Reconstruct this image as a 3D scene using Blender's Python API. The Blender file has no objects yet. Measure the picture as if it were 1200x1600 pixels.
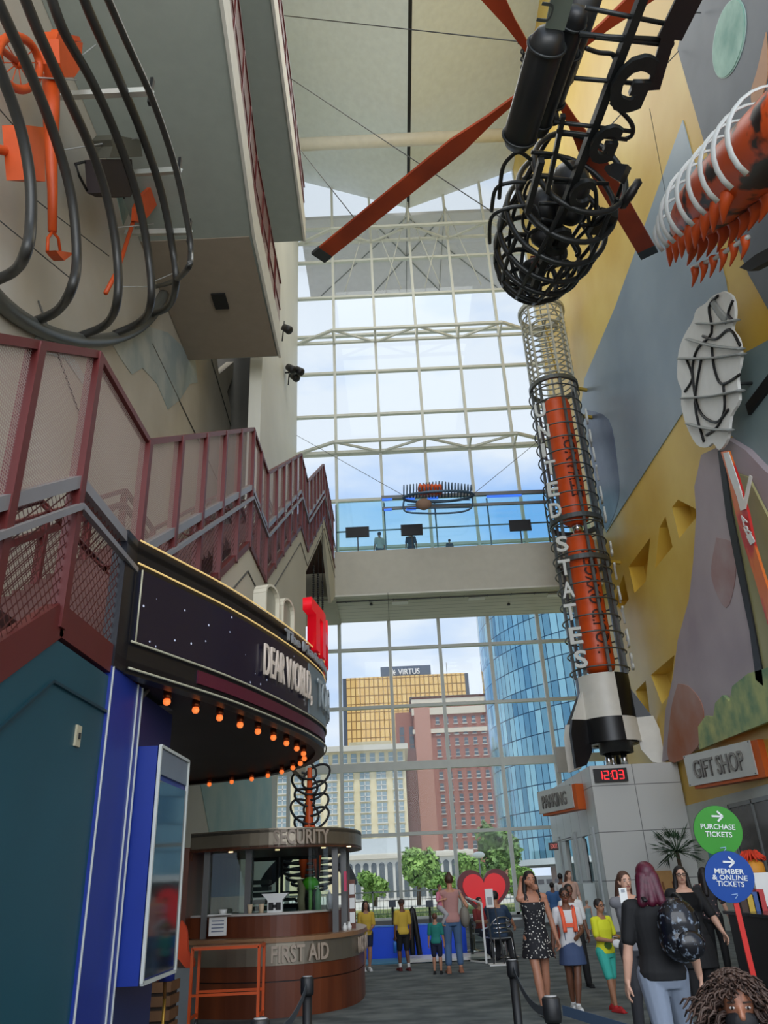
import bpy, bmesh, math, random
from mathutils import Vector, Matrix, noise
random.seed(7)
sc = bpy.context.scene
col = sc.collection
# ------------------------------------------------------------------ camera
F = 1200.0; CAMH = 1.6
PITCH = math.atan(578/1200.); ROLL = math.atan(.047)
cam = bpy.data.cameras.new('camera'); cam_o = bpy.data.objects.new('camera', cam); col.objects.link(cam_o)
cam.sensor_fit = 'VERTICAL'; cam.sensor_height = 32; cam.sensor_width = 24; cam.lens = F/1600*32
cam.clip_start = .05; cam.clip_end = 3000
_r0 = Matrix.Rotation(PITCH, 4, 'X') @ Matrix.Rotation(math.pi/2, 4, 'X')
cam_o.matrix_world = Matrix.Translation((0, 0, CAMH)) @ _r0 @ Matrix.Rotation(-ROLL, 4, 'Z')
sc.camera = cam_o
def ray(px, py):
    x = px-600; y = py-800; c, s = math.cos(ROLL), math.sin(ROLL)
    u = x*c-y*s; v = x*s+y*c
    return Vector((u, F*math.cos(PITCH)+v*math.sin(PITCH), F*math.sin(PITCH)-v*math.cos(PITCH)))
def at(px, py, X=None, Y=None, Z=None):
    """point of the place seen in that direction, at a known wall, depth or height"""
    r = ray(px, py)
    t = X/r.x if X is not None else Y/r.y if Y is not None else (Z-CAMH)/r.z
    return r*t+Vector((0, 0, CAMH))
# ------------------------------------------------------------------ world, sun, exposure
sc.view_settings.view_transform = 'Standard'; sc.view_settings.look = 'None'
sc.view_settings.gamma = 1; sc.view_settings.use_curve_mapping = False
sc.view_settings.exposure = 0.0
W = bpy.data.worlds.new('sky'); sc.world = W; W.use_nodes = True
nt = W.node_tree; nt.nodes.clear()
def lin(c):
    return tuple(((v/255)/12.92 if v/255 <= .04045 else ((v/255+.055)/1.055)**2.4) for v in c)+(1,)
tc = nt.nodes.new('ShaderNodeTexCoord'); mp = nt.nodes.new('ShaderNodeMapping'); mp.inputs['Scale'].default_value = (1.2, 1.2, 3.2)
mp.inputs['Location'].default_value = (.3, 0, .55)
nz = nt.nodes.new('ShaderNodeTexNoise'); nz.inputs['Scale'].default_value = 1.7; nz.inputs['Detail'].default_value = 6; nz.inputs['Roughness'].default_value = .5
rp = nt.nodes.new('ShaderNodeValToRGB'); rp.color_ramp.elements[0].position = .36; rp.color_ramp.elements[0].color = lin((140, 188, 248))
rp.color_ramp.elements[1].position = .56; rp.color_ramp.elements[1].color = lin((232, 240, 252))
bg = nt.nodes.new('ShaderNodeBackground'); bg.inputs['Strength'].default_value = 1.08
ow = nt.nodes.new('ShaderNodeOutputWorld')
nt.links.new(tc.outputs['Generated'], mp.inputs['Vector']); nt.links.new(mp.outputs[0], nz.inputs['Vector'])
nt.links.new(nz.outputs[0], rp.inputs[0]); nt.links.new(rp.outputs[0], bg.inputs['Color']); nt.links.new(bg.outputs[0], ow.inputs['Surface'])
def light(name, kind, loc, aim, energy, size=None, color=(1, 1, 1), size_y=None, **kw):
    l = bpy.data.lights.new(name, kind); l.energy = energy; l.color = color
    if kind == 'AREA':
        l.size = size
        if size_y: l.shape = 'RECTANGLE'; l.size_y = size_y
    for k, v in kw.items(): setattr(l, k, v)
    o = bpy.data.objects.new(name, l); col.objects.link(o); o.location = loc
    o.rotation_euler = (Vector(aim)-Vector(loc)).to_track_quat('-Z', 'Y').to_euler()
    return o
light('sun', 'SUN', (0, 60, 80), (0, 90, 0), 3.2, angle=math.radians(8), color=(1, .96, .9))
light('fill_behind_camera', 'AREA', (2, -14, 14), (2, 16, 26), 5600, 22, size_y=22, color=(.95, .98, 1))  # soft fill lamp added behind the camera to brighten the hall and ceiling
light('fill_under_ceiling', 'AREA', (2, 20, 36.5), (2, 20, 0), 1400, 9, size_y=18, color=(.97, .99, 1))  # added fill lamp hung below the closed ceiling, stands for no opening
# ------------------------------------------------------------------ materials
_m = {}
def mat(name, rgb, rough=.6, metal=0, var=0, vscale=3, bump=0, bscale=40, spec=.5, emit=None, estr=1, coat=0):
    if name in _m: return _m[name]
    m = bpy.data.materials.new(name); m.use_nodes = True; t = m.node_tree; b = t.nodes['Principled BSDF']
    c = lin(rgb); b.inputs['Base Color'].default_value = c; b.inputs['Roughness'].default_value = rough
    b.inputs['Metallic'].default_value = metal; b.inputs['Specular IOR Level'].default_value = spec
    if coat: b.inputs['Coat Weight'].default_value = coat
    g = t.nodes.new('ShaderNodeTexCoord')
    n = t.nodes.new('ShaderNodeTexNoise'); n.inputs['Scale'].default_value = vscale; n.inputs['Detail'].default_value = 5
    t.links.new(g.outputs['Object'], n.inputs['Vector'])
    var = var or .04
    r = t.nodes.new('ShaderNodeValToRGB')
    r.color_ramp.elements[0].position = .3; r.color_ramp.elements[1].position = .7
    r.color_ramp.elements[0].color = tuple(max(0, x*(1-var)) for x in c[:3])+(1,)
    r.color_ramp.elements[1].color = tuple(min(1, x*(1+var)) for x in c[:3])+(1,)
    t.links.new(n.outputs[0], r.inputs[0]); t.links.new(r.outputs[0], b.inputs['Base Color'])
    if bump:
        n2 = t.nodes.new('ShaderNodeTexNoise'); n2.inputs['Scale'].default_value = bscale; n2.inputs['Detail'].default_value = 4
        t.links.new(g.outputs['Object'], n2.inputs['Vector'])
        bm_ = t.nodes.new('ShaderNodeBump'); bm_.inputs['Strength'].default_value = bump
        t.links.new(n2.outputs[0], bm_.inputs['Height']); t.links.new(bm_.outputs[0], b.inputs['Normal'])
    if emit:
        b.inputs['Emission Color'].default_value = lin(emit); b.inputs['Emission Strength'].default_value = estr
    _m[name] = m
    return m
def two_tone(name, c1, c2, scale=2, lo=.42, hi=.58, rough=.6, stretch=(1, 1, 1), detail=4, bump=0, tex='noise'):
    if name in _m: return _m[name]
    m = bpy.data.materials.new(name); m.use_nodes = True; t = m.node_tree; b = t.nodes['Principled BSDF']
    b.inputs['Roughness'].default_value = rough
    g = t.nodes.new('ShaderNodeTexCoord'); mp = t.nodes.new('ShaderNodeMapping'); mp.inputs['Scale'].default_value = stretch
    t.links.new(g.outputs['Object'], mp.inputs['Vector'])
    if tex == 'noise':
        n = t.nodes.new('ShaderNodeTexNoise'); n.inputs['Scale'].default_value = scale; n.inputs['Detail'].default_value = detail
    else:
        n = t.nodes.new('ShaderNodeTexVoronoi'); n.inputs['Scale'].default_value = scale
    t.links.new(mp.outputs[0], n.inputs['Vector'])
    r = t.nodes.new('ShaderNodeValToRGB'); r.color_ramp.elements[0].position = lo; r.color_ramp.elements[1].position = hi
    r.color_ramp.elements[0].color = lin(c1); r.color_ramp.elements[1].color = lin(c2)
    t.links.new(n.outputs[0], r.inputs[0]); t.links.new(r.outputs[0], b.inputs['Base Color'])
    if bump:
        bm_ = t.nodes.new('ShaderNodeBump'); bm_.inputs['Strength'].default_value = bump
        t.links.new(n.outputs[0], bm_.inputs['Height']); t.links.new(bm_.outputs[0], b.inputs['Normal'])
    _m[name] = m
    return m
def grid_mat(name, base, line, sx, sz, lw=.03, rough=.5, metal=0, axis='XZ', base2=None, spec=.5, c_u=False):
    """panels of sx by sz metres with joint lines (brick texture without offset)"""
    if name in _m: return _m[name]
    m = bpy.data.materials.new(name); m.use_nodes = True; t = m.node_tree; b = t.nodes['Principled BSDF']
    b.inputs['Roughness'].default_value = rough; b.inputs['Metallic'].default_value = metal; b.inputs['Specular IOR Level'].default_value = spec
    g = t.nodes.new('ShaderNodeTexCoord'); s = t.nodes.new('ShaderNodeSeparateXYZ'); cb = t.nodes.new('ShaderNodeCombineXYZ')
    t.links.new(g.outputs['UV' if c_u else 'Object'], s.inputs[0])
    t.links.new(s.outputs[axis[0]], cb.inputs['X']); t.links.new(s.outputs[axis[1]], cb.inputs['Y'])
    br = t.nodes.new('ShaderNodeTexBrick'); br.offset = 0; br.squash = 1
    br.inputs['Scale'].default_value = 1; br.inputs['Brick Width'].default_value = sx; br.inputs['Row Height'].default_value = sz
    br.inputs['Mortar Size'].default_value = lw; br.inputs['Mortar Smooth'].default_value = 0
    br.inputs['Color1'].default_value = lin(base); br.inputs['Color2'].default_value = lin(base2 or base); br.inputs['Mortar'].default_value = lin(line)
    t.links.new(cb.outputs[0], br.inputs['Vector']); t.links.new(br.outputs[0], b.inputs['Base Color'])
    _m[name] = m
    return m
def glass_mat(name, tint=(255, 255, 255), refl=.08, rough=0.0):
    if name in _m: return _m[name]
    m = bpy.data.materials.new(name); m.use_nodes = True; t = m.node_tree; t.nodes.clear()
    o = t.nodes.new('ShaderNodeOutputMaterial'); tr = t.nodes.new('ShaderNodeBsdfTransparent'); tr.inputs[0].default_value = lin(tint)
    gl = t.nodes.new('ShaderNodeBsdfGlossy'); gl.inputs['Roughness'].default_value = rough
    fr = t.nodes.new('ShaderNodeFresnel'); fr.inputs['IOR'].default_value = 1.45
    mu = t.nodes.new('ShaderNodeMath'); mu.operation = 'MULTIPLY'; mu.inputs[1].default_value = refl/.04*.5
    mx = t.nodes.new('ShaderNodeMixShader'); t.links.new(fr.outputs[0], mu.inputs[0]); t.links.new(mu.outputs[0], mx.inputs[0])
    t.links.new(tr.outputs[0], mx.inputs[1]); t.links.new(gl.outputs[0], mx.inputs[2]); t.links.new(mx.outputs[0], o.inputs[0])
    _m[name] = m
    return m
def mesh_mat(name, rgb, pitch, hole, mode='dots', axes='YZ'):
    """perforated or woven metal: real openings by a repeating pattern in the sheet's own metres"""
    if name in _m: return _m[name]
    m = bpy.data.materials.new(name); m.use_nodes = True; t = m.node_tree; L = t.links.new
    b = t.nodes['Principled BSDF']; b.inputs['Base Color'].default_value = lin(rgb); b.inputs['Roughness'].default_value = .5
    g = t.nodes.new('ShaderNodeTexCoord'); s = t.nodes.new('ShaderNodeSeparateXYZ'); L(g.outputs['Object'], s.inputs[0])
    def M(op, a, b_=None):
        n = t.nodes.new('ShaderNodeMath'); n.operation = op
        for i, v in enumerate((a, b_)):
            if v is None: continue
            if isinstance(v, (int, float)): n.inputs[i].default_value = v
            else: L(v, n.inputs[i])
        return n.outputs[0]
    u, v = s.outputs[axes[0]], s.outputs[axes[1]]
    if mode == 'dots':
        fu = M('SUBTRACT', M('FRACT', M('DIVIDE', u, pitch)), .5); fv = M('SUBTRACT', M('FRACT', M('DIVIDE', v, pitch)), .5)
        d = M('SQRT', M('ADD', M('MULTIPLY', fu, fu), M('MULTIPLY', fv, fv)))
        fac = M('LESS_THAN', d, hole)
    else:
        a = M('ABSOLUTE', M('SUBTRACT', M('FRACT', M('DIVIDE', M('ADD', u, v), pitch)), .5))
        c = M('ABSOLUTE', M('SUBTRACT', M('FRACT', M('DIVIDE', M('SUBTRACT', u, v), pitch)), .5))
        fac = M('LESS_THAN', M('MAXIMUM', a, c), .5-hole)
    tr = t.nodes.new('ShaderNodeBsdfTransparent'); mx = t.nodes.new('ShaderNodeMixShader')
    L(fac, mx.inputs[0]); L(b.outputs[0], mx.inputs[1]); L(tr.outputs[0], mx.inputs[2])
    L(mx.outputs[0], t.nodes['Material Output'].inputs[0])
    _m[name] = m
    return m
# ------------------------------------------------------------------ mesh building
class MB:
    def __init__(s): s.v = []; s.f = []; s.mi = []; s.sm = []
    def add(s, vs, fs, mi=0, smooth=False):
        n = len(s.v); s.v += [Vector(p) for p in vs]
        for f in fs: s.f.append([i+n for i in f]); s.mi.append(mi); s.sm.append(smooth)
        return s
    def box(s, a, b, mi=0):
        x0, y0, z0 = a; x1, y1, z1 = b
        x0, x1 = sorted((x0, x1)); y0, y1 = sorted((y0, y1)); z0, z1 = sorted((z0, z1))
        vs = [(x0,y0,z0),(x1,y0,z0),(x1,y1,z0),(x0,y1,z0),(x0,y0,z1),(x1,y0,z1),(x1,y1,z1),(x0,y1,z1)]
        return s.add(vs, [(0,3,2,1),(4,5,6,7),(0,1,5,4),(1,2,6,5),(2,3,7,6),(3,0,4,7)], mi)
    def cbox(s, c, size, mi=0, rz=0):
        c = Vector(c); h = Vector(size)/2; R = Matrix.Rotation(rz, 3, 'Z')
        vs = [c+R@Vector((sx*h.x, sy*h.y, sz*h.z)) for sz in (-1, 1) for sx, sy in ((-1,-1),(1,-1),(1,1),(-1,1))]
        return s.add(vs, [(0,3,2,1),(4,5,6,7),(0,1,5,4),(1,2,6,5),(2,3,7,6),(3,0,4,7)], mi)
    def bar(s, a, b, w, h=None, mi=0, up=(0, 0, 1)):
        """rectangular bar from a to b, w across, h along up"""
        a = Vector(a); b = Vector(b); h = h or w; d = (b-a).normalized(); u = Vector(up)
        if abs(d.dot(u)) > .98: u = Vector((1, 0, 0)) if abs(d.x) < .9 else Vector((0, 1, 0))
        x = d.cross(u).normalized(); y = x.cross(d).normalized()
        vs = [p+x*i*w/2+y*j*h/2 for p in (a, b) for i, j in ((-1,-1),(1,-1),(1,1),(-1,1))]
        return s.add(vs, [(0,1,2,3),(7,6,5,4),(0,4,5,1),(1,5,6,2),(2,6,7,3),(3,7,4,0)], mi)
    def tube(s, pts, r, n=8, closed=False, mi=0, flat=1.0):
        pts = [Vector(p) for p in pts]; m = len(pts); rr = r if isinstance(r, (list, tuple)) else [r]*m
        up = None; rings = []
        for i, p in enumerate(pts):
            if closed: d = pts[(i+1) % m]-pts[i-1]
            else: d = pts[min(i+1, m-1)]-pts[max(i-1, 0)]
            if d.length < 1e-9: d = Vector((0, 0, 1))
            d.normalize()
            if up is None:
                up = Vector((0, 0, 1)) if abs(d.z) < .9 else Vector((1, 0, 0))
            x = d.cross(up)
            if x.length < 1e-6: x = d.cross(Vector((1, 0, .3)))
            x.normalize(); y = x.cross(d).normalized(); up = y
            rings.append([p+(x*math.cos(2*math.pi*k/n)+y*math.sin(2*math.pi*k/n)*flat)*rr[i] for k in range(n)])
        vs = [q for R_ in rings for q in R_]; fs = []
        for i in range(m if closed else m-1):
            j = (i+1) % m
            for k in range(n): fs.append((i*n+k, i*n+(k+1) % n, j*n+(k+1) % n, j*n+k))
        if not closed: fs += [tuple(reversed(range(n))), tuple((m-1)*n+k for k in range(n))]
        return s.add(vs, fs, mi, True)
    def lathe(s, prof, c=(0, 0, 0), n=24, mi=0, axis=None, smooth=True, cap=True, a0=0, a1=2*math.pi):
        """prof: list of (radius, height) round an axis through c"""
        c = Vector(c); A = Vector(axis).normalized() if axis else Vector((0, 0, 1))
        X = A.cross(Vector((0, 1, 0)) if abs(A.y) < .9 else Vector((1, 0, 0))).normalized(); Yv = A.cross(X)
        full = abs(a1-a0-2*math.pi) < 1e-6; k_ = n if full else n+1
        vs = [c+A*h+(X*math.cos(a0+(a1-a0)*k/n)+Yv*math.sin(a0+(a1-a0)*k/n))*r for r, h in prof for k in range(k_)]
        fs = []
        for i in range(len(prof)-1):
            for k in range(n):
                k2 = (k+1) % k_ if full else k+1
                fs.append((i*k_+k, i*k_+k2, (i+1)*k_+k2, (i+1)*k_+k))
        if cap and full:
            if prof[0][0] > 1e-6: fs.append(tuple(reversed(range(n))))
            if prof[-1][0] > 1e-6: fs.append(tuple((len(prof)-1)*n+k for k in range(n)))
        return s.add(vs, fs, mi, smooth)
    def ball(s, c, r, n=12, mi=0, rot=None):
        r = Vector(r) if not isinstance(r, (int, float)) else Vector((r, r, r)); c = Vector(c); vs = []; m = max(4, n//2)
        for i in range(1, m):
            for k in range(n):
                a = math.pi*i/m; b = 2*math.pi*k/n
                p = Vector((math.sin(a)*math.cos(b)*r.x, math.sin(a)*math.sin(b)*r.y, math.cos(a)*r.z))
                vs.append(c+(rot@p if rot else p))
        for q in (Vector((0, 0, r.z)), Vector((0, 0, -r.z))): vs.append(c+(rot@q if rot else q))
        t = len(vs)-2; fs = []
        for i in range(m-2):
            for k in range(n): fs.append((i*n+k, (i+1)*n+k, (i+1)*n+(k+1) % n, i*n+(k+1) % n))
        for k in range(n): fs += [(t, k, (k+1) % n), (t+1, (m-2)*n+(k+1) % n, (m-2)*n+k)]
        return s.add(vs, fs, mi, True)
    def prism(s, poly, d, mi=0):
        """closed outline of 3D points swept along vector d"""
        d = Vector(d); P = [Vector(p) for p in poly]; n = len(P)
        vs = P+[p+d for p in P]
        fs = [tuple(range(n)), tuple(reversed(range(n, 2*n)))]+[((i+1) % n, i, i+n, (i+1) % n+n) for i in range(n)]
        return s.add(vs, fs, mi)
    def quad(s, a, b, c, d, mi=0): return s.add([a, b, c, d], [(0, 1, 2, 3)], mi)
    def build(s, name, m, parent=None, recalc=True, origin=None):
        me = bpy.data.meshes.new(name)
        o3 = Vector(origin) if origin is not None else None
        me.from_pydata([tuple(p-o3) if o3 else tuple(p) for p in s.v], [], s.f)
        ms = m if isinstance(m, (list, tuple)) else [m]
        for q in ms: me.materials.append(q)
        for i, p in enumerate(me.polygons): p.material_index = s.mi[i]; p.use_smooth = s.sm[i]
        if recalc:
            bm = bmesh.new(); bm.from_mesh(me); bmesh.ops.recalc_face_normals(bm, faces=bm.faces); bm.to_mesh(me); bm.free()
        o = bpy.data.objects.new(name, me); col.objects.link(o)
        if o3: o.location = o3
        if parent: put(o, parent)
        return o
def put(o, parent):
    o.parent = parent; p = parent
    o.matrix_parent_inverse = world_m(parent).inverted()
def world_m(o):
    m = Matrix.LocRotScale(o.location, o.rotation_euler, o.scale)
    return world_m(o.parent) @ o.matrix_parent_inverse @ m if o.parent else m
def tag(o, label=None, cat=None, group=None, kind=None):
    if label: o['label'] = label
    if cat: o['category'] = cat
    if group: o['group'] = group
    if kind: o['kind'] = kind
    return o
def thing(name, label, cat, loc=(0, 0, 0), group=None, rz=0):
    o = bpy.data.objects.new(name, None); col.objects.link(o); o.location = loc; o.rotation_euler = (0, 0, rz); o.empty_display_size = .1
    return tag(o, label, cat, group)
def struct(name, mb, m, **k):
    o = mb.build(name, m, **k); o['kind'] = 'structure'; return o
def copy_tree(o, parent=None):
    c = o.copy(); col.objects.link(c)
    if parent: c.parent = parent; c.matrix_parent_inverse = o.matrix_parent_inverse.copy()
    for ch in [q for q in bpy.data.objects if q.parent == o]: copy_tree(ch, c)
    return c
def text(name, s, m, origin, xdir, ydir, height, width=None, depth=.01, parent=None, bold=0.0, spacing=1.0, align='LEFT'):
    """lettering as a mesh: cap height and total width in metres, laid along xdir/ydir"""
    cu = bpy.data.curves.new(name, 'FONT'); cu.body = s; cu.size = 1; cu.extrude = .5; cu.offset = bold; cu.space_character = spacing
    cu.resolution_u = 3
    t = bpy.data.objects.new(name, cu); col.objects.link(t)
    dg = bpy.context.evaluated_depsgraph_get(); me = bpy.data.meshes.new_from_object(t.evaluated_get(dg))
    bpy.data.objects.remove(t); bpy.data.curves.remove(cu)
    xs = [v.co.x for v in me.vertices]; x0, x1 = min(xs), max(xs); caph = .69
    sy = height/caph; sx = (width/(x1-x0)) if width else sy
    X = Vector(xdir).normalized(); Y = Vector(ydir).normalized(); N = X.cross(Y).normalized(); O = Vector(origin)
    sh = {'LEFT': -x0, 'CENTER': -(x0+x1)/2}[align]
    for v in me.vertices:
        c = v.co; v.co = O+X*((c.x+sh)*sx)+Y*(c.y*sy)+N*(c.z*depth+depth/2)
    me.materials.clear(); me.materials.append(m)
    for p in me.polygons: p.material_index = 0
    o = bpy.data.objects.new(name, me); col.objects.link(o)
    if parent: put(o, parent)
    return o
def arc(c, r, a0, a1, n, ax=(1, 0, 0), ay=(0, 1, 0), ry=None):
    c = Vector(c); ax = Vector(ax); ay = Vector(ay); ry = r if ry is None else ry
    return [c+ax*r*math.cos(a0+(a1-a0)*i/n)+ay*ry*math.sin(a0+(a1-a0)*i/n) for i in range(n+1)]
def ring(c, r, n=32, ax=(1, 0, 0), ay=(0, 1, 0), ry=None): return arc(c, r, 0, 2*math.pi, n, ax, ay, ry)[:-1]
def smooth_path(pts, n=6):
    P = [Vector(p) for p in pts]; out = []
    for i in range(len(P)-1):
        p0 = P[max(i-1, 0)]; p1 = P[i]; p2 = P[i+1]; p3 = P[min(i+2, len(P)-1)]
        for k in range(n):
            t = k/n
            out.append(.5*((2*p1)+(p2-p0)*t+(2*p0-5*p1+4*p2-p3)*t*t+(3*p1-p0-3*p2+p3)*t**3))
    out.append(P[-1]); return out
# ------------------------------------------------------------------ palette
white_steel = mat('white_steel', (205, 208, 200), .45)
plaster = mat('plaster', (214, 214, 204), .8, var=.05, vscale=.6)
beige_wall = mat('beige_wall', (198, 192, 172), .75, var=.06, vscale=.5)
maroon = mat('maroon_steel', (94, 30, 28), .45, var=.08)
black = mat('black', (18, 18, 20), .5)
dark_steel = mat('dark_steel', (58, 60, 60), .42, metal=.3, var=.12)
grey_steel = mat('grey_steel', (120, 122, 120), .4, metal=.5)
orange_p = mat('orange_paint', (212, 84, 30), .45, var=.08)
white_p = mat('white_paint', (232, 232, 228), .4)
chrome = mat('chrome', (210, 210, 212), .15, metal=1)
wood_red = two_tone('cherry_wood', (92, 44, 24), (118, 60, 32), 4, .35, .65, .35, (1, 1, .12))
def thin_panel(s, pts, th, mi=0, inward=(-1, 0, 0)): s.prism(pts, Vector(inward)*th, mi); return s
# ------------------------------------------------------------------ floor and ground
two_tone('carpet', (70, 77, 78), (108, 114, 112), 2.6, .38, .64, .95, (.7, 1, 1), 8, .15)
m = MB(); m.box((-12, -12, -.3), (14, 34.2, 0)); struct('floor', m, _m['carpet'])
m = MB(); m.box((-80, 34.2, -.5), (160, 420, -.06)); struct('ground', m, mat('pavement', (178, 176, 166), .9, var=.08, vscale=.1))
m = MB(); m.box((-150, -200, -.5), (150, -12.1, -.06)); struct('bounce_ground', m, mat('bounce_pale', (214, 210, 200), .9))  # unseen pale ground added behind the camera to bounce sun onto the ceiling
# ------------------------------------------------------------------ glass end wall
GY = 34.0; XS = [-6.82, -4.55, -2.3, -.03, 2.24, 4.5, 6.77, 9.0]
def roof_z(x): return 38.3+.42*abs(x-2.33)
ZS = [3.34, 6.0, 8.5, 11.1, 12.9, 16.1, 18.68, 21.35, 23.66, 26.39, 28.89, 31.62, 34.3, 36.9]
m = MB()
for x in XS: m.box((x-.07, GY-.12, .24), (x+.07, GY+.12, roof_z(x)+.1))
for z in ZS:
    h = .17 if abs(z-6) < .1 else .065
    m.box((-6.9, GY-.1, z-h), (9.1, GY+.1, z+h))
m.box((-6.9, GY-.12, .18), (9.1, GY+.12, .34))
struct('window_1', m, white_steel)
m = MB(); m.box((-6.9, GY-.012, .3), (9.1, GY+.012, 40.9)); struct('window_2', m, glass_mat('clear_glass', (250, 252, 252), .018))
m = MB(); m.box((-6.9, GY-.2, 0), (9.1, GY+.2, .22)); struct('baseboard_far', m, mat('grey_sill', (110, 112, 112), .6))
# stiffening trusses on the inside of the glass
for k, z in enumerate((21.35, 28.3, 35.6)):
    t = MB(); yi = 32.75
    t.bar((-2.3, yi, z), (6.8, yi, z), .16, .14); t.bar((-4.5, GY-.1, z), (-2.3, yi, z), .16, .12); t.bar((6.8, yi, z), (9.0, GY-.1, z), .16, .12)
    t.bar((-4.5, GY-.2, z), (9.0, GY-.2, z), .14, .14)
    for i in range(4):
        a, b = XS[2+i], XS[3+i]
        if i % 2 == 0: t.bar((a, yi, z), (b, GY-.1, z), .1, .1)
        else: t.bar((a, GY-.1, z), (b, yi, z), .1, .1)
    for x in XS[2:7]: t.bar((x, yi, z), (x, GY-.1, z), .09, .09)
    tag(t.build('stiffening_truss', white_steel), ['white horizontal steel truss across the glass just above the red stair railings', 'white horizontal steel truss across the middle of the tall glass wall', 'topmost white steel truss just under the folded ceiling'][k], 'truss')
m = MB()
for x in (-.03, 2.24, 4.5):
    m.tube([(x, 33.6, 37.9), (x+1.6, 33.75, 31.8)], .03, 5); m.tube([(x, 33.6, 37.9), (x-1.6, 33.75, 31.8)], .03, 5)
m.tube([(2.24, 33.2, 36.4), (2.24, 33.2, 37.9)], .07, 6)
struct('trim_1', m, white_steel)
# ------------------------------------------------------------------ ceiling
m = MB()
for x0, x1 in ((-7.2, 2.27), (2.39, 9.6)):
    a = [(x0, -10, roof_z(x0)), (x1, -10, roof_z(x1)), (x1, GY, roof_z(x1)), (x0, GY, roof_z(x0))]
    m.prism(a, (0, 0, .3))
struct('ceiling', m, mat('ceiling_white', (224, 232, 230), .85))
m = MB(); m.box((2.24, -10, 38.32), (2.42, GY, 38.7)); struct('trim_2', m, black)
m = MB(); m.tube([(-6.7, 28.4, 37.3), (9.05, 28.4, 37.3)], .34, 20)
tag(m.build('ceiling_tube', mat('cream_steel', (214, 210, 196), .5)), 'wide cream round tube crossing the hall under the ceiling', 'tube')
m = MB(); m.box((-4.35, GY+.3, 38.05), (9.8, 41.3, 38.3))
struct('roof_overhang', m, mat('soffit_grey', (205, 200, 200), .8))
m = MB()
for x in (-.03, 2.24, 4.5): m.box((x-.02, GY+.3, 38.03), (x+.02, 41.3, 38.06))
for a, b in (((2.24, 34.4), (8.5, 41)), ((2.24, 34.4), (-3.6, 41)), ((-.03, 34.4), (4.5, 41)), ((4.5, 34.4), (-.03, 41))): m.bar((*a, 38.03), (*b, 38.03), .05, .05)
struct('trim_3', m, grey_steel)
# ------------------------------------------------------------------ side walls
def cut(o, cutters):
    for c in cutters:
        md = o.modifiers.new('b', 'BOOLEAN'); md.object = c; md.operation = 'DIFFERENCE'; md.solver = 'EXACT'
    dg = bpy.context.evaluated_depsgraph_get(); me = bpy.data.meshes.new_from_object(o.evaluated_get(dg))
    o.modifiers.clear(); o.data = me
    for c in cutters: bpy.data.objects.remove(c)
XR = 9.0
m = MB(); m.box((XR, 5, 0), (XR+.8, GY+.2, 42))
yellow = two_tone('yellow_mural', (214, 172, 58), (236, 206, 108), .22, .35, .7, .42)
wr = struct('wall_right', m, yellow)
tri = [[(1049,781),(1084,800),(1051,842),(1040,793)], [(1030,807),(1041,855),(1014,889),(1021,825)], [(1007,840),(1000,909),(983,927),(974,886)],
       [(966,898),(974,937),(962,954),(952,940)], [(1044,1024),(1037,1085),(1025,1101),(1008,1055)], [(1000,1064),(1006,1113),(995,1120),(985,1080)]]
cs = []
for T in tri:
    c = MB(); c.prism([at(*p, X=XR-.2) + Vector((0, 0, 0)) for p in T], (.75, 0, 0)); cs.append(c.build('cutter', yellow))
cut(wr, cs)
XL = -6.65
sky_wall = two_tone('beige_mural', (186, 178, 160), (206, 200, 186), .3, .35, .65, .6)
m = MB(); zig = [at(*p, X=XL) for p in [(372, 556), (345, 590), (352, 632), (372, 690)]]
pts = [Vector((XL, -2, 0)), Vector((XL, -2, 41.8))]
zy = at(330, 556, X=XL)
pts += [Vector((XL, zy.y, 41.8)), Vector((XL, zy.y, zy.z+1.5)), Vector((XL, at(342, 585, X=XL).y, at(342, 585, X=XL).z)), Vector((XL, at(376, 556, X=XL).y, at(376, 556, X=XL).z)),
        at(355, 612, X=XL), at(374, 700, X=XL)]
e_ = at(374, 700, X=XL); pts += [Vector((XL, e_.y, 0))]
m.prism(pts, (-.35, 0, 0)); struct('wall_left', m, sky_wall)
m = MB(); m.box((-9.2, 10, 0), (-9, 29, 41)); m.box((-9.2, 29, 12.5), (-4.76, 29.2, 41)); struct('wall_left_recess', m, mat('recess_grey', (120, 118, 112), .8))
# wall beyond the recess, next to the glass
ye = at(408, 620, X=-4.3).y
m = MB(); m.box((-4.75, ye, 12.2), (-4.3, GY-.15, 41.6)); struct('wall_left_far', m, mat('far_wall', (214, 214, 204), .6, var=.05, vscale=.4))
m = MB(); m.prism([(-5.0, y, z) for y, z in ((12.2, 0), (12.2, 5.5), (18.2, 9.2), (19.8, 9.2), (24.7, 12.2), (GY-.15, 12.2), (GY-.15, 0))], (-.4, 0, 0)); struct('wall_left_lower', m, plaster)
m = MB(); m.box((-6.65, 7.7, 0), (-5.3, 12.25, 4.2)); struct('wall_left_alcove', m, plaster)
# painted colour fields on the lower left wall
m = MB(); m.prism([at(*p, X=-5.0) for p in [(264, 1215), (308, 1215), (262, 1333)]][:0] or [at(*p, X=-5.0) for p in [(310, 1212), (424, 1212), (424, 1330), (332, 1330)]], (.015, 0, 0))
struct('wall_left_mural', m, two_tone('teal_wash', (150, 186, 184), (176, 200, 192), .8, .35, .65, .6))
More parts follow.
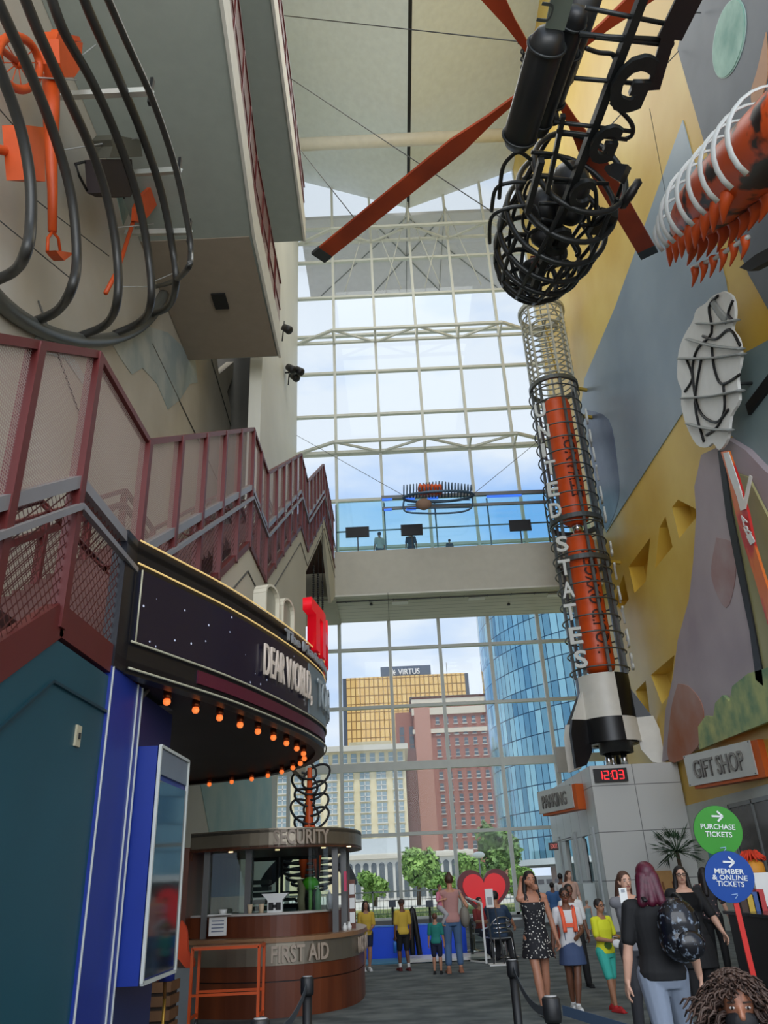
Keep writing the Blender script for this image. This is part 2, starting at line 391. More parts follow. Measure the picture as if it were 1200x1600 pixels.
# cloud shapes painted on the upper left wall
def left_patch(px, m_, name):
    q = MB(); q.prism([at(*p, X=XL+.0) for p in px], (.02, 0, 0)); struct(name, q, m_)
pale_blue = two_tone('pale_blue_wash', (160, 174, 174), (190, 196, 190), .8, .4, .6, .6)
left_patch([(188, 560), (205, 585), (222, 575), (245, 600), (262, 640), (280, 625), (296, 600), (308, 598), (304, 560), (262, 520), (215, 505), (170, 530)], pale_blue, 'cloud_mural')
left_patch([(40, 545), (100, 560), (128, 600), (146, 622), (120, 566), (60, 520)], pale_blue, 'cloud_mural')
left_patch([(84, 0), (118, 0), (160, 110), (198, 230), (206, 320), (192, 352), (180, 300), (176, 220), (140, 120)], two_tone('teal_brush', (120, 142, 132), (176, 178, 158), 1.2, .4, .7, .6), 'sea_mural')
m = MB()
for a, b in (((238, 537), (345, 761)), ((330, 560), (372, 705)), ((60, 470), (140, 690))):
    m.tube([at(*a, X=XL+.02), at(*b, X=XL+.02)], .02, 4)
struct('trim_4', m, mat('joint', (90, 88, 82), .8))
# ------------------------------------------------------------------ mural on the right wall
def wall_art(name, px, m_, X=XR, th=.03, kind='structure', smooth=False, label=None, cat=None):
    P = [at(*p, X=X) for p in px]
    if smooth: P = smooth_path(P+[P[0]], 4)[:-1]
    q = MB(); q.prism(P, (-th, 0, 0)); o = q.build(name, m_)
    if kind: o['kind'] = kind
    if label: tag(o, label, cat)
    return o
night = two_tone('night_sky', (88, 96, 106), (112, 120, 128), .35, .35, .65, .5)
blue_m = two_tone('blue_mural', (112, 132, 150), (156, 174, 186), .16, .3, .7, .38)
wall_art('night_sky_mural', [(1092, -60), (1060, 77), (1104, 230), (1132, 330), (1172, 430), (1290, 640), (1400, 300), (1300, -300)], night)
wall_art('blue_mountain_mural', [(1068, 188), (962, 480), (914, 592), (908, 640), (925, 720), (940, 800), (948, 832), (1067, 646), (1150, 560), (1135, 440), (1098, 300)], blue_m)
wall_art('rocket_shadow_paint', [(916, 640), (952, 655), (965, 720), (968, 780), (948, 828), (938, 790), (930, 740), (922, 690)], two_tone('rocket_shadow_blue', (60, 78, 112), (104, 124, 150), .5, .3, .7, .4), th=.04, smooth=True)  # rocket's shadow on the wall, painted as a dark blue patch
wall_art('teal_mural', [(1150, 560), (1260, 500), (1290, 800), (1175, 712), (1145, 680)], two_tone('teal_mural', (110, 136, 140), (146, 166, 168), .4, .3, .7, .4), th=.04)
q = MB(); q.bar(at(1170, 640, X=8.93), at(1235, 555, X=8.93), .3, .1, up=(1, 0, 0)); struct('trim_5', q, black)
def px_ellipse(cx, cy, a, b, tilt, n=28):
    t = math.radians(tilt); return [(cx+a*math.cos(k*2*math.pi/n)*math.cos(t)-b*math.sin(k*2*math.pi/n)*math.sin(t), cy+a*math.cos(k*2*math.pi/n)*math.sin(t)+b*math.sin(k*2*math.pi/n)*math.cos(t)) for k in range(n)]
wall_art('moon_mural', px_ellipse(1142, 60, 22, 62, 11), two_tone('moon', (92, 158, 140), (160, 206, 188), 1.2, .35, .65, .5), th=.06, kind='structure')
wall_art('moon_rim_mural', px_ellipse(1142, 60, 24, 64, 11), mat('moon_rim', (170, 205, 195), .5), th=.045)
wall_art('comet_mural', [(1200, 50), (1186, 110), (1177, 140), (1178, 162), (1186, 165), (1194, 150), (1203, 110)], mat('comet', (190, 140, 100), .5), th=.05, smooth=True)
mauve = two_tone('mauve_rock', (164, 148, 156), (192, 178, 182), .35, .3, .7, .5)
wall_art('mountain_relief', [(1108, 710), (1097, 760), (1100, 804), (1095, 877), (1088, 937), (1070, 1000), (1062, 1060), (1050, 1110), (1045, 1190), (1098, 1169), (1205, 1126), (1290, 1090), (1330, 900), (1300, 800), (1210, 735), (1178, 702), (1148, 684), (1130, 700)],
         mauve, X=XR, th=.22, kind=None, label='mauve rock face cutout mounted on the yellow wall above the shop sign', cat='wall relief')
wall_art('orange_foot_mural', [(1060, 1068), (1080, 1075), (1100, 1110), (1090, 1168), (1046, 1189), (1049, 1112)], two_tone('orange_wash', (176, 100, 60), (186, 150, 140), .7, .3, .75, .5), X=XR-.22, th=.02, smooth=True)
wall_art('rock_stain_mural', [(1120, 840), (1145, 850), (1150, 900), (1135, 950), (1112, 900)], two_tone('rust_wash', (168, 128, 124), (184, 166, 168), .9, .3, .75, .5), X=XR-.22, th=.015, smooth=True)
g_ = thing('ravine_relief', 'olive green ravine cutout with black edge behind the red ski', 'wall relief', at(1180, 900, X=XR-.3))
q = MB(); q.prism([at(*p, X=XR-.24) for p in [(1140, 735), (1172, 745), (1210, 820), (1290, 900), (1290, 1040), (1192, 1048), (1184, 990), (1166, 905), (1150, 810)]], (-.06, 0, 0)); q.build('face', two_tone('olive', (150, 146, 96), (176, 170, 120), .6, .3, .7, .5), g_)
q = MB(); q.prism([at(*p, X=XR-.26) for p in [(1126, 704), (1134, 706), (1148, 800), (1168, 900), (1184, 985), (1196, 1050), (1198, 1072), (1186, 1062), (1176, 985), (1158, 900), (1140, 810)]], (-.08, 0, 0)); q.build('edge', black, g_)
g_ = thing('giant_ski', 'red and orange striped ski with white letters crossing the olive ravine', 'ski', at(1165, 850, X=8.4))
q = MB(); A = [(1130, 706), (1140, 740), (1150, 790), (1162, 838), (1182, 900), (1205, 980), (1240, 1080)]; B = [(1141, 704), (1156, 745), (1172, 800), (1182, 850), (1196, 895), (1218, 965), (1255, 1070)]
q.prism([at(*p, X=8.45) for p in A+B[::-1]], (-.06, 0, 0)); q.build('board', two_tone('ski_red', (205, 40, 36), (232, 120, 50), .8, .48, .52, .35, (1, 1, .5)), g_)
q = MB(); q.prism([at(*p, X=8.38) for p in [(1131, 708), (1139, 706), (1152, 745), (1160, 770), (1152, 775), (1140, 742)]], (-.02, 0, 0)); q.build('tip', white_p, g_)
q = MB(); q.prism([at(*p, X=8.37) for p in [(1149, 763), (1156, 760), (1163, 782), (1172, 742), (1176, 745), (1166, 795), (1158, 798)]], (-.02, 0, 0)); q.build('letter', mat('ski_white', (236, 228, 220), .4), g_)
for s_, p in (('A', (1163, 822)), ('R', (1169, 838)), ('I', (1174, 852))):
    text('letter', s_, white_p, at(*p, X=8.36), (0, -1, 0), (0, .35, 1), .28, .22, .02, g_)
wall_art('bush_relief', [(1098, 1171), (1096, 1135), (1108, 1118), (1120, 1120), (1123, 1098), (1135, 1086), (1146, 1096), (1150, 1072), (1175, 1052), (1215, 1040), (1290, 1020), (1290, 1092), (1205, 1128)],
         two_tone('bush_green', (112, 150, 112), (190, 200, 130), 1.6, .35, .65, .6), X=XR-.24, th=.1, kind=None, label='pale green bush cutout at the foot of the mauve rock face', cat='wall relief')
# white cloud cutout on stand-offs
g_ = thing('cloud_cutout', 'white puffy cloud cutout with grey bands and black lines on the blue wall', 'wall relief', at(1112, 580, X=8.4))
CL = [(1135, 455), (1147, 462), (1152, 478), (1152, 498), (1148, 515), (1158, 530), (1162, 560), (1156, 590), (1159, 625), (1146, 650), (1141, 685), (1128, 703), (1118, 692), (1108, 699), (1092, 694), (1076, 664), (1068, 632), (1069, 610), (1062, 590), (1064, 550), (1073, 524), (1086, 502), (1092, 484), (1106, 474), (1118, 462)]
P = [at(*p, X=8.45) for p in CL]; q = MB(); q.prism(smooth_path(P+[P[0]], 3)[:-1], (-.07, 0, 0)); q.build('panel', white_p, g_)
for a, b in (((1092, 505), (1150, 500)), ((1076, 530), (1158, 545)), ((1063, 560), (1160, 553)), ((1068, 622), (1158, 610)), ((1076, 662), (1142, 672)), ((1112, 470), (1135, 500))):
    q = MB(); c_ = ((a[0]+b[0])/2, (a[1]+b[1])/2+3); q.tube(smooth_path([at(*a, X=8.365), at(*c_, X=8.365), at(*b, X=8.365)], 5), .12, 6, flat=.3); q.build('band', mat('cloud_grey', (150, 154, 152), .5), g_)
for L_ in ([(1122, 462), (1108, 480), (1112, 520), (1090, 545), (1082, 580), (1092, 640), (1118, 660), (1138, 640)], [(1098, 525), (1118, 530), (1140, 515), (1156, 540)], [(1112, 540), (1116, 575), (1128, 600), (1156, 585)],
           [(1072, 560), (1082, 590), (1070, 612)], [(1130, 600), (1132, 640), (1120, 668), (1104, 680)], [(1096, 560), (1086, 630), (1100, 690)], [(1145, 470), (1138, 490), (1144, 500)]):
    q = MB(); q.tube(smooth_path([at(*p, X=8.36) for p in L_], 4), .038, 5); q.build('outline', black, g_)
for p in ((1105, 520), (1110, 650), (1145, 600)):
    a = at(*p, X=8.5); q = MB(); q.tube([a, (XR, a.y, a.z)], .04, 6); q.build('standoff', dark_steel, g_)
# grey lower wall with the shop front
m = MB(); e0 = at(1060, 1265, X=XR); m.box((XR-.04, 6, 0), (XR, GY, 3.35)); struct('wall_right_lower', m, mat('lower_grey', (196, 202, 196), .6))
# ------------------------------------------------------------------ upper floor slabs on the left
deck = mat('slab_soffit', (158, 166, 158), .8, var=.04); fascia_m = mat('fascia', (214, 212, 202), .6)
def slab(name, edge, z, th, y_end):
    m = MB(); P = [Vector((XL+.01, edge[0][1], z))]+[Vector((x, y, z)) for x, y in edge]+[Vector((XL+.01, y_end, z))]
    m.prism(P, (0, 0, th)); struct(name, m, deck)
    f = MB()
    for (a, b) in zip(edge, edge[1:]): f.bar((a[0]+.03, a[1], z+th/2-.02), (b[0]+.03, b[1], z+th/2-.02), .08, th+.1)
    struct('trim_6', f, fascia_m)
EA = [(-2.45, -1), (-2.95, 9.85), (-3.4, 16.4), (-3.45, 22.0)]; EB = [(-2.4, -1), (-2.48, 13.1), (-2.6, 22.1)]
slab('floor_upper_a', EA, 18.5, 1.05, 22.0); slab('floor_upper_b', EB, 24.0, 1.0, 22.1)
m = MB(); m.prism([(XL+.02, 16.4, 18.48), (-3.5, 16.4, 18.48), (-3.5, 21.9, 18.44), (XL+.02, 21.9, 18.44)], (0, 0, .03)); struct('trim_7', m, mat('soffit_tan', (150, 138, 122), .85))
m = MB(); c_ = at(344, 470, Z=18.43); m.box((c_.x-.22, c_.y-.35, 18.38), (c_.x+.22, c_.y+.35, 18.43))
tag(m.build('ceiling_speaker', black), 'small black square speaker set in the tan soffit', 'speaker')
rail_mesh = mesh_mat('perforated_red', (120, 52, 46), .05, .33)
for EE, z, h, lab in ((EA, 19.55, 2.3, 'maroon mesh guard rail on the edge of the lower upper-floor slab'), (EB, 25.0, 1.9, 'maroon mesh guard rail along the highest floor edge beside the ceiling')):
    r_ = thing('guard_rail', lab, 'guard rail', (EE[1][0], EE[1][1], z))
    fr = MB(); pn = MB()
    for a, b in zip(EE, EE[1:]):
        A = Vector((*a, z)); B = Vector((*b, z)); n = max(1, round((B-A).length/1.5)); up = Vector((0, 0, h))
        fr.bar(A+up, B+up, .07, .07); fr.bar(A+Vector((0, 0, .08)), B+Vector((0, 0, .08)), .06, .06); fr.bar(A+Vector((0, 0, 1.05)), B+Vector((0, 0, 1.05)), .05, .05)
        pn.quad(A+Vector((.0, 0, .1)), B+Vector((.0, 0, .1)), B+up, A+up)
        for k in range(n):
            p = A.lerp(B, k/n); q = MB(); q.bar(p, p+up, .07); q.build('post', maroon, r_)
    fr.build('rail_frame', maroon, r_); pn.build('mesh_infill', rail_mesh, r_)
# ------------------------------------------------------------------ bridge
BY0, BY1 = 30.3, 33.9
m = MB(); m.prism([(-2.2, BY0, 12.45), (-2.2, BY0, 14.4), (-2.2, BY0+.25, 14.4), (-2.2, BY0+.25, 14.2), (-2.2, BY1, 14.2), (-2.2, BY1, 12.45)], (11.2, 0, 0))
struct('floor_bridge', m, mat('bridge_fascia', (186, 182, 168), .7))
m = MB(); m.box((-4.98, BY0+.2, 12.3), (-2.2, BY1, 14.2)); struct('floor_landing', m, _m['bridge_fascia'])
m = MB(); m.box((-4.9, BY0-.0, 12.38), (8.99, BY1, 12.45)); struct('ceiling_bridge', m, grid_mat('soffit_panels', (206, 204, 192), (120, 120, 112), 20, .45, .015, axis='XY'))
m = MB()
for x in range(-3, 9): m.box((x+.2, BY0+.55, 12.34), (x+.24, BY0+.75, 12.37))
m.box((-2.2, BY0+.62, 12.335), (8.9, BY0+.66, 12.375)); struct('trim_8', m, dark_steel)
for i, (px, py) in enumerate(((745, 935), (625, 942), (868, 930), (508, 948))):
    c_ = at(px, py, Z=12.36); q = MB(); q.box((c_.x-.35, c_.y-.18, 12.34), (c_.x+.35, c_.y+.18, 12.37))
    tag(q.build('access_panel', white_p), ['white flush panel under the bridge near the middle of its ceiling', 'white flush panel under the bridge left of the middle one', 'white flush panel under the bridge next to the rocket', 'white flush panel under the bridge by the stairs'][i], 'panel')
for i, px in enumerate((580, 795)):
    c_ = at(px, 945, Z=12.3); q = MB(); q.lathe([(.07, 0), (.07, .06), (.03, .1)], (c_.x, c_.y, 12.28), 10)
    tag(q.build('sprinkler_camera', dark_steel), ['small dark dome camera under the bridge, left one', 'small dark dome camera under the bridge near the rocket'][i], 'camera')
aqua = glass_mat('aqua_glass', (232, 249, 250), .06)
r_ = thing('glass_balustrade', 'pale blue glass screen with steel posts along the front of the bridge', 'glass screen', (2, BY0+.12, 14.4))
zt = at(690, 778, Y=BY0+.12).z
q = MB(); q.box((-2.1, BY0+.1, 14.4), (8.9, BY0+.12, zt)); q.build('glass', aqua, r_)
for px in (526, 603, 684, 768, 860):
    p = at(px, 850, Y=BY0+.2); q = MB(); q.bar((p.x, BY0+.18, 14.2), (p.x, BY0+.18, zt-.1), .06); q.build('post', grey_steel, r_)
q = MB(); q.bar((-2.1, BY0+.2, 15.42), (8.9, BY0+.2, 15.42), .05); q.build('handrail', grey_steel, r_)
r_ = thing('inner_balustrade', 'clear glass rail with dark handrail on the window side of the bridge', 'glass rail', (2, BY1-.3, 14.2))
q = MB(); q.box((-2.1, BY1-.31, 14.25), (8.9, BY1-.3, 15.5)); q.build('glass', aqua, r_)
q = MB(); q.bar((-2.1, BY1-.3, 15.5), (8.9, BY1-.3, 15.5), .05); q.build('handrail', grey_steel, r_)
for k in range(6): q = MB(); q.bar((-1.5+k*1.9, BY1-.3, 14.2), (-1.5+k*1.9, BY1-.3, 15.5), .04); q.build('post', grey_steel, r_)
for i, (x0, y0, x1, y1) in enumerate(((540, 824, 577, 838), (626, 820, 661, 835), (795, 813, 831, 828))):
    a = at(x0, y0, Y=BY0-.05); b = at(x1, y1, Y=BY0-.05); g_ = thing('information_screen', ['black display screen on the bridge rail nearest the stairs', 'black display screen on the middle of the bridge rail', 'black display screen on the bridge rail nearest the rocket'][i], 'screen', ((a.x+b.x)/2, BY0, b.z))
    q = MB(); q.box((a.x, BY0-.05, b.z), (b.x, BY0+.03, a.z)); q.build('screen', black, g_)
    q = MB(); q.bar(((a.x+b.x)/2, BY0+.08, 14.4), ((a.x+b.x)/2, BY0+.08, b.z+.1), .05); q.build('stand', dark_steel, g_)
# ------------------------------------------------------------------ stairs
XO, XI = -2.2, -4.3
# (Y, z) of the base line of the outer railing
BL = [(2.2, 1.5), (4.86, 3.3), (6.19, 3.3), (11.3, 6.62), (12.9, 6.62), (18.2, 10.1), (19.8, 10.1), (24.7, 13.3), (30.4, 14.25)]
BL[-2] = (25.2, 13.7); BL[-1] = (30.3, 13.75)
H_R = 2.13
def base_z(y):
    for (y0, z0), (y1, z1) in zip(BL, BL[1:]):
        if y0 <= y <= y1: return z0+(z1-z0)*(y-y0)/(y1-y0)
    return BL[0][1] if y < BL[0][0] else BL[-1][1]
st = MB()
for (y0, z0), (y1, z1) in zip(BL, BL[1:]):
    if abs(z1-z0) < .4: st.box((XI, y0, z0-.25), (XO-(.32 if y0 < 6.5 else .13), y1, z0))
    else:
        n = round((z1-z0)/.17)
        for k in range(n): st.box((XI, y0+(y1-y0)*k/n, z0+(z1-z0)*k/n-.12), (XO-(.32 if y1 < 12 else .13), y0+(y1-y0)*(k+1.12)/n, z0+(z1-z0)*(k+1)/n))
g_st = thing('staircase', 'long straight stair with maroon steel treads climbing to the bridge', 'staircase', (-3.2, 2.2, 0))
st.build('steps', mat('brown_tread', (92, 58, 52), .7, var=.1), g_st)
# outer face: panel that carries the flights
prof = [(y, base_z(y)-.02) for y, _ in BL if y >= 6.1]; prof[0] = (7.75, base_z(7.75)-.02) if False else prof[0]
low = [(30.3, 12.4), (28.2, 11.4), (25.2, 13.05), (19.5, 9.3), (19.5, 3.9), (7.0, 3.9)]
m = MB(); 
lowp = [(6.19, 3.9), (19.499, 3.9), (19.5, 9.3), (25.2, 13.05), (28.2, 11.4), (30.3, 12.4)]
def low_z(y):
    for (y0, z0), (y1, z1) in zip(lowp, lowp[1:]):
        if y0 <= y <= y1: return z0+(z1-z0)*(y-y0)/(y1-y0)
    return lowp[-1][1]
ysl = sorted(set([y for y, _ in BL if y >= 6.1]+[y for y, _ in lowp]))
for y0, y1 in zip(ysl, ysl[1:]): m.prism([(XO, y0+1e-4, low_z(y0+1e-4)), (XO, y1, low_z(y1)), (XO, y1, base_z(y1)-.02), (XO, y0+1e-4, base_z(y0)-.02)], (-.12, 0, 0))
m.build('stair_face', beige_wall, g_st)
m = MB()
for (y0, z0), (y1, z1) in zip(BL[2:], BL[3:]): m.bar((XO+.005, y0, z0-.5), (XO+.005, y1, z1-.5), .02, .025)
m.build('face_joint', mat('joint', (90, 88, 82), .8), g_st)
m = MB()
for (y0, z0), (y1, z1) in zip(BL[:8], BL[1:]): m.bar((XO-.02, y0, z0-.04), (XO-.02, y1, z1-.04), .1, .22 if y1 < 7 else .1)
m.build('stringer', maroon, g_st)
lattice = mesh_mat('woven_red', (88, 38, 34), .085, .1, 'diamond'); perf = mesh_mat('perforated_beige', (170, 146, 134), .022, .36)
rail_grey = mat('rail_grey', (150, 146, 146), .4, metal=.4)
def stair_rail(label, X, h, hm, perf_on, pitch):
    r_ = thing('stair_railing', label, 'railing', (X, 2.2, 1.5)); fr = MB(); mid = MB(); up_ = MB(); lo_ = MB()
    for (y0, z0), (y1, z1) in zip(BL, BL[1:]):
        A = Vector((X, y0, z0)); B = Vector((X, y1, z1)); U = Vector((0, 0, h)); Mv = Vector((0, 0, hm))
        fr.bar(A+U, B+U, .075, .06); mid.bar(A+Mv, B+Mv, .08, .085)
        if perf_on:
            mid.bar(A+Mv+Vector((.05, 0, -.2)), B+Mv+Vector((.05, 0, -.2)), .045, .045)
            up_.quad(A+Mv, B+Mv, B+U, A+U)
        lo_.quad(A+Vector((0, 0, .05)), B+Vector((0, 0, .05)), B+Mv, A+Mv)
        n = max(1, round((y1-y0)/pitch))
        for k in range(n):
            p = A.lerp(B, k/n); q = MB(); q.bar(p-Vector((0, 0, .1)), p+U, .08, .1); q.build('post', maroon, r_)
    fr.build('top_rail', maroon, r_); mid.build('hand_rail', rail_grey if perf_on else maroon, r_)
    if perf_on: up_.build('perforated_panel', perf, r_)
    lo_.build('lattice_panel', lattice, r_)
    return r_
stair_rail('tall maroon stair railing with mesh panels on the open side of the stair', XO, H_R, 1.0, True, 1.02)
stair_rail('low maroon stair railing with lattice on the wall side of the stair', XI, 1.05, .8, False, 1.3)
m = MB()
for X in (XO-.25,):
    for (y0, z0), (y1, z1) in zip(BL[:8], BL[1:]):
        m.tube([(X, y0, z0+.86), (X, y1, z1+.86)], .025, 6)
        k = y0
        while k < y1: m.tube([(X, k, base_z(k)+.84), (X+.1, k, base_z(k)+.76), (X+.24, k, base_z(k)+.76)], .012, 5); k += 1.02
tag(m.build('grab_rail', maroon), 'thin round maroon grab rail on brackets inside the tall stair railing', 'handrail')
# teal wall under the first landing and the blue pier
teal = mat('teal_paint', (24, 76, 88), .4, var=.15, vscale=.5)
m = MB(); m.prism([(XO+.02, y, z) for y, z in ((-3, -0.0), (-3, .1), (2.2, 1.35), (4.86, 3.12), (5.84, 3.12), (5.84, 0))], (-.3, 0, 0)); struct('wall_teal', m, teal)
m = MB(); m.bar((XO+.03, 2.2, 1.0), (XO+.03, 4.86, 2.85), .02, .02); m.bar((XO+.03, 4.86, 2.85), (XO+.03, 5.84, 2.85), .02, .02); struct('trim_9', m, mat('teal_edge', (14, 52, 62), .4))
c_ = at(122, 1150, X=XO+.03); m = MB(); m.box((XO+.02, c_.y-.04, c_.z-.07), (XO+.035, c_.y+.04, c_.z+.07)); lt = thing('light_switch', 'beige wall switch on the teal wall under the stairs', 'switch', c_); m.build('plate', mat('switch_beige', (190, 180, 150), .5), lt)
m = MB(); m.box((XO+.035, c_.y-.01, c_.z-.02), (XO+.045, c_.y+.01, c_.z+.02)); m.build('toggle', black, lt)
blue = mat('blue_paint', (26, 52, 142), .38, var=.06); dblue = mat('deep_blue_paint', (28, 46, 96), .35)
m = MB(); m.box((XO-.5, 5.84, 0), (XO+.04, 6.62, 3.2)); struct('pillar_blue', m, blue)
m = MB(); m.box((XO-.5, 6.62, 0), (XO-.02, 7.8, 3.2)); struct('pillar_navy', m, dblue)
m = MB(); m.bar((XO+.045, 6.48, 0), (XO+.045, 6.48, 3.2), .012, .012); m.bar((XO+.045, 6.6, 0), (XO+.045, 6.6, 3.2), .012, .012); m.bar((XO+.045, 5.86, 0), (XO+.045, 5.86, 3.2), .01, .012); struct('trim_10', m, white_steel)
# poster case with its screen
g_ = thing('poster_case', 'tall blue framed display case with dark glossy screen on the blue pier', 'display case', (XO, 7.1, 1.0))
x1 = XO+.2
m = MB(); m.box((XO-.02, 6.66, .98), (x1, 7.62, 2.72)); m.build('case', blue, g_)
m = MB(); m.box((x1, 6.72, 1.02), (x1+.02, 7.6, 2.45)); m.build('screen', mat('screen_glass', (30, 34, 36), .06, spec=.9), g_)
m = MB(); m.box((x1, 6.72, 2.5), (x1+.02, 7.6, 2.7)); m.build('header', mat('header_grey', (120, 130, 140), .4), g_)
m = MB()
for a, b in (((6.68, .99), (7.62, .99)), ((6.68, 2.72), (7.62, 2.72)), ((6.68, .99), (6.68, 2.72)), ((7.62, .99), (7.62, 2.72))): m.bar((x1+.02, *a), (x1+.02, *b), .025, .025)
m.build('frame', white_steel, g_)
# ------------------------------------------------------------------ marquee
def ribbon(mb, path, z0, z1, th, mi=0, slope=0):
    """upright curved band along a plan path, th thick inwards (left of the path)"""
    n = len(path); V = []
    for i, p in enumerate(path):
        d = (Vector(path[min(i+1, n-1)])-Vector(path[max(i-1, 0)])).normalized(); nn = Vector((-d.y, d.x))*th
        V.append((Vector(p), Vector(p)+nn))
    vs = [];
    for a, b in V: vs += [(a.x, a.y, z0), (a.x, a.y, z1), (b.x, b.y, z1), (b.x, b.y, z0)]
    fs = []
    for i in range(n-1):
        for k in range(4): fs.append((4*i+k, 4*i+(k+1) % 4, 4*i+4+(k+1) % 4, 4*i+4+k))
    fs += [(0, 1, 2, 3), (4*n-1, 4*n-2, 4*n-3, 4*n-4)]
    mb.add(vs, fs, mi); return mb
def plan_len(path):
    L = [0]
    for a, b in zip(path, path[1:]): L.append(L[-1]+(Vector(b)-Vector(a)).length)
    return L
def bend(o, path, s0, off):
    """wrap lettering built in the X,Z plane (x along the path) round the plan path"""
    L = plan_len(path)
    for v in o.data.vertices:
        s = s0+v.co.x; s = max(0, min(L[-1]-1e-4, s)); i = max(k for k in range(len(L)-1) if L[k] <= s)
        a = Vector(path[i]); b = Vector(path[i+1]); d = (b-a).normalized(); p = a+d*(s-L[i]); n = Vector((d.y, -d.x))
        q = p+n*(off-v.co.y); v.co = (q.x, q.y, v.co.z)
def hit_path(px, py, path):
    """where the line of sight meets the outward side of an upright curved surface"""
    r = ray(px, py); L = plan_len(path); best = None
    for i in range(len(path)-1):
        a = Vector(path[i]); b = Vector(path[i+1]); d = b-a; den = r.x*d.y-r.y*d.x
        if abs(den) < 1e-9: continue
        t = (a.x*d.y-a.y*d.x)/den; u = (r.x*a.y-r.y*a.x)/-den if False else ((r.x*t-a.x)*d.x+(r.y*t-a.y)*d.y)/d.length_squared
        if t > 0 and -1e-6 <= u <= 1+1e-6 and (best is None or t < best[0]): best = (t, L[i]+u*d.length, CAMH+r.z*t)
    return best
mp_ = [(XO+.05, 5.84)]+[(p.x, p.y) for p in smooth_path([(-2.14, 6.08, 0), (-1.94, 6.55, 0), (-1.6, 7.4, 0), (-1.27, 8.5, 0), (-1.02, 9.6, 0), (-.94, 10.5, 0), (-1.12, 11.4, 0), (-1.55, 12.25, 0), (-2.36, 13.08, 0), (-3.81, 13.65, 0), (-4.95, 13.75, 0)], 6)]
MZ0, MZ1 = 3.2, 4.36
0 and print('marquee probes', [(p, hit_path(*p, mp_)) for p in ((210, 900), (205, 1010), (405, 1045), (480, 1060), (490, 1000), (507, 1100), (440, 980), (485, 990))])
g_ = thing('theater_marquee', 'black curved cinema marquee with lit rim projecting over the hall', 'marquee', (-2.2, 9.6, 3.2))
m = MB(); ribbon(m, mp_, MZ0, MZ1, .12); m.build('fascia', mat('marquee_black', (14, 16, 26), .35), g_)
m = MB(); m.prism([(x, y, MZ0+.05) for x, y in mp_+[(-4.95, 7.85), (XO-.02, 7.82), (XO-.02, 5.86)]], (0, 0, .06)); m.build('underside', mat('marquee_under', (50, 42, 44), .6, var=.2, vscale=1.5), g_)
m = MB(); m.prism([(x, y, MZ1-.12) for x, y in mp_+[(-4.95, 7.85), (XO-.02, 7.82), (XO-.02, 5.86)]], (0, 0, .06)); m.build('top', black, g_)
scr = mp_[2:44]; out = lambda P, o_: [tuple(Vector(P[i])+Vector(((Vector(P[min(i+1, len(P)-1)])-Vector(P[max(i-1, 0)])).normalized().y, -(Vector(P[min(i+1, len(P)-1)])-Vector(P[max(i-1, 0)])).normalized().x))*o_) for i in range(len(P))]
m = MB(); ribbon(m, out(scr, .02), 3.48, 4.1, .03); m.build('screen', two_tone('starfield', (225, 228, 245), (20, 18, 42), 8, .085, .1, .25, tex='voronoi'), g_)
m = MB(); ribbon(m, out(mp_[10:50], .015), 3.3, 3.42, .03); m.build('maroon_band', mat('band_maroon', (84, 20, 44), .4), g_)
gold = mat('lit_gold', (220, 190, 120), .4, emit=(255, 214, 140), estr=.45); pale_trim = mat('pale_trim', (190, 186, 160), .4)
for z, mm in ((4.36, gold), (4.15, gold)):
    m = MB(); m.tube([(x, y, z) for x, y in out(mp_[1:], .02)], .008, 6); m.build('light_strip', mm, g_)
for z in (3.46, 3.24):
    m = MB(); m.tube([(x, y, z) for x, y in out(mp_[1:], .03)], .01, 6); m.build('trim_strip', pale_trim, g_)
m = MB(); m.tube([(*out(mp_[2:4], .03)[0], 3.46), (*out(mp_[2:4], .03)[0], 4.1)], .008, 6); m.build('trim_strip', pale_trim, g_)
# second panel of the screen: grey
h0 = hit_path(484, 1060, mp_); L = plan_len(mp_); i0 = max(k for k in range(len(L)) if L[k] <= h0[1]); s_path = out(mp_[i0:i0+12], .03)
m = MB(); ribbon(m, s_path, 3.48, 4.1, .03); m.build('grey_screen', mat('grey_screen', (112, 122, 126), .35), g_)
def bent_text(name, s, m_, path, pa, pb, zc, hgt, off, parent, bold=.02):
    a = hit_path(*pa, path); b = hit_path(*pb, path)
    o = text(name, s, m_, (0, 0, zc-hgt/2), (1, 0, 0), (0, 0, 1), hgt, b[1]-a[1], .02, None, bold)
    bend(o, path, a[1], off); put(o, parent); return o
letter_w = mat('letter_cream', (222, 206, 190), .4)
bent_text('dear_world_lettering', 'DEAR WORLD,', letter_w, mp_, (405, 1030), (480, 1060), 3.8, .34, .05, g_, .0)
o = text('together_lettering', 'TOGETHER', mat('pale_grey', (160, 168, 170), .5), (0, 0, 3.63), (1, 0, 0), (0, 0, 1), .34, 1.9, .02, None, .0); bend(o, mp_, h0[1]+.12, .06); put(o, g_)
a = hit_path(441, 975, mp_)
o = text('name_lettering', 'The Maximilian E. & Marion', mat('letter_grey', (150, 152, 156), .4), (0, 0, 4.19), (1, 0, 0), (0, 0, 1), .11, 3.4, .02, None, .03); bend(o, mp_, a[1], .03); put(o, g_)
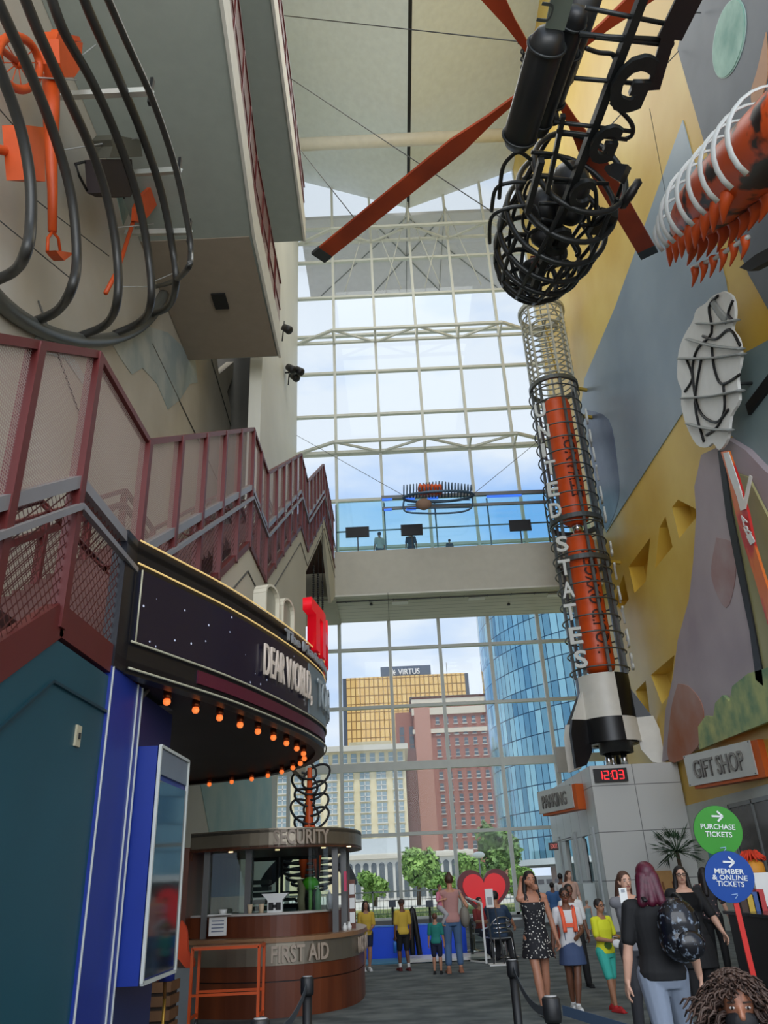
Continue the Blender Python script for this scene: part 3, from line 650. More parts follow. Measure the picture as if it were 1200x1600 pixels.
# bulbs round the rim
bulb_on = mat('bulb_glow', (255, 190, 110), .3, emit=(255, 120, 50), estr=.9); copper = mat('copper', (170, 84, 44), .3, metal=.8)
rim = out(mp_, -.26); LR = plan_len(rim)
def on_path(path, LL, s):
    i = max(k for k in range(len(LL)-1) if LL[k] <= s); a = Vector(path[i]); b = Vector(path[i+1]); return a.lerp(b, (s-LL[i])/(LL[i+1]-LL[i]))
proto = None; s = .75
while s < LR[-1]-.1:
    p = on_path(rim, LR, s)
    if proto is None:
        proto = thing('marquee_bulb', 'round amber bulb in a copper socket under the marquee rim', 'light bulb', (p.x, p.y, MZ0+.05), 'bulbs round the marquee')
        q = MB(); q.lathe([(.035, .0), (.04, -.06), (.03, -.07)], (p.x, p.y, MZ0+.05), 12); q.build('socket', copper, proto)
        q = MB(); q.ball((p.x, p.y, MZ0-.045), .036, 12); q.build('glass_bulb', bulb_on, proto)
    else:
        c_ = copy_tree(proto); c_.location = (p.x, p.y, MZ0+.05)
    s += .44
# standing channel letters on the marquee
cream = mat('letter_face', (206, 198, 176), .45)
for i, (px, py, w_, mm, lab) in enumerate(((436, 960, .5, cream, 'cream arched channel letter on the marquee, leftmost of the three'), (462, 972, .5, cream, 'cream arched channel letter on the marquee, middle one'))):
    h_ = hit_path(px, py+15, mp_); p = on_path(mp_, L, h_[1]-.1); q2 = on_path(mp_, L, h_[1]+w_); d = Vector((q2.x-p.x, q2.y-p.y, 0)).normalized(); nn = Vector((d.y, -d.x, 0))
    g2 = thing('channel_letter', lab, 'letter', (p.x, p.y, MZ1)); P0 = Vector((p.x, p.y, MZ1))-nn*.2; w_ *= .8
    path = [P0, P0+Vector((0, 0, .34))]+[P0+d*(w_/2-w_/2*math.cos(t))+Vector((0, 0, .34+.14*math.sin(t))) for t in [math.pi*k/8 for k in range(1, 8)]]+[P0+d*w_+Vector((0, 0, .34)), P0+d*w_]
    q = MB()
    for a_, b_ in zip(path, path[1:]): q.bar(a_, b_, .16, .03, up=d.cross(Vector((0,0,1))) if False else (b_-a_).cross(nn))
    q.build('shell', mm, g2)
    q = MB(); q.prism([v for v in path], nn*.03); q.build('back', mat('letter_back', (150, 146, 128), .5), g2)
h_ = hit_path(484, 1005, mp_); p = on_path(mp_, L, h_[1]-.2)
g2 = thing('red_sign_letters', 'glossy red block letters standing at the far end of the marquee', 'letters', (p.x, p.y, 4.3))
red_g = mat('sign_red', (222, 16, 34), .3, emit=(220, 10, 30), estr=.25)
for k, ch in enumerate('THE'):
    o = text('letter', ch, red_g, (0, 0, MZ1+.01), (1, 0, 0), (0, 0, 1), .55, .62, .12, None, .06); bend(o, mp_, h_[1]-.15+k*.58, -.05); put(o, g2)
# ------------------------------------------------------------------ security booth
def zat(px, py, Y): return at(px, py, Y=Y).z
bp = [(p.x, p.y) for p in smooth_path([(-3.2, 12.75, 0), (-2.5, 12.42, 0), (-1.8, 12.33, 0), (-1.2, 12.6, 0), (-.8, 13.2, 0), (-.66, 14.1, 0), (-.75, 15.2, 0), (-1.2, 16.1, 0), (-2.2, 16.7, 0), (-3.2, 16.8, 0)], 5)]
inner = lambda d: [(-3.2, bp[0][1]+d)]+[tuple(Vector(p)+Vector((-t.y, t.x))*d) for p, t in ((bp[i], (Vector(bp[i+1])-Vector(bp[i-1])).normalized()) for i in range(1, len(bp)-1))]+[(-3.2, bp[-1][1]-d)]
metal_b = mat('brushed_metal', (150, 140, 124), .35, metal=.7, var=.1, vscale=1)
g_ = thing('security_booth', 'round cherry wood security booth with metal bands and a flat canopy', 'booth', (-2.2, 14.5, 0))
m = MB(); ribbon(m, bp, 0, .42, .3); m.build('base_panel', wood_red, g_)
m = MB(); ribbon(m, out(bp, -.02), .42, .435, .2); m.build('shadow_gap', black, g_)
m = MB(); ribbon(m, bp, .435, .66, .3); m.build('lower_panel', wood_red, g_)
zb0, zb1 = .62, .9
m = MB(); ribbon(m, out(bp, .012), zb0, zb1, .28); m.build('metal_band', metal_b, g_)
m = MB(); ribbon(m, out(bp, .05), .9, .96, .4); m.build('lower_counter', mat('counter_tan', (150, 112, 80), .35), g_)
ip = inner(.3)[:-9]
m = MB(); ribbon(m, ip, .96, 1.24, .08); m.build('upper_panel', wood_red, g_)
m = MB(); ribbon(m, out(ip, .03), 1.24, 1.27, .45); m.build('upper_counter', mat('counter_white', (196, 190, 182), .3), g_)
m = MB(); ribbon(m, out(bp, .0), 2.14, 2.4, .1); m.build('canopy_band', metal_b, g_)
m = MB(); m.prism([(x, y, 2.13) for x, y in bp], (0, 0, .04)); m.build('canopy_ceiling', wood_red, g_)
m = MB(); m.prism([(x, y, 2.34) for x, y in bp], (0, 0, .04)); m.build('canopy_roof', mat('roof_grey', (90, 86, 80), .6), g_)
m = MB(); m.box((-3.38, 12.72, 0), (-3.2, 16.85, 2.2)); m.build('back_panel', wood_red, g_)
for x, y in ((-2.97, 12.95), (-2.3, 12.78), (-1.02, 13.15), (-.92, 13.6), (-.98, 15.4), (-2.9, 16.4)):
    q = MB(); q.box((x-.045, y-.045, .95), (x+.045, y+.045, 2.15)); q.build('column', mat('column_grey', (96, 96, 96), .35, metal=.5), g_)
for x0, x1, y in ((-2.9, -2.4, 16.45), (-2.3, -1.6, 16.35)):
    q = MB(); q.bar((x0, y, 1.5), (x1, y, 1.5), .05); q.bar((x0, y, 2.1), (x1, y, 2.1), .06); q.bar((x0, y, .9), (x0, y, 2.15), .05); q.bar((x1, y, .9), (x1, y, 2.15), .05); q.build('window_frame', dark_steel, g_)
q = MB(); q.box((-2.95, 13.0, 1.27), (-2.35, 13.01, 2.13)); q.build('glass_screen', glass_mat('booth_glass', (225, 235, 232), .08), g_)
q = MB(); q.box((-2.25, 12.83, 1.27), (-1.1, 12.84, 2.13)); q.build('glass_screen', _m['booth_glass'], g_)
for k, (px, py) in enumerate(((350, 1327), (424, 1323), (503, 1321), (545, 1320))):
    c_ = at(px, py+3, Z=2.12); q = MB(); q.lathe([(.035, 0), (.035, .012)], (c_.x, max(13, min(c_.y, 15)), 2.117), 10); q.build('downlight', mat('lamp_warm', (255, 230, 190), .3, emit=(255, 214, 160), estr=3), g_)
lw_ = mat('letter_tan', (176, 158, 140), .4)
bent_text('security_lettering', 'SECURITY', lw_, bp, (428, 1303), (511, 1303), 2.27, .19, .03, g_, .02)
bent_text('first_aid_lettering', 'FIRST AID', lw_, bp, (424, 1500), (510, 1500), .76, .2, .04, g_, .02)
h_ = hit_path(556, 1495, bp)
o = text('lost_lettering', 'LOST & FOUND', lw_, (0, 0, .66), (1, 0, 0), (0, 0, 1), .2, 1.35, .02, None, .02); bend(o, bp, h_[1], .04); put(o, g_)
# things on the booth counters
def on_z(px, py, z): return at(px, py, Z=z)
cz = 1.27
def cup(px, name='paper_cup', lab='', h=.12, r=.04, mm=None, y=12.72):
    p = at(px, 1440, Y=y); m = MB(); m.lathe([(r*.75, 0), (r, h), (r*.9, h), (r*.68, .01)], (p.x, y, cz), 16); return tag(m.build(name, mm or mat('cup_cream', (214, 190, 158), .6)), lab, 'cup')
cup(390, lab='cream paper cup on the booth counter, left of its pair'); cup(408, lab='cream paper cup on the booth counter beside the white bowl stand')
p = at(347, 1440, Y=12.75); m = MB(); m.lathe([(.05, 0), (.065, .07), (.06, .07), (.045, .01)], (p.x, 12.78, cz), 16); tag(m.build('bowl', white_p), 'small white bowl at the left end of the booth counter', 'bowl')
p = at(345, 1445, Y=12.75); m = MB(); m.cbox((p.x, 12.66, cz+.006), (.34, .14, .012), rz=.1); tag(m.build('paper_stack', white_p), 'loose white papers lying under the small bowl on the booth', 'papers')
p = at(430, 1430, Y=12.8); g2 = thing('bag_stand', 'white flared stand with a black bow shape on the booth counter', 'stand', (p.x, 12.8, cz))
m = MB(); w = .2; m.prism([(p.x-.11, 12.74, cz), (p.x+.11, 12.74, cz), (p.x+.11, 12.74, cz+.16), (p.x+.2, 12.74, cz+.25), (p.x-.2, 12.74, cz+.25), (p.x-.11, 12.74, cz+.16)], (0, .12, 0)); m.build('body', white_p, g2)
m = MB(); m.box((p.x-.09, 12.72, cz+.03), (p.x-.02, 12.74, cz+.13)); m.box((p.x+.02, 12.72, cz+.03), (p.x+.09, 12.74, cz+.13)); m.box((p.x-.03, 12.72, cz+.06), (p.x+.03, 12.74, cz+.1)); m.build('bow', black, g2)
for k in range(5):
    p = at(409, 1400, Y=13.1); m = MB(); m.box((p.x-.12, 13.0, cz+.02+k*.09), (p.x+.12, 13.3, cz+.08+k*.09))
    tag(m.build('file_tray', black), ['black file tray, lowest of the stack in the booth', 'black file tray, second from the bottom of the booth stack', 'black file tray in the middle of the booth stack', 'black file tray, second from the top of the booth stack', 'black file tray on top of the booth stack'][k], 'tray')
def bottle(px, y, r, h, mm, lab, name='pump_bottle', z=cz, cat='bottle'):
    p = at(px, 1430, Y=y); g3 = thing(name, lab, cat, (p.x, y, z)); m = MB(); m.lathe([(r, 0), (r, h*.7), (r*.45, h*.82), (r*.4, h*.88)], (p.x, y, z), 16); m.build('bottle_body', mm, g3)
    m = MB(); m.lathe([(r*.3, h*.88), (r*.3, h)], (p.x, y, z), 10); m.bar((p.x, y, z+h*.98), (p.x-r*1.2, y, z+h*.96), .014); m.build('pump', white_p, g3); return g3
bottle(497, 13.0, .045, .33, mat('soap_green', (150, 190, 150), .3), 'tall pale green pump bottle on the booth counter')
bottle(515, 13.1, .05, .26, mat('jar_grey', (140, 146, 150), .4), 'grey bottle standing beside the green pump bottle in the booth')
p = at(485, 1420, Y=13.3); m = MB(); m.ball((p.x, 13.3, cz+.36), (.13, .1, .1), 14); m.lathe([(.03, 0), (.03, .3)], (p.x, 13.3, cz), 10); tag(m.build('green_lamp', mat('lime', (92, 190, 40), .4)), 'bright lime green domed desk lamp inside the booth', 'lamp')
p = at(472, 1420, Y=13.0); m = MB(); m.tube([(p.x, 13, cz), (p.x-.02, 13, cz+.15), (p.x+.0, 13, cz+.3), (p.x-.05, 13, cz+.42)], [.05, .06, .05, .035], 10); tag(m.build('folded_umbrella', mat('tan_cloth', (170, 146, 118), .8)), 'tan rolled cloth bundle leaning in the booth beside the lamp', 'bundle')
p = at(452, 1430, Y=13.1); g2 = thing('desk_phone', 'black desk telephone between the white stand and the cloth bundle', 'telephone', (p.x, 13.1, cz)); m = MB(); m.prism([(p.x-.12, 13.0, cz), (p.x-.12, 13.25, cz), (p.x-.12, 13.25, cz+.1), (p.x-.12, 13.0, cz+.04)], (.24, 0, 0)); m.build('base', black, g2)
m = MB(); m.tube([(p.x-.12, 13.1, cz+.12), (p.x-.08, 13.1, cz+.16), (p.x+.08, 13.1, cz+.16), (p.x+.12, 13.1, cz+.12)], .022, 8); m.build('handset', black, g2)
p = at(475, 1430, Y=13.4); m = MB(); m.lathe([(.14, 0), (.14, .16), (.12, .2)], (p.x+.1, 13.45, cz), 16); tag(m.build('black_bin', black), 'round black container behind the green pump bottle in the booth', 'container')
p = at(541, 1400, Y=13.3); m = MB(); m.box((p.x-.02, 13.1, 1.5), (p.x+.02, 13.35, 1.78)); tag(m.build('pink_folder', mat('pink', (206, 60, 96), .5)), 'pink folder hung at the right end of the booth', 'folder')
g2 = thing('brochure_board', 'narrow dark wood board with white cards at the booth edge', 'notice board', (-.62, 13.6, .96)); bx_ = at(552, 1400, Y=13.6).x-.58; q = MB(); q.box((bx_-.05+.55, 13.6, .97), (bx_+.06+.55, 13.64, 1.66)); q.build('board', wood_red, g2)
for k in range(3): q = MB(); q.box((bx_+.52, 13.585, 1.05+k*.2), (bx_+.6, 13.6, 1.2+k*.2)); q.build('card', white_p, g2)
for k, (dx, dy) in enumerate(((-.05, 13.25), (.0, 13.5), (-.04, 13.75))):
    p = -.84+dx; m = MB(); m.lathe([(.035, 0), (.04, .05), (.02, .09), (.02, .11)], (p, dy, .96), 12)
    tag(m.build('sanitizer_jar', white_p), ['small white jar on the lower booth ledge, nearest the front', 'small white jar on the lower booth ledge, middle of three', 'small white jar on the lower booth ledge, farthest back'][k], 'jar')
p = at(334, 1470, Y=12.5); g2 = thing('paper_notice', 'white printed notice taped to the left of the booth panel', 'notice', (p.x, 12.6, 1.1))
m = MB(); m.box((p.x-.13, 12.72, 1.0), (p.x+.13, 12.73, 1.24)); n_ = m.build('sheet', white_p, g2)
for k in range(4): m = MB(); m.box((p.x-.09, 12.715, 1.05+k*.045), (p.x+.09, 12.72, 1.065+k*.045)); m.build('text_line', mat('ink', (120, 130, 150), .6), g2)



# orange wheeled rack before the booth
g2 = thing('orange_cart', 'empty orange metal cart frame on small castors in front of the booth', 'cart', (-2.6, 11.7, 0))
a = at(305, 1492, Y=11.6); b = at(408, 1487, Y=11.6); zt_ = .92
m = MB()
for x in (a.x, b.x):
    for y in (11.45, 11.85): m.bar((x, y, .1), (x, y, zt_), .035)
m.bar((a.x, 11.45, zt_), (b.x, 11.45, zt_), .035); m.bar((a.x, 11.85, zt_), (b.x, 11.85, zt_), .035); m.bar((a.x, 11.45, .4), (b.x, 11.45, .4), .03); m.bar((a.x, 11.85, .4), (b.x, 11.85, .4), .03)
for x in (a.x, b.x): m.bar((x, 11.45, zt_), (x, 11.85, zt_), .035); m.bar((x, 11.45, .15), (x, 11.85, .15), .03)
m.build('frame', orange_p, g2)
for x in (a.x, b.x):
    for y in (11.45, 11.85): q = MB(); q.lathe([(.045, -.015), (.045, .015)], (x, y, .045), 14, axis=(1, 0, 0)); q.bar((x, y, .06), (x, y, .12), .02); q.build('castor', dark_steel, g2)
m = MB(); m.box((a.x, 11.45, zt_+.015), (b.x, 11.85, zt_+.03)); m.build('tray', mat('tray_tan', (150, 100, 66), .5), g2)
# orange silhouette figure, flag, crate, grey box by the left wall
m = MB(); P = [at(*p, Y=12.0) for p in [(283, 1438), (291, 1452), (293, 1480), (296, 1492), (303, 1500), (301, 1512), (290, 1512), (280, 1500), (276, 1495), (278, 1460)]]
m.prism(smooth_path(P+[P[0]], 4)[:-1], (0, .08, 0)); tag(m.build('orange_cutout', mat('fluor_orange', (236, 78, 28), .5)), 'bright orange upright cutout between the flag and the booth', 'cutout')
m = MB(); p = at(291, 1508, Y=12.0); m.box((p.x-.16, 11.9, 0), (p.x+.12, 12.2, zat(290, 1512, 12.0))); tag(m.build('grey_bin', mat('bin_grey', (126, 132, 134), .5)), 'pale grey box on the floor under the orange cutout', 'box')
g2 = thing('flag', 'furled flag with red, white and blue folds on a wooden pole by the display case', 'flag', at(262, 1520, Y=9.2))
a = at(264, 1300, Y=9.2); b = at(257, 1560, Y=9.2); q = MB(); q.tube([a, b], .018, 8); q.build('pole', mat('pole_wood', (120, 80, 40), .4), g2)
q = MB(); q.ball(a, (.03, .03, .045), 10); q.tube([a, a+Vector((0, 0, .1))], [.02, .004], 8); q.build('finial', mat('brass', (190, 150, 70), .3, metal=.9), g2)
for k, (dx, mm) in enumerate(((-.05, mat('flag_red', (110, 30, 36), .8)), (0.0, mat('flag_navy', (26, 34, 92), .8)), (.045, mat('flag_blue', (30, 44, 130), .8)))):
    q = MB(); q.tube([a.lerp(b, t)+Vector((dx*(.3+t), -.03*k, 0)) for t in (.06, .2, .4, .6, .8, .9)], [.02, .05, .06, .07, .075, .06], 8); q.build('fold', mm, g2)
q = MB(); q.tube([a.lerp(b, t)+Vector((-.02-.02*math.sin(t*9), -.07, 0)) for t in (.3, .45, .6, .75)], .018, 6); q.build('white_stripe', mat('flag_white', (190, 176, 172), .8), g2)
q = MB(); q.lathe([(.14, 0), (.14, .03), (.04, .08)], (b.x, b.y, 0), 20); q.tube([(b.x, b.y, 0), b], .018, 8); q.build('base', mat('brass', (190, 150, 70)), g2)
p = at(250, 1565, Y=10.5); g2 = thing('wooden_crate', 'brown slatted wooden crate on the floor beside the blue pier', 'crate', (p.x, 10.5, 0)); ztc = zat(250, 1528, 10.5)
for k in range(5):
    q = MB(); q.box((p.x-.17, 10.3, ztc*(k)/5+.01), (p.x+.17, 10.32, ztc*(k+.8)/5)); q.box((p.x+.15, 10.32, ztc*k/5+.01), (p.x+.17, 10.7, ztc*(k+.8)/5)); q.build('slat', mat('crate_wood', (122, 86, 56), .7, var=.15), g2)
q = MB(); q.box((p.x-.15, 10.33, 0), (p.x+.14, 10.7, ztc-.04)); q.build('core', mat('crate_dark', (50, 38, 30), .8), g2)
m = MB(); p = at(297, 1339, X=-4.98); p = Vector((-5.0, 13.9, 2.2)); p = at(298, 1338, Y=12.9); m.box((p.x-.03, 12.86, p.z-.07), (p.x+.03, 12.92, p.z+.07)); 
tag(m.build('door_chime', mat('chime_brown', (120, 66, 40), .5)), 'small brown wall box on the pale wall left of the booth', 'wall box')
m = MB(); m.box((-5.0, 12.92, 0), (-3.4, 13.02, 4.0)); struct('wall_left_return', m, plaster)
# ------------------------------------------------------------------ ray-shaped wire exhibit behind the booth
SY = 18.6
g2 = thing('wire_exhibit', 'tall black wire cage creature with orange spine and dark fins behind the booth', 'sculpture', (at(485, 1400, Y=SY).x, SY, 0))
def S(px, py, dy=0): return at(px, py, Y=SY+dy)
cx_ = 485
for k in range(9):
    y = 1196+k*11; r = 17+3*math.sin(k*1.3); q = MB()
    c_ = S(cx_+(9 if k % 2 else -9), y+6); w = r/1200*SY*1.0
    q.tube(ring(c_, w*1.1, 24, (.94, 0, .34 if k % 2 else -.34), (0, .25, .8), w*1.0), .028, 6, closed=True); q.build('wire_loop', black, g2)
for k in range(9):
    t = k/8; y = 1325+t*72; w = (math.sin(math.pi*(.22+.7*t)))*40/1200*SY
    q = MB(); q.tube(ring(S(483+6*t, y), w, 28, (1, 0, 0), (0, .7, .25), w*.6), .03, 6, closed=True); q.build('wire_rib', dark_steel, g2)
q = MB(); q.tube([S(484, 1200), S(483, 1290), S(482, 1395)], [.05, .1, .1], 10); q.build('spine', orange_p, g2)
for dx in (-9, 12): q = MB(); q.tube([S(483+dx*.4, 1290, -.3), S(483+dx, 1330, -.35), S(483+dx*1.1, 1372, -.3)], [.05, .12, .04], 10); q.build('organ', orange_p, g2)
for P in ([(462, 1334), (440, 1338), (420, 1356), (407, 1376), (410, 1386), (425, 1382), (440, 1366), (452, 1350)], [(530, 1335), (545, 1350), (556, 1372), (556, 1382), (545, 1380), (534, 1368), (526, 1352)]):
    q = MB(); V = [S(*p) for p in P]; q.prism(smooth_path(V+[V[0]], 4)[:-1], (0, .1, 0)); q.build('fin', mat('fin_dark', (30, 34, 40), .4), g2)
q = MB(); q.tube([S(483, 1395), (S(483, 1395).x, SY, 0)], .06, 8); q.lathe([(.4, 0), (.4, .05)], (S(483, 1395).x, SY, 0), 24); q.build('stand', black, g2)
# ------------------------------------------------------------------ white core box, clock, doors
bx0, by0, bz = 6.15, 25.7, 4.66
panel_w = grid_mat('white_panels', (200, 200, 196), (128, 128, 126), 1.5, 1.35, .014, .5, axis='XZ')
m = MB(); m.box((bx0, by0, 0), (XR-.05, by0+.12, bz)); struct('wall_core_front', m, panel_w)
dz = 2.7
side_m = grid_mat('white_panels_side', (212, 216, 214), (130, 134, 134), 1.35, 1.35, .014, .5, axis='YZ')
m = MB(); ys = [by0+.12, 27.3, 28.3, 30.1, 31.2, GY-.3]
m.box((bx0, ys[0], 0), (bx0+.12, ys[1], bz)); m.box((bx0, ys[2], 0), (bx0+.12, ys[3], bz)); m.box((bx0, ys[4], 0), (bx0+.12, ys[5], bz)); m.box((bx0, ys[1], dz), (bx0+.12, ys[2], bz)); m.box((bx0, ys[3], dz), (bx0+.12, ys[4], bz))
m.box((bx0+.12, by0+.12, bz-.1), (XR-.05, GY-.3, bz)); struct('wall_core_side', m, side_m)
for n_, (y0, y1) in enumerate(((27.3, 28.3), (30.1, 31.2))):
    m = MB(); m.box((bx0+.5, y0, 0), (bx0+.56, y1, dz)); d = struct('door_%d' % (n_+1), m, mat('door_dark', (58, 62, 64), .5))
    q = MB(); q.bar((bx0+.46, y0+.15, 1.0), (bx0+.46, y0+.15, 1.3), .03); q.build('door_handle', chrome, d)
m = MB()
for y in (26.4, 29.2, 32.2): m.box((bx0-.06, y-.14, .5), (bx0, y+.14, 2.9))
struct('trim_11', m, mat('pilaster', (178, 184, 186), .4))
g2 = thing('digital_clock', 'black digital clock with red numerals high on the white core wall', 'clock', (7.2, by0, 4.3))
a = at(927, 1201, Y=by0-.1); b = at(982, 1221, Y=by0-.1); zc_ = (a.z+b.z)/2
m = MB(); m.box((a.x, by0-.12, zc_-.2), (b.x, by0, zc_+.2)); m.build('case', black, g2)
red_e = mat('led_red', (255, 40, 40), .4, emit=(255, 30, 40), estr=2.0)
seg = {'1': 'bc', '2': 'abged', '0': 'abcdef', '3': 'abgcd'}
def digit(ch, x, z, w, h):
    m = MB(); y = by0-.125; t = .028
    S_ = dict(a=((x, z+h), (x+w, z+h)), b=((x+w, z+h), (x+w, z+h/2)), c=((x+w, z+h/2), (x+w, z)), d=((x, z), (x+w, z)), e=((x, z), (x, z+h/2)), f=((x, z+h/2), (x, z+h)), g=((x, z+h/2), (x+w, z+h/2)))
    for s_ in seg[ch]: (p, q_), (r_, t_) = S_[s_]; m.bar((p, y, q_), (r_, y, t_), t, .01, up=(0, 1, 0))
    m.build('numeral', red_e, g2)
wx = b.x-a.x
for ch, f in (('1', .1), ('2', .3), ('0', .55), ('3', .75)): digit(ch, a.x+wx*f, zc_-.12, wx*.13, .24)
q = MB(); q.box((a.x+wx*.49, by0-.13, zc_+.03), (a.x+wx*.51, by0-.12, zc_+.06)); q.box((a.x+wx*.49, by0-.13, zc_-.06), (a.x+wx*.51, by0-.12, zc_-.03)); q.build('colon', red_e, g2)
# notice board (corkboard) and palm
p0 = at(1003, 1362, Y=by0-.05); p1 = at(1060, 1420, Y=by0-.05)
g2 = thing('cork_board', 'tan wooden peg board on the white core wall under the palm', 'notice board', (p0.x, by0, p1.z))
m = MB(); m.box((p0.x, by0-.06, p1.z), (p1.x, by0-.01, p0.z)); m.build('board', mat('cork', (196, 150, 96), .8, var=.08), g2)
for k in range(4): q = MB(); q.bar((p0.x+.25+k*.3, by0-.07, p0.z-.3), (p0.x+.25+k*.3, by0-.14, p0.z-.5), .04); q.build('peg', mat('peg_brown', (130, 80, 44), .6), g2)
def palm(px, py, Y, label):
    c_ = at(px, py, Y=Y); g3 = thing('potted_palm', label, 'plant', (c_.x, Y, 0)); zt_ = c_.z-.15
    q = MB(); q.tube([(c_.x, Y, .3), (c_.x+.03, Y, zt_*.6), (c_.x, Y, zt_)], [.07, .06, .05], 10); q.build('trunk', mat('palm_trunk', (78, 62, 48), .9), g3)
    q = MB(); q.lathe([(.2, 0), (.27, .4), (.24, .4), (.2, .1)], (c_.x, Y, 0), 20); q.build('pot', mat('pot', (70, 60, 54), .7), g3)
    q = MB(); rn = random.Random(3)
    for k in range(46):
        a = rn.uniform(0, 2*math.pi); e = rn.uniform(-.35, 1.3); ln = rn.uniform(.55, .85); d = Vector((math.cos(a)*math.cos(e), math.sin(a)*math.cos(e), math.sin(e)))
        st_ = Vector((c_.x, Y, zt_)); tip = st_+d*ln*.55
        q.tube([st_, tip], .009, 4)
        sd = d.cross(Vector((0, 0, 1))).normalized()
        for j in range(-4, 5):
            dd = (d+sd*j*.16).normalized()*ln*.55+Vector((0, 0, -.07*abs(j)*.5-.05)); w_ = (sd if j else d.cross(sd)).normalized()*.016
            q.add([tip, tip+dd*.5+w_, tip+dd, tip+dd*.5-w_], [(0, 1, 2, 3)])
    q.build('fronds', mat('palm_green', (44, 72, 44), .6, var=.25, vscale=8), g3, recalc=False)
palm(1056, 1322, 23.5, 'potted palm with spiky dark fronds before the white core wall')
# hanging box signs
def box_sign(name, label, txt, P, depth, tw):
    """P: plate corners tl, tr, br, bl"""
    tl, tr, br, bl = [Vector(p) for p in P]; X = (tr-tl).normalized(); U = Vector((0, 0, 1)); N = X.cross(U).normalized(); w = (tr-tl).length; h = (tl.z-bl.z+tr.z-br.z)/2; c0 = Vector((tl.x, tl.y, (bl.z+br.z+ (tl.z+tr.z))/4-h/2))
    g3 = thing(name, label, 'sign', c0)
    q = MB(); q.prism([c0, c0+X*w, c0+X*w+U*h, c0+U*h], -N*.03); q.build('plate', mat('sign_plate', (204, 204, 198), .35, metal=.2), g3)
    q = MB(); e = c0-N*.05; q.prism([e+X*w*.06-U*h*.1, e+X*w*1.08-U*h*.1, e+X*w*1.08+U*h*.98, e+X*w*.06+U*h*.98], -N*depth); q.build('orange_box', mat('sign_orange', (206, 96, 38), .5), g3)
    ins = c0+N*.0+U*h*.22
    text('lettering_shade', txt, mat('sign_shade', (96, 92, 88), .5), ins+X*w*.13+N*.002-U*h*.01+X*.012, X, U, h*.55, w*tw, .01, g3, .02)
    text('lettering', txt, mat('sign_letter', (150, 146, 140), .4, metal=.4), ins+X*w*.13+N*.012, X, U, h*.55, w*tw, .02, g3, .0)
    for fx, fz in ((.02, .04), (.98, .04), (.98, .96), (.02, .96)):
        q = MB(); q.ball(c0+X*w*fx+U*h*fz, .018, 8); q.build('screw', dark_steel, g3)
    return g3
box_sign('gift_shop_sign', 'large slanted white gift shop sign on an orange box, right wall', 'GIFT SHOP', [at(1067, 1180, Y=22.4), at(1170, 1155, X=8.72), at(1180, 1208, X=8.72), at(1077, 1229, Y=22.4)], .35, .74)
box_sign('parking_sign', 'white parking sign on an orange box above the restroom doors', 'PARKING', [at(839, 1239, Y=28.6), at(892, 1226, Y=26.9), at(895, 1264, Y=26.9), at(843, 1273, Y=28.6)], .4, .7)
g2 = thing('exit_sign', 'small dark lit sign near the glass left of the doors', 'sign', at(865, 1322, Y=30)); a = at(857, 1317, Y=30); b = at(873, 1328, Y=30)
m = MB(); m.box((a.x, 30, b.z), (b.x, 30.1, a.z)); m.build('case', mat('exit_case', (50, 20, 22), .4), g2)
text('lettering', 'EXIT', mat('exit_red', (220, 120, 110), .4, emit=(230, 110, 100), estr=.5), (a.x+.06, 29.99, b.z+.06), (1, 0, 0), (0, 0, 1), (a.z-b.z)*.6, (b.x-a.x)*.75, .01, g2)
m = MB(); m.bar(((a.x+b.x)/2, 30.05, a.z), (bx0, 30.05, a.z+.15), .04); m.build('bracket', grey_steel, g2)
# ------------------------------------------------------------------ shop front and ticket desk
m = MB(); a = at(1148, 1302, X=XR-.06); zt_ = a.z
m.box((XR-.1, 8, 1.0), (XR-.045, a.y, 1.1)); m.box((XR-.1, 8, 3.0), (XR-.045, a.y, 3.1))
y = a.y
while y > 9: m.box((XR-.1, y-.06, 1.0), (XR-.045, y, 3.1)); y -= 1.5
struct('window_3', m, grey_steel)
m = MB(); m.box((XR-.06, 8, 1.1), (XR-.045, a.y-.05, 3.0)); struct('window_4', m, mat('shop_dark', (70, 66, 62), .2))
m = MB(); c_ = at(1115, 1344, X=XR-.06); m.box((XR-.07, c_.y-.5, c_.z-.16), (XR-.05, c_.y+.3, c_.z+.2)); tag(m.build('cyan_poster', mat('cyan', (84, 170, 176), .6)), 'small cyan poster on the grey wall beside the shop window', 'poster')
g2 = thing('mascot_figure', 'yellow figure with a shaggy orange top behind the ticket signs', 'figure', at(1176, 1355, Y=15)); p = at(1176, 1355, Y=15)
m = MB(); m.lathe([(.14, -.3), (.2, -.1), (.19, .06), (.1, .12)], p, 20); m.build('body', mat('mascot_yellow', (224, 152, 50), .6), g2)
m = MB(); rn = random.Random(5)
for k in range(40): a_ = rn.uniform(0, 6.28); m.tube([p+Vector((0, 0, .1)), p+Vector((.12*math.cos(a_), .12*math.sin(a_), .18+rn.uniform(0, .08))), p+Vector((.25*math.cos(a_), .25*math.sin(a_), .08+rn.uniform(0, .08)))], [.03, .03, .008], 5)
m.build('shaggy_top', mat('mascot_orange', (214, 60, 30), .8), g2)
m = MB(); m.lathe([(.16, 0), (.12, p.z-.32)], (p.x, p.y, 0), 12); m.build('pedestal', dark_steel, g2)
g2 = thing('ticket_desk', 'long black ticket desk along the right wall', 'desk', (6.3, 12, 0))
a = at(1162, 1425, Y=12.0)
m = MB(); m.box((a.x, 10.2, 0), (8.6, 12.6, .98)); m.build('body', black, g2)
m = MB(); m.box((a.x-.05, 10.15, .98), (8.65, 12.65, 1.02)); m.build('worktop', mat('desk_top', (44, 48, 50), .2), g2)
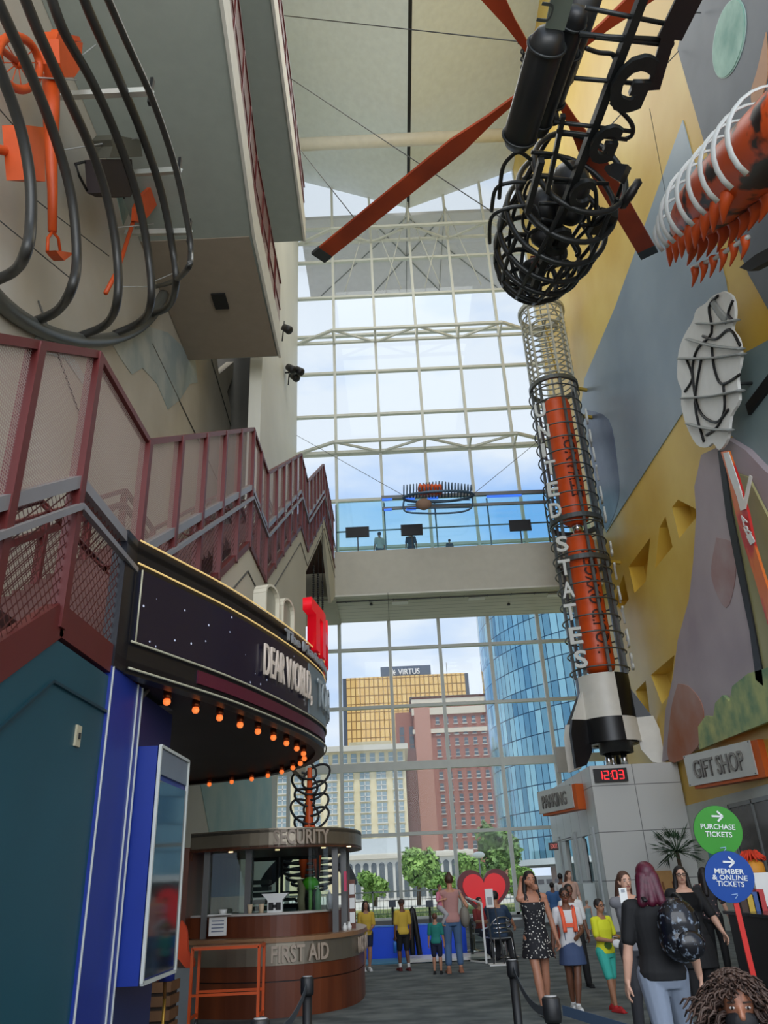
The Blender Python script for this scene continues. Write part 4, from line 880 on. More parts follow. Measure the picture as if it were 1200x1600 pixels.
p = at(1176, 1364, Y=12.4); q_ = p; g2 = thing('white_screen_panel', 'plain white panel standing on the black ticket desk', 'panel', (p.x, 12.6, 1.02))
m = MB(); m.box((p.x, 12.4, 1.06), (p.x+1.6, 12.46, zat(1176, 1364, 12.4))); m.build('panel', white_p, g2); m = MB(); m.box((p.x+.1, 12.36, 1.02), (p.x+1.5, 12.5, 1.06)); m.build('foot', grey_steel, g2)
for k, (px, mm, lab) in enumerate(((1140, (70, 50, 40), 'dark'), (1150, (206, 170, 60), 'yellow'), (1160, (60, 90, 150), 'blue'), (1168, (190, 60, 60), 'red'))):
    p = at(px+20, 1415, Y=12.2); m = MB(); m.box((p.x-.05, 12.1, 1.02), (p.x+.05, 12.3, 1.2+.03*k)); tag(m.build('souvenir_box', mat('souvenir_'+lab, mm, .5)), 'small %s souvenir box on the ticket desk by the white panel' % lab, 'box')
# ticket disc signs on one red pole
SGY = 9.4
def disc(px, py, r, colr, lines, name, lab):
    c_ = at(px, py, Y=SGY); g3 = thing(name, lab, 'sign', c_); N = Vector((-.1, -.98, -.12)).normalized()
    ce = c_; X = Vector((1, 0, 0)); X = (X-N*X.dot(N)).normalized(); U = N.cross(X)*1; U = Vector(U)
    if U.z < 0: U = -U
    t_ = math.radians(-4); X, U = X*math.cos(t_)+U*math.sin(t_)*1, U*math.cos(t_)-X*math.sin(t_)
    m = MB(); m.lathe([(r, -.015), (r, .0)], ce, 48, axis=N, smooth=False); m.build('disc', mat('disc_'+name, colr, .35), g3)
    m = MB(); m.lathe([(r*1.0, -.022), (r*1.01, -.012)], ce, 48, axis=N); m.build('rim', mat('disc_rim', (40, 60, 60), .4), g3)
    cf = ce+N*.003
    for s_, dv, h_, w_ in lines: text('lettering', s_, mat('sign_text', (238, 240, 238), .5), cf+U*dv*r, X, U, h_*r, w_*r, .006, g3, .012, align='CENTER')
    m = MB(); a_ = cf+N*.006+U*r*.58; m.bar(a_-X*r*.22, a_+X*r*.2, r*.075, .006, up=N); m.bar(a_+X*r*.24, a_+X*r*.02+U*r*.2, r*.075, .006, up=N); m.bar(a_+X*r*.24, a_+X*r*.02-U*r*.2, r*.075, .006, up=N); m.build('arrow', _m['sign_text'], g3)
    m = MB(); a_ = cf+N*.004-U*r*.68+X*r*.12; m.bar(a_-X*r*.12, a_+X*r*.12+U*.01, r*.03, .006, up=N); m.bar(a_+X*r*.12, a_+X*r*.02-U*r*.14, r*.03, .006, up=N); m.build('emblem', mat('emblem_pale', (150, 180, 220), .5), g3)
    return c_
RD = .262
c1 = disc(1122, 1298, RD, (62, 150, 50), [('PURCHASE', .06, .2, 1.42), ('TICKETS', -.24, .2, 1.1)], 'purchase_tickets_sign', 'round green purchase tickets sign, upper of the two discs')
c2 = disc(1140, 1370, RD*.99, (32, 78, 160), [('MEMBER', .12, .19, 1.2), ('& ONLINE', -.12, .19, 1.42), ('TICKETS', -.36, .19, 1.1)], 'member_tickets_sign', 'round blue member and online tickets sign under the green one')
g2 = thing('sign_pole', 'bright red flat pole carrying the two round ticket signs', 'pole', (c2.x, SGY, 0))
b = at(1190, 1560, Y=SGY); m = MB(); bb = Vector((c2.x+.06, SGY+.05, 0)); m.bar(bb, (c1.x+.02, SGY+.05, c1.z+.1), .055, .02, up=(0, 1, 0)); m.build('post', mat('pole_red', (214, 40, 30), .4), g2)
m = MB(); m.lathe([(.2, 0), (.2, .02), (.04, .03)], (bb.x, bb.y, 0), 24); m.build('foot', black, g2)
# ------------------------------------------------------------------ stanchions with belts
def stanchion(px, py, Y, lab, h=None):
    p = at(px, py, Y=Y); zt = p.z; g3 = thing('stanchion', lab, 'barrier post', (p.x, Y, 0)); m = MB(); m.lathe([(.035, .02), (.035, zt-.1)], (p.x, Y, 0), 20); m.build('tube', black, g3)
    m = MB(); m.lathe([(.045, zt-.12), (.05, zt-.1), (.05, zt-.01), (.04, zt)], (p.x, Y, 0), 20); m.build('head', black, g3)
    m = MB(); m.lathe([(.034, zt), (.034, zt+.004)], (p.x, Y, 0), 20); m.build('cap', mat('cap_grey', (150, 150, 150), .4), g3)
    m = MB(); m.lathe([(.17, 0), (.17, .015), (.04, .03)], (p.x, Y, 0), 24); m.build('base', black, g3); return Vector((p.x, Y, zt-.06))
s1 = stanchion(800, 1500, 7.2, 'black belt stanchion in the middle of the floor, farther of the right pair'); s2 = stanchion(860, 1557, 5.0, 'short-looking black belt stanchion at the bottom edge, nearer of the right pair')
s3 = stanchion(480, 1526, 6.7, 'black belt stanchion before the booth, farther of the left pair'); s4 = stanchion(407, 1592, 4.6, 'black belt stanchion barely showing at the bottom edge below the booth')
belt = mat('belt_grey', (58, 64, 70), .7)
for a, b, lab in ((s1, s2, 'dark grey belt stretched between the two right stanchions'), (s3, s4, 'dark grey belt sagging between the two stanchions by the booth')):
    m = MB(); pts = [a.lerp(b, t)-Vector((0, 0, .1*4*t*(1-t))) for t in [k/10 for k in range(11)]]
    d = (b-a).normalized(); pts[0] = a+d*.05; pts[-1] = b-d*.05
    for p, q_ in zip(pts, pts[1:]): m.bar(p, q_, .004, .048)
    tag(m.build('barrier_belt', belt), lab, 'belt')
g3 = thing('barrier_belt', 'dark belt running off the bottom edge from the nearest stanchion', 'belt', s2); m = MB(); m.bar(s2+Vector((.05, -.05, 0)), s2+Vector((.7, -1.2, -.1)), .004, .048); m.build('strap', mat('belt_blue', (50, 66, 86), .6), g3)
# ------------------------------------------------------------------ far floor: heart, blue barrier, dispenser, tables
HY = 24.0
def heart(s_, c_, y, d, name, mm, par):
    P = []
    for k in range(48):
        t = 2*math.pi*k/48; P.append(Vector((c_.x+s_*16*math.sin(t)**3/16, y, c_.z+s_*(13*math.cos(t)-5*math.cos(2*t)-2*math.cos(3*t)-math.cos(4*t))/16)))
    m = MB(); m.prism(P, (0, d, 0)); return m.build(name, mm, par)
c_ = at(757, 1392, Y=HY); g2 = thing('heart_sculpture', 'big red heart with a dark red border by the glass wall', 'sculpture', (c_.x, HY, 0))
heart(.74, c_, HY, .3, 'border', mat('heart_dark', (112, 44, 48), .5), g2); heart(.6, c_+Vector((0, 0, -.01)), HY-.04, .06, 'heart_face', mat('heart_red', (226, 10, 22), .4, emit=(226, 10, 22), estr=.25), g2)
m = MB(); m.bar((c_.x, HY+.15, 0), (c_.x, HY+.15, c_.z-.5), .12); m.box((c_.x-.4, HY, 0), (c_.x+.4, HY+.4, .05)); m.build('stand', dark_steel, g2)
BYY = 20.4
blue_b = mat('barrier_blue', (10, 84, 236), .4)
def zz(px, py, Y): p = at(px, py, Y=Y); return p
a = zz(572, 1450, BYY); b = zz(620, 1502, BYY); c_ = zz(727, 1445, BYY)
g2 = thing('blue_barrier', 'low glossy blue exhibit wall behind the children', 'low wall', ((a.x+c_.x)/2, BYY, 0)); m = MB(); m.box((a.x, BYY, 0), (c_.x, BYY+.12, a.z)); m.build('panel', blue_b, g2)
m = MB(); m.box((a.x, BYY-.02, a.z), (c_.x, BYY+.16, a.z+.03)); m.build('coping', mat('cop_blue', (70, 130, 220), .4), g2)
m = MB(); m.box((a.x-.2, 19.2, 0), (c_.x-.2, BYY, .02)); tag(m.build('floor_mat', mat('mat_blue', (82, 140, 172), .8)), 'pale blue mat on the floor before the blue exhibit wall', 'mat')
m = MB(); p = zz(640, 1500, 19.4); q_ = zz(765, 1500, 19.4); m.box((p.x, 19.1, .02), (q_.x, 20.2, .07)); tag(m.build('white_platform', white_p), 'low white platform on the floor behind the woman and toddler', 'platform')
m = MB(); m.box((-4.9, 30.5, 0), (5.5, 30.8, zat(640, 1437, 30.5))); tag(m.build('low_wall', mat('low_grey', (104, 106, 106), .7)), 'long low grey parapet in front of the glass wall', 'low wall')
for k, (px, py0, py1, w_) in enumerate(((622, 1432, 1492, .07), (734, 1436, 1496, .06))):
    a = zz(px, py0, 19.8); m = MB(); m.box((a.x-w_/2, 19.78, 0), (a.x+w_/2, 19.84, a.z)); tag(m.build('gate_post', black), ['slim black gate post beside the boy in yellow', 'slim black gate post right of the woman in jeans'][k], 'post')
g2 = thing('black_arch', 'curved black arch leaning beside the boy in yellow', 'arch', zz(648, 1490, 19.6)); m = MB(); m.tube(smooth_path([zz(645, 1492, 19.6), zz(643, 1450, 19.6), zz(644, 1420, 19.6), zz(650, 1450, 19.6), zz(656, 1492, 19.6)], 5), .06, 8); m.build('arch', black, g2)
for k, px in enumerate((613, 671)):
    a = zz(px, 1412, 22); g2 = thing('floor_spotlight', ['black box lamp on a stem seen left of the boy in yellow', 'black box lamp on a stem seen right of the boy in yellow'][k], 'lamp', (a.x, 22, 0)); m = MB(); m.box((a.x-.09, 21.95, a.z-.08), (a.x+.09, 22.1, a.z+.08)); m.build('head', mat('lamp_slate', (56, 66, 76), .5), g2)
    m = MB(); m.tube([(a.x, 22.02, 0), (a.x, 22.02, a.z-.08)], .03, 8); m.build('stem', black, g2)
# glass gate with white frame
g2 = thing('glass_gate', 'clear glass gate panel with white frame by the café tables', 'gate', zz(740, 1495, 18.8))
q = MB(); a = zz(728, 1402, 18.9); b = zz(752, 1411, 18.4); c_ = zz(758, 1497, 18.4); q.bar((a.x, 18.9, a.z), (b.x, 18.4, b.z), .03); q.bar((b.x, 18.4, b.z), (b.x, 18.4, 0), .04); q.bar((a.x, 18.9, 0.02), (b.x, 18.4, 0.02), .03); q.build('frame', white_p, g2)
q = MB(); q.quad((a.x, 18.9, .04), (b.x, 18.4, .04), (b.x, 18.4, b.z), (a.x, 18.9, a.z)); q.build('glass', glass_mat('gate_glass', (214, 228, 224), .1), g2)
g2 = thing('sanitizer_stand', 'white sanitizer dispenser on two slim black legs', 'dispenser', (zz(768, 1497, 18.0).x, 18.0, 0)); a = zz(763, 1389, 18); b = zz(763, 1418, 18)
q = MB(); q.box((a.x-.08, 17.93, b.z), (a.x+.08, 18.03, a.z)); q.build('dispenser', white_p, g2); q = MB(); q.box((a.x-.05, 17.92, b.z+.05), (a.x+.05, 17.93, b.z+.2)); q.build('window', mat('disp_grey', (150, 154, 156), .3), g2)
for dx in (0.0, .16): q = MB(); q.bar((a.x-.06+dx, 18, b.z), (a.x-.02+dx*1.3, 18, .02), .03); q.build('leg', black, g2)
q = MB(); q.box((a.x-.12, 17.8, 0), (a.x+.35, 18.2, .02)); q.build('base', white_p, g2)
# café table and chairs
def cafe_table(x, y, lab):
    g3 = thing('cafe_table', lab, 'table', (x, y, 0)); m = MB(); m.lathe([(.38, .72), (.4, .73), (.4, .75), (.38, .755)], (x, y, 0), 32); m.build('tabletop', mat('table_grey', (190, 194, 194), .3), g3)
    m = MB(); m.lathe([(.25, 0), (.25, .02), (.03, .05), (.03, .72)], (x, y, 0), 24); m.build('pedestal', chrome, g3)
def cafe_chair(x, y, rz, lab):
    g3 = thing('cafe_chair', lab, 'chair', (x, y, 0)); R = Matrix.Rotation(rz, 3, 'Z'); T = lambda a, b, c: Vector((x, y, 0))+R@Vector((a, b, c))
    m = MB(); m.prism([T(-.2, -.2, .44), T(.2, -.2, .44), T(.22, .2, .45), T(-.22, .2, .45)], (0, 0, .02)); m.build('seat', mat('seat_alu', (176, 180, 184), .3, metal=.6), g3)
    for sx, sy in ((-.2, -.2), (.2, -.2), (.2, .2), (-.2, .2)): m = MB(); m.tube([T(sx, sy, .44), T(sx*1.15, sy*1.15, 0)], .012, 6); m.build('leg', chrome, g3)
    m = MB(); m.tube(smooth_path([T(-.27, .2, .6), T(-.25, -.15, .68), T(-.12, -.24, .82), T(.12, -.24, .82), T(.25, -.15, .68), T(.27, .2, .6)], 5), .014, 6); m.build('back_frame', chrome, g3)
    for k in range(3): m = MB(); m.tube([T(-.2, -.22, .56+k*.08), T(.2, -.22, .56+k*.08)], .012, 6); m.build('back_slat', chrome, g3)
tx = zz(790, 1450, 18.6).x
cafe_table(tx+.1, 19.5, 'round grey café table in front of the heart')
cafe_chair(zz(779, 1450, 18.3).x, 18.5, 0.35, 'chrome café chair under the man in the dark blue shirt'); cafe_chair(zz(752, 1450, 20.1).x-.05, 20.1, 2.6+.5, 'chrome café chair on the far side of the café table, under the child')
cafe_table(zz(740, 1450, 21.3).x, 21.5, 'round grey café table beyond the glass gate')
# wall display boards at the far right
g2 = thing('display_board', 'large white display board with grey pictures near the doors', 'display board', zz(840, 1450, 28.5)); a = zz(834, 1369, 28.5); b = zz(870, 1432, 28.5); m = MB(); m.box((a.x, 28.5, .2), (b.x, 28.6, a.z)); m.build('board', mat('board_white', (206, 212, 212), .6), g2)
for k in range(6): m = MB(); x = a.x+.12+(k % 3)*.28; z = a.z-.25-(k//3)*.4; m.box((x, 28.49, z), (x+.2, 28.5, z+.14)); m.build('picture', mat('pic_grey', (128, 130, 136), .6), g2)
m = MB(); m.bar((a.x+.1, 28.6, 0), (a.x+.1, 28.6, .3), .05); m.bar((b.x-.1, 28.6, 0), (b.x-.1, 28.6, .3), .05); m.build('legs', grey_steel, g2)
m = MB(); p = at(862, 1350, Y=27); m.box((bx0-.4, 27.2, 0), (bx0-.02, 28.1, 1.3)); tag(m.build('low_cabinet', mat('cab_white', (190, 198, 196), .5)), 'white cabinet standing against the doors side of the core', 'cabinet')
# track lights high on the far left wall
for i, (px, py) in enumerate(((452, 582), (443, 514))):
    p = at(px, py, X=-4.1); g2 = thing('stage_light', ['cluster of black stage lights bracketed to the pale far left wall', 'small black stage light just above the cluster on the left wall'][i], 'lamp', p)
    q = MB(); q.bar((-4.3, p.y, p.z), (p.x, p.y, p.z), .06); q.tube([p+Vector((0, -.3, -.9)), p+Vector((0, .2, .6))], .03, 6); q.build('bracket', black, g2)
    for dx, dy in (((.1, -.3), (.45, -.1), (.2, .35)) if i == 0 else ((.15, 0),)):
        q = MB(); c_ = p+Vector((dx, dy, 0)); q.lathe([(.16, -.2), (.2, .2), (.12, .3)], c_, 14, axis=(.5, -.3, -.6)); q.build('can', black, g2)
# ------------------------------------------------------------------ Redstone-type rocket sculpture on the core
RX, RY = 7.5, 27.5
g_ = thing('rocket_sculpture', 'tall open-frame rocket with orange tanks and black and white base', 'rocket', (RX, RY, 4.66))
rw = mat('rocket_white', (226, 222, 212), .4); rb_ = mat('rocket_black', (20, 21, 24), .35); frame_m = mat('rocket_frame', (92, 96, 96), .4, metal=.5); frame_l = mat('rocket_frame_light', (170, 172, 164), .4, metal=.3)
R0 = .93
# black and white roll-pattern skin
m = MB(); zt, zm, z0 = 7.85, 6.35, 5.3
for k in range(4):
    a0 = math.radians(14+90*k); 
    m.lathe([(R0, zt), (R0*1.02, zm+.0)], (RX, RY, 0), 12, mi=k % 2, a0=a0, a1=a0+math.pi/2)
    m.lathe([(R0*1.02, zm), (R0*1.06, z0+.25)], (RX, RY, 0), 12, mi=(k+1) % 2, a0=a0, a1=a0+math.pi/2)
m.build('roll_pattern_skin', [rw, rb_], g_)
m = MB(); m.lathe([(R0*.98, z0+.25), (.62, z0+.24), (.62, z0+.3)], (RX, RY, 0), 32); m.lathe([(R0*.97, zt), (.1, zt)], (RX, RY, 0), 32); m.build('bulkhead', rb_, g_)
m = MB(); m.lathe([(.56, z0+1.2), (.56, z0-.1), (.5, z0-.1), (.5, z0+.3)], (RX, RY-.35, 0), 32); m.build('engine_shroud', rb_, g_)
m = MB(); m.lathe([(.12, 4.66), (.1, 5.3)], (RX-.3, RY-.3, 0), 12); m.lathe([(.12, 4.66), (.1, 5.3)], (RX+.2, RY-.4, 0), 12); m.lathe([(.25, 4.66), (.25, 4.76)], (RX, RY, 0), 20); m.lathe([(.12, 4.66), (.1, 5.6)], (RX, RY+.3, 0), 12); m.build('mounting_leg', chrome, g_)
for k in range(4):
    a = math.radians(-118+90*k) if k else math.radians(-118)
    a = math.radians((-160, -20, 70, 160)[k]); d = Vector((math.cos(a), math.sin(a), 0)); n = Vector((-d.y, d.x, 0)); C0 = Vector((RX, RY, 0))
    up_ = [C0+d*.9+Vector((0, 0, 7.4)), C0+d*1.45+Vector((0, 0, 6.35)), C0+d*.9+Vector((0, 0, 6.35))]
    lo = [C0+d*.9+Vector((0, 0, 6.35)), C0+d*1.5+Vector((0, 0, 6.35)), C0+d*1.62+Vector((0, 0, 5.9)), C0+d*1.62+Vector((0, 0, 4.75)), C0+d*1.2+Vector((0, 0, 4.85)), C0+d*.9+Vector((0, 0, 5.3))]
    m = MB(); m.prism([p-n*.07 for p in up_], n*.14, mi=0); m.prism([p-n*.07 for p in lo], n*.14, mi=1); m.build('fin', [rw, rb_] if k in (0, 2) else [rb_, rw], g_)
# frame
ztop = 24.4
angs = [math.radians(a) for a in (-140, -85, -35, 20, 75, 130, 175)]
for a in angs:
    p = lambda z: (RX+R0*math.cos(a), RY+R0*math.sin(a), z)
    m = MB(); m.bar(p(7.85), p(20.3), .15, .1); m.build('longeron', frame_m, g_)
    m = MB(); m.bar(p(20.3), p(ztop), .1, .08); m.build('longeron', frame_l, g_)
z = 8.05
while z < 20.3:
    big = z > 8.3
    m = MB(); m.tube(ring((RX-.05, RY-.05, z), R0*1.12, 36), .03, 6, closed=True); m.build('hoop', frame_m, g_); z += .62
z = 20.6
while z < 24.3:
    m = MB(); m.tube(ring((RX, RY, z), R0, 36), .032, 6, closed=True); m.build('hoop', frame_l, g_); z += .3
for z in (20.3, 13.9, 12.2, ztop):
    m = MB(); m.lathe([(R0*.98, z-.09), (R0*1.12, z-.09), (R0*1.12, z+.09), (R0*.98, z+.09), (R0*.98, z-.09)], (RX, RY, 0), 36, cap=False, smooth=False); m.build('main_ring', frame_m if z < 21 else frame_l, g_)
m = MB()
for a in angs: m.tube([(RX+R0*math.cos(a), RY+R0*math.sin(a), ztop), (RX+R0*.7*math.cos(a), RY+R0*.7*math.sin(a), ztop+.7), (RX+.15*math.cos(a), RY+.15*math.sin(a), ztop+1.15)], .035, 6)
m.tube(ring((RX, RY, ztop+.45), R0*.83, 28), .03, 6, closed=True); m.tube(ring((RX, RY, ztop+.85), R0*.55, 28), .03, 6, closed=True)
m.tube(ring((RX, RY, ztop-.8), .6, 28), .06, 6, closed=True); m.tube([(RX-.6, RY, ztop-.8), (RX+.6, RY, ztop-.8)], .05, 6); m.tube([(RX, RY-.6, ztop-.8), (RX, RY+.6, ztop-.8)], .05, 6)
m.build('nose_cage', frame_l, g_)
m = MB(); m.tube([(RX+.3, RY, 20.4), (RX+.05, RY, 24.2)], .04, 6); m.build('yellow_pipe', mat('pipe_yellow', (190, 160, 70), .4), g_)
# tanks
tz = [at(870, 628, Y=RY).z, at(895, 822, Y=RY).z, at(905, 838, Y=RY).z, at(935, 1056, Y=RY).z]
for (z1, z0_), nm in (((tz[0], tz[1]), 'ETHANOL'), ((tz[2], tz[3]), 'LIQUID OXYGEN')):
    m = MB(); r = .55; h = z1-z0_; m.lathe([(r*.5, z0_), (r*.9, z0_+.15), (r, z0_+.35), (r, z1-.35), (r*.9, z1-.12), (r*.5, z1)], (RX-.02, RY-.1, 0), 32); m.build('tank', mat('tank_orange', (224, 84, 26), .4), g_)
    L_ = len(nm); hh = h*(.5 if L_ < 8 else .72); zc2 = z0_+h*(.42 if L_ < 8 else .48)
    o = text('lettering', nm, mat('tank_ink', (74, 30, 20), .6), (0, 0, 0), (1, 0, 0), (0, 1, 0), .48, hh, .02, None, .01)
    for v in o.data.vertices:   # runs up the tank, wrapped on its surface
        a = -math.pi/2+.2-(v.co.y-.24)/(r+.01); rr = r+.006+v.co.z; v.co = (RX-.02+rr*math.cos(a), RY-.1+rr*math.sin(a), zc2-hh/2+v.co.x)
    put(o, g_)
m = MB(); m.lathe([(.2, tz[1]-.35), (.2, tz[1]+.1)], (RX, RY-.1, 0), 16); m.build('coupling', chrome, g_)
# red-white letters down the side
lp = [('U', 846, 640), ('N', 852, 673), ('I', 857, 702), ('T', 862, 730), ('E', 866, 764), ('D', 870, 797), ('S', 880, 850), ('T', 884, 887), ('A', 889, 922), ('T', 893, 957), ('E', 901, 994), ('S', 909, 1031)]
lm = mat('rocket_letter', (206, 208, 204), .4)
for ch, px, py in lp:
    c_ = at(px-9, py+13, Y=RY-.95); text('letter', ch, lm, c_, (.93, -.28, 0), (0, 0, 1), .58, .15 if ch == 'I' else .44, .07, g_, .02)
    z = c_.z; text('letter', ch, lm, (RX+1.0, RY-.55, z), (.2, 1, 0), (0, 0, 1), .58, .15 if ch == 'I' else .44, .07, g_, .02)
for z in (20.3, 18.9, 12.3):
    q = MB(); q.bar((RX+R0, RY, z), (XR, RY+.2, z), .12); q.build('wall_bracket', mat('bracket_yellow', (180, 150, 60), .5), g_)
# grey box panel left of the fins
m = MB(); a = at(866, 1168, Y=31.5); b = at(893, 1206, Y=31.5); m.box((a.x, 31.4, b.z), (b.x, 31.6, a.z)); m.bar((a.x+.1, 31.5, b.z), (6.35, 31.5, 4.6), .06); g2 = tag(m.build('grey_board', mat('panel_grey', (176, 172, 164), .5)), 'flat grey panel behind the left fin of the rocket', 'panel')
# ------------------------------------------------------------------ helicopter sculpture overhead
HZ = 17.0
def hp(px, py, z=HZ): return at(px, py, Z=z)
cage_m = mat('heli_dark', (40, 43, 44), .38, metal=.35, var=.15); cage_b = mat('heli_black', (26, 28, 30), .4)
hub = hp(852, 118, 18.6)
g_ = thing('helicopter_sculpture', 'hanging dark wireframe helicopter with orange rotor blades overhead', 'helicopter', hub)
nose = hp(818, 462, 16.9); tail = hp(1075, -60, 17.2); ax = (tail-nose); ax.z = 0; LEN = ax.length; ax.normalize(); sd = Vector((ax.y, -ax.x, 0)); UP = Vector((0, 0, 1))
def hl(s, l, u): return nose+ax*s+sd*l+UP*u
# nose cage: hoops across the axis, growing from the nose
W_ = [(0.12, .5), (.45, .88), (.8, 1.08), (1.3, 1.24), (1.9, 1.34), (2.6, 1.38), (3.3, 1.32), (4.1, 1.2)]
for s_, w in W_:
    m = MB(); m.tube(ring(hl(s_, 0, .35), w, 32, sd, UP, w*1.15), .075, 8, closed=True); m.build('hoop', cage_m, g_)
for k in range(12):
    a = 2*math.pi*k/12; m = MB(); m.tube(smooth_path([hl(s_, w*math.cos(a), .35+w*1.15*math.sin(a)) for s_, w in [(0.0, .12)]+W_[:(8 if k % 2 == 0 else 6)]], 4), .06, 6); m.build('stringer', cage_m, g_)
for k in range(7):
    a = -2.6+k*.42; c_ = hl(1.2+.35*k % 2.4, 1.05*math.cos(a), .35+1.15*math.sin(a)); m = MB(); m.tube(ring(c_, .38, 20, ax, (sd*-math.sin(a)+UP*math.cos(a)), .3), .04, 6, closed=True); m.build('porthole_loop', cage_m, g_)
# cabin parts inside
for s_, l, u, r in ((2.6, .3, .7, (.5, .5, .6)), (3.6, .0, .5, (.5, .45, .7)), (1.6, -.35, .2, (.35, .3, .5)), (2.2, .1, .1, (.5, .3, .35)), (3.0, -.2, .3, (.4, .35, .5)), (1.0, .1, .0, (.4, .5, .2))):
    m = MB(); m.ball(hl(s_, l, u), r, 14); m.build('cabin_seat', cage_b, g_)
m = MB(); m.cbox(hl(1.3, .1, .0), (.35, .3, .3)); m.build('red_console', mat('console_red', (120, 44, 34), .5), g_)
# long pod (dark cylinders)
def pod(p0, p1, r, name='pod'):
    d = (p1-p0); L_ = d.length; m = MB(); m.lathe([(r*.25, 0), (r*.75, r*.25), (r, r*.8), (r, L_-r*.8), (r*.75, L_-r*.2), (r*.3, L_)], p0, 20, axis=d); m.build(name, cage_b, g_)
    for t in (.12, .88):
        m = MB(); m.tube(ring(p0+d*t, r*1.04, 24, d.cross(UP).normalized(), UP), .03, 6, closed=True); m.build('pod_band', cage_m, g_)
pod(hp(806, 232, 16.2), hp(862, 45, 16.2), .36); pod(hp(838, 212, 16.6), hp(905, 10, 16.6), .24); pod(hp(858, 170, 16.9), hp(890, 70, 16.9), .28)
m = MB(); m.tube([hp(872, 120, 17.4), hp(918, -20, 17.4)], .36, 16); m.build('engine_block', cage_b, g_)
# side frame with letters
for a, b, w in (((832, 455), (1010, -20), .17), ((855, 300), (880, 180), .1), ((846, 250), (824, 330), .14)):
    m = MB(); m.bar(hp(*a, 16.2), hp(*b, 16.2), w, w*1.2); m.build('frame_tube', cage_m, g_)
m = MB(); m.bar(hp(1020, 140, 16.2), hp(1046, 50, 16.2), .28, .05, up=UP); m.bar(hp(1046, 60, 16.2), hp(1090, -30, 16.2), .5, .06, up=UP); m.build('side_plate', cage_b, g_)
for a, b in (((905, 52), (1052, 70)), ((905, 55), (1050, 62)), ((930, 58), (1040, 70)), ((898, 122), (1015, 132)), ((915, 12), (1045, 38)), ((865, 190), (985, 205)), ((870, 205), (980, 218))):
    m = MB(); m.tube([hp(*a, 16.2), hp(*b, 16.25)], .05, 6); m.build('cross_tube', cage_m, g_)
for P in ([(830, 238), (870, 243), (895, 265), (905, 275)], [(838, 275), (895, 282), (925, 285), (932, 320), (925, 350)], [(842, 318), (905, 322), (920, 350), (900, 375)], [(955, 160), (985, 190), (988, 210), (975, 218)], [(915, 75), (935, 82), (955, 84), (960, 90)],
          [(780, 310), (785, 265), (798, 245), (812, 238), (830, 250)], [(768, 330), (775, 295), (800, 285), (822, 285)], [(765, 380), (768, 340), (795, 325), (825, 322)], [(905, 350), (935, 350), (960, 320), (965, 310)], [(845, 342), (880, 355), (905, 390), (900, 400)]):
    m = MB(); m.tube(smooth_path([hp(*p, 16.4) for p in P], 5), .05, 6); m.build('bent_tube', cage_m, g_)
for ch, px, py, s_ in (('G', 985, 118, 1.05), ('G', 945, 212, .8), ('C', 910, 290, .7), ('G', 872, 365, .75)):
    c_ = hp(px-6, py+10, 16.05); X = (hp(px+30, py-6, 16.05)-hp(px-30, py-6, 16.05)).normalized(); U = (hp(px+12, py-30, 16.05)-hp(px-12, py+30, 16.05)).normalized()
    o = text('frame_letter', ch, cage_m, c_-U*s_*.5-X*s_*.3, X, U, s_, s_*.75, .12, g_, .05)
o = text('panel_lettering', 'U.S. C', mat('panel_text', (60, 66, 64), .5), hp(858, 35, 16.1), hp(885, -30, 16.1)-hp(862, 35, 16.1), hp(850, 10, 16.1)-hp(880, 14, 16.1), .26, 1.5, .02, g_)
m = MB(); P = [hp(*p, 16.18) for p in ((852, 44), (882, 48), (905, -30), (866, -30))]; m.prism(P, (0, 0, .05)); m.build('name_panel', mat('panel_green', (104, 116, 108), .5), g_)
# rotor hub and blades
m = MB(); m.lathe([(.12, -1.6), (.12, -.1), (.3, -.1), (.3, .15), (.1, .25)], hub, 20); m.build('rotor_hub', dark_steel, g_)
blade_o = two_tone('blade_orange', (140, 52, 26), (172, 66, 30), .8, .35, .65, .45)
ZB = hub.z
tips = [(497, 404), (1015, 400), (768, -8), (1010, -10)]
for k, t_ in enumerate(tips):
    tip = at(*t_, Z=ZB); d = (tip-hub); L_ = d.length
    if k >= 2: L_ = max(L_, 6.5)
    d.normalize(); s_ = Vector((-d.y, d.x, 0)); m = MB()
    prof = [(.35, .05), (1.6, .12), (2.7, .26), (L_-.35, .26)]; tilt = UP*.06
    pts = [hub+d*a+s_*w for a, w in prof]+[hub+d*a-s_*w for a, w in reversed(prof)]
    m.prism(pts, (0, 0, .08)); b_ = m.build('rotor_blade', blade_o, g_)
    m = MB(); m.prism([hub+d*(L_-.35)+s_*.265-UP*.01, hub+d*L_+s_*.265-UP*.01, hub+d*L_-s_*.265-UP*.01, hub+d*(L_-.35)-s_*.265-UP*.01], (0, 0, .1)); m.build('blade_tip', mat('blade_tip', (54, 58, 60), .5), b_)
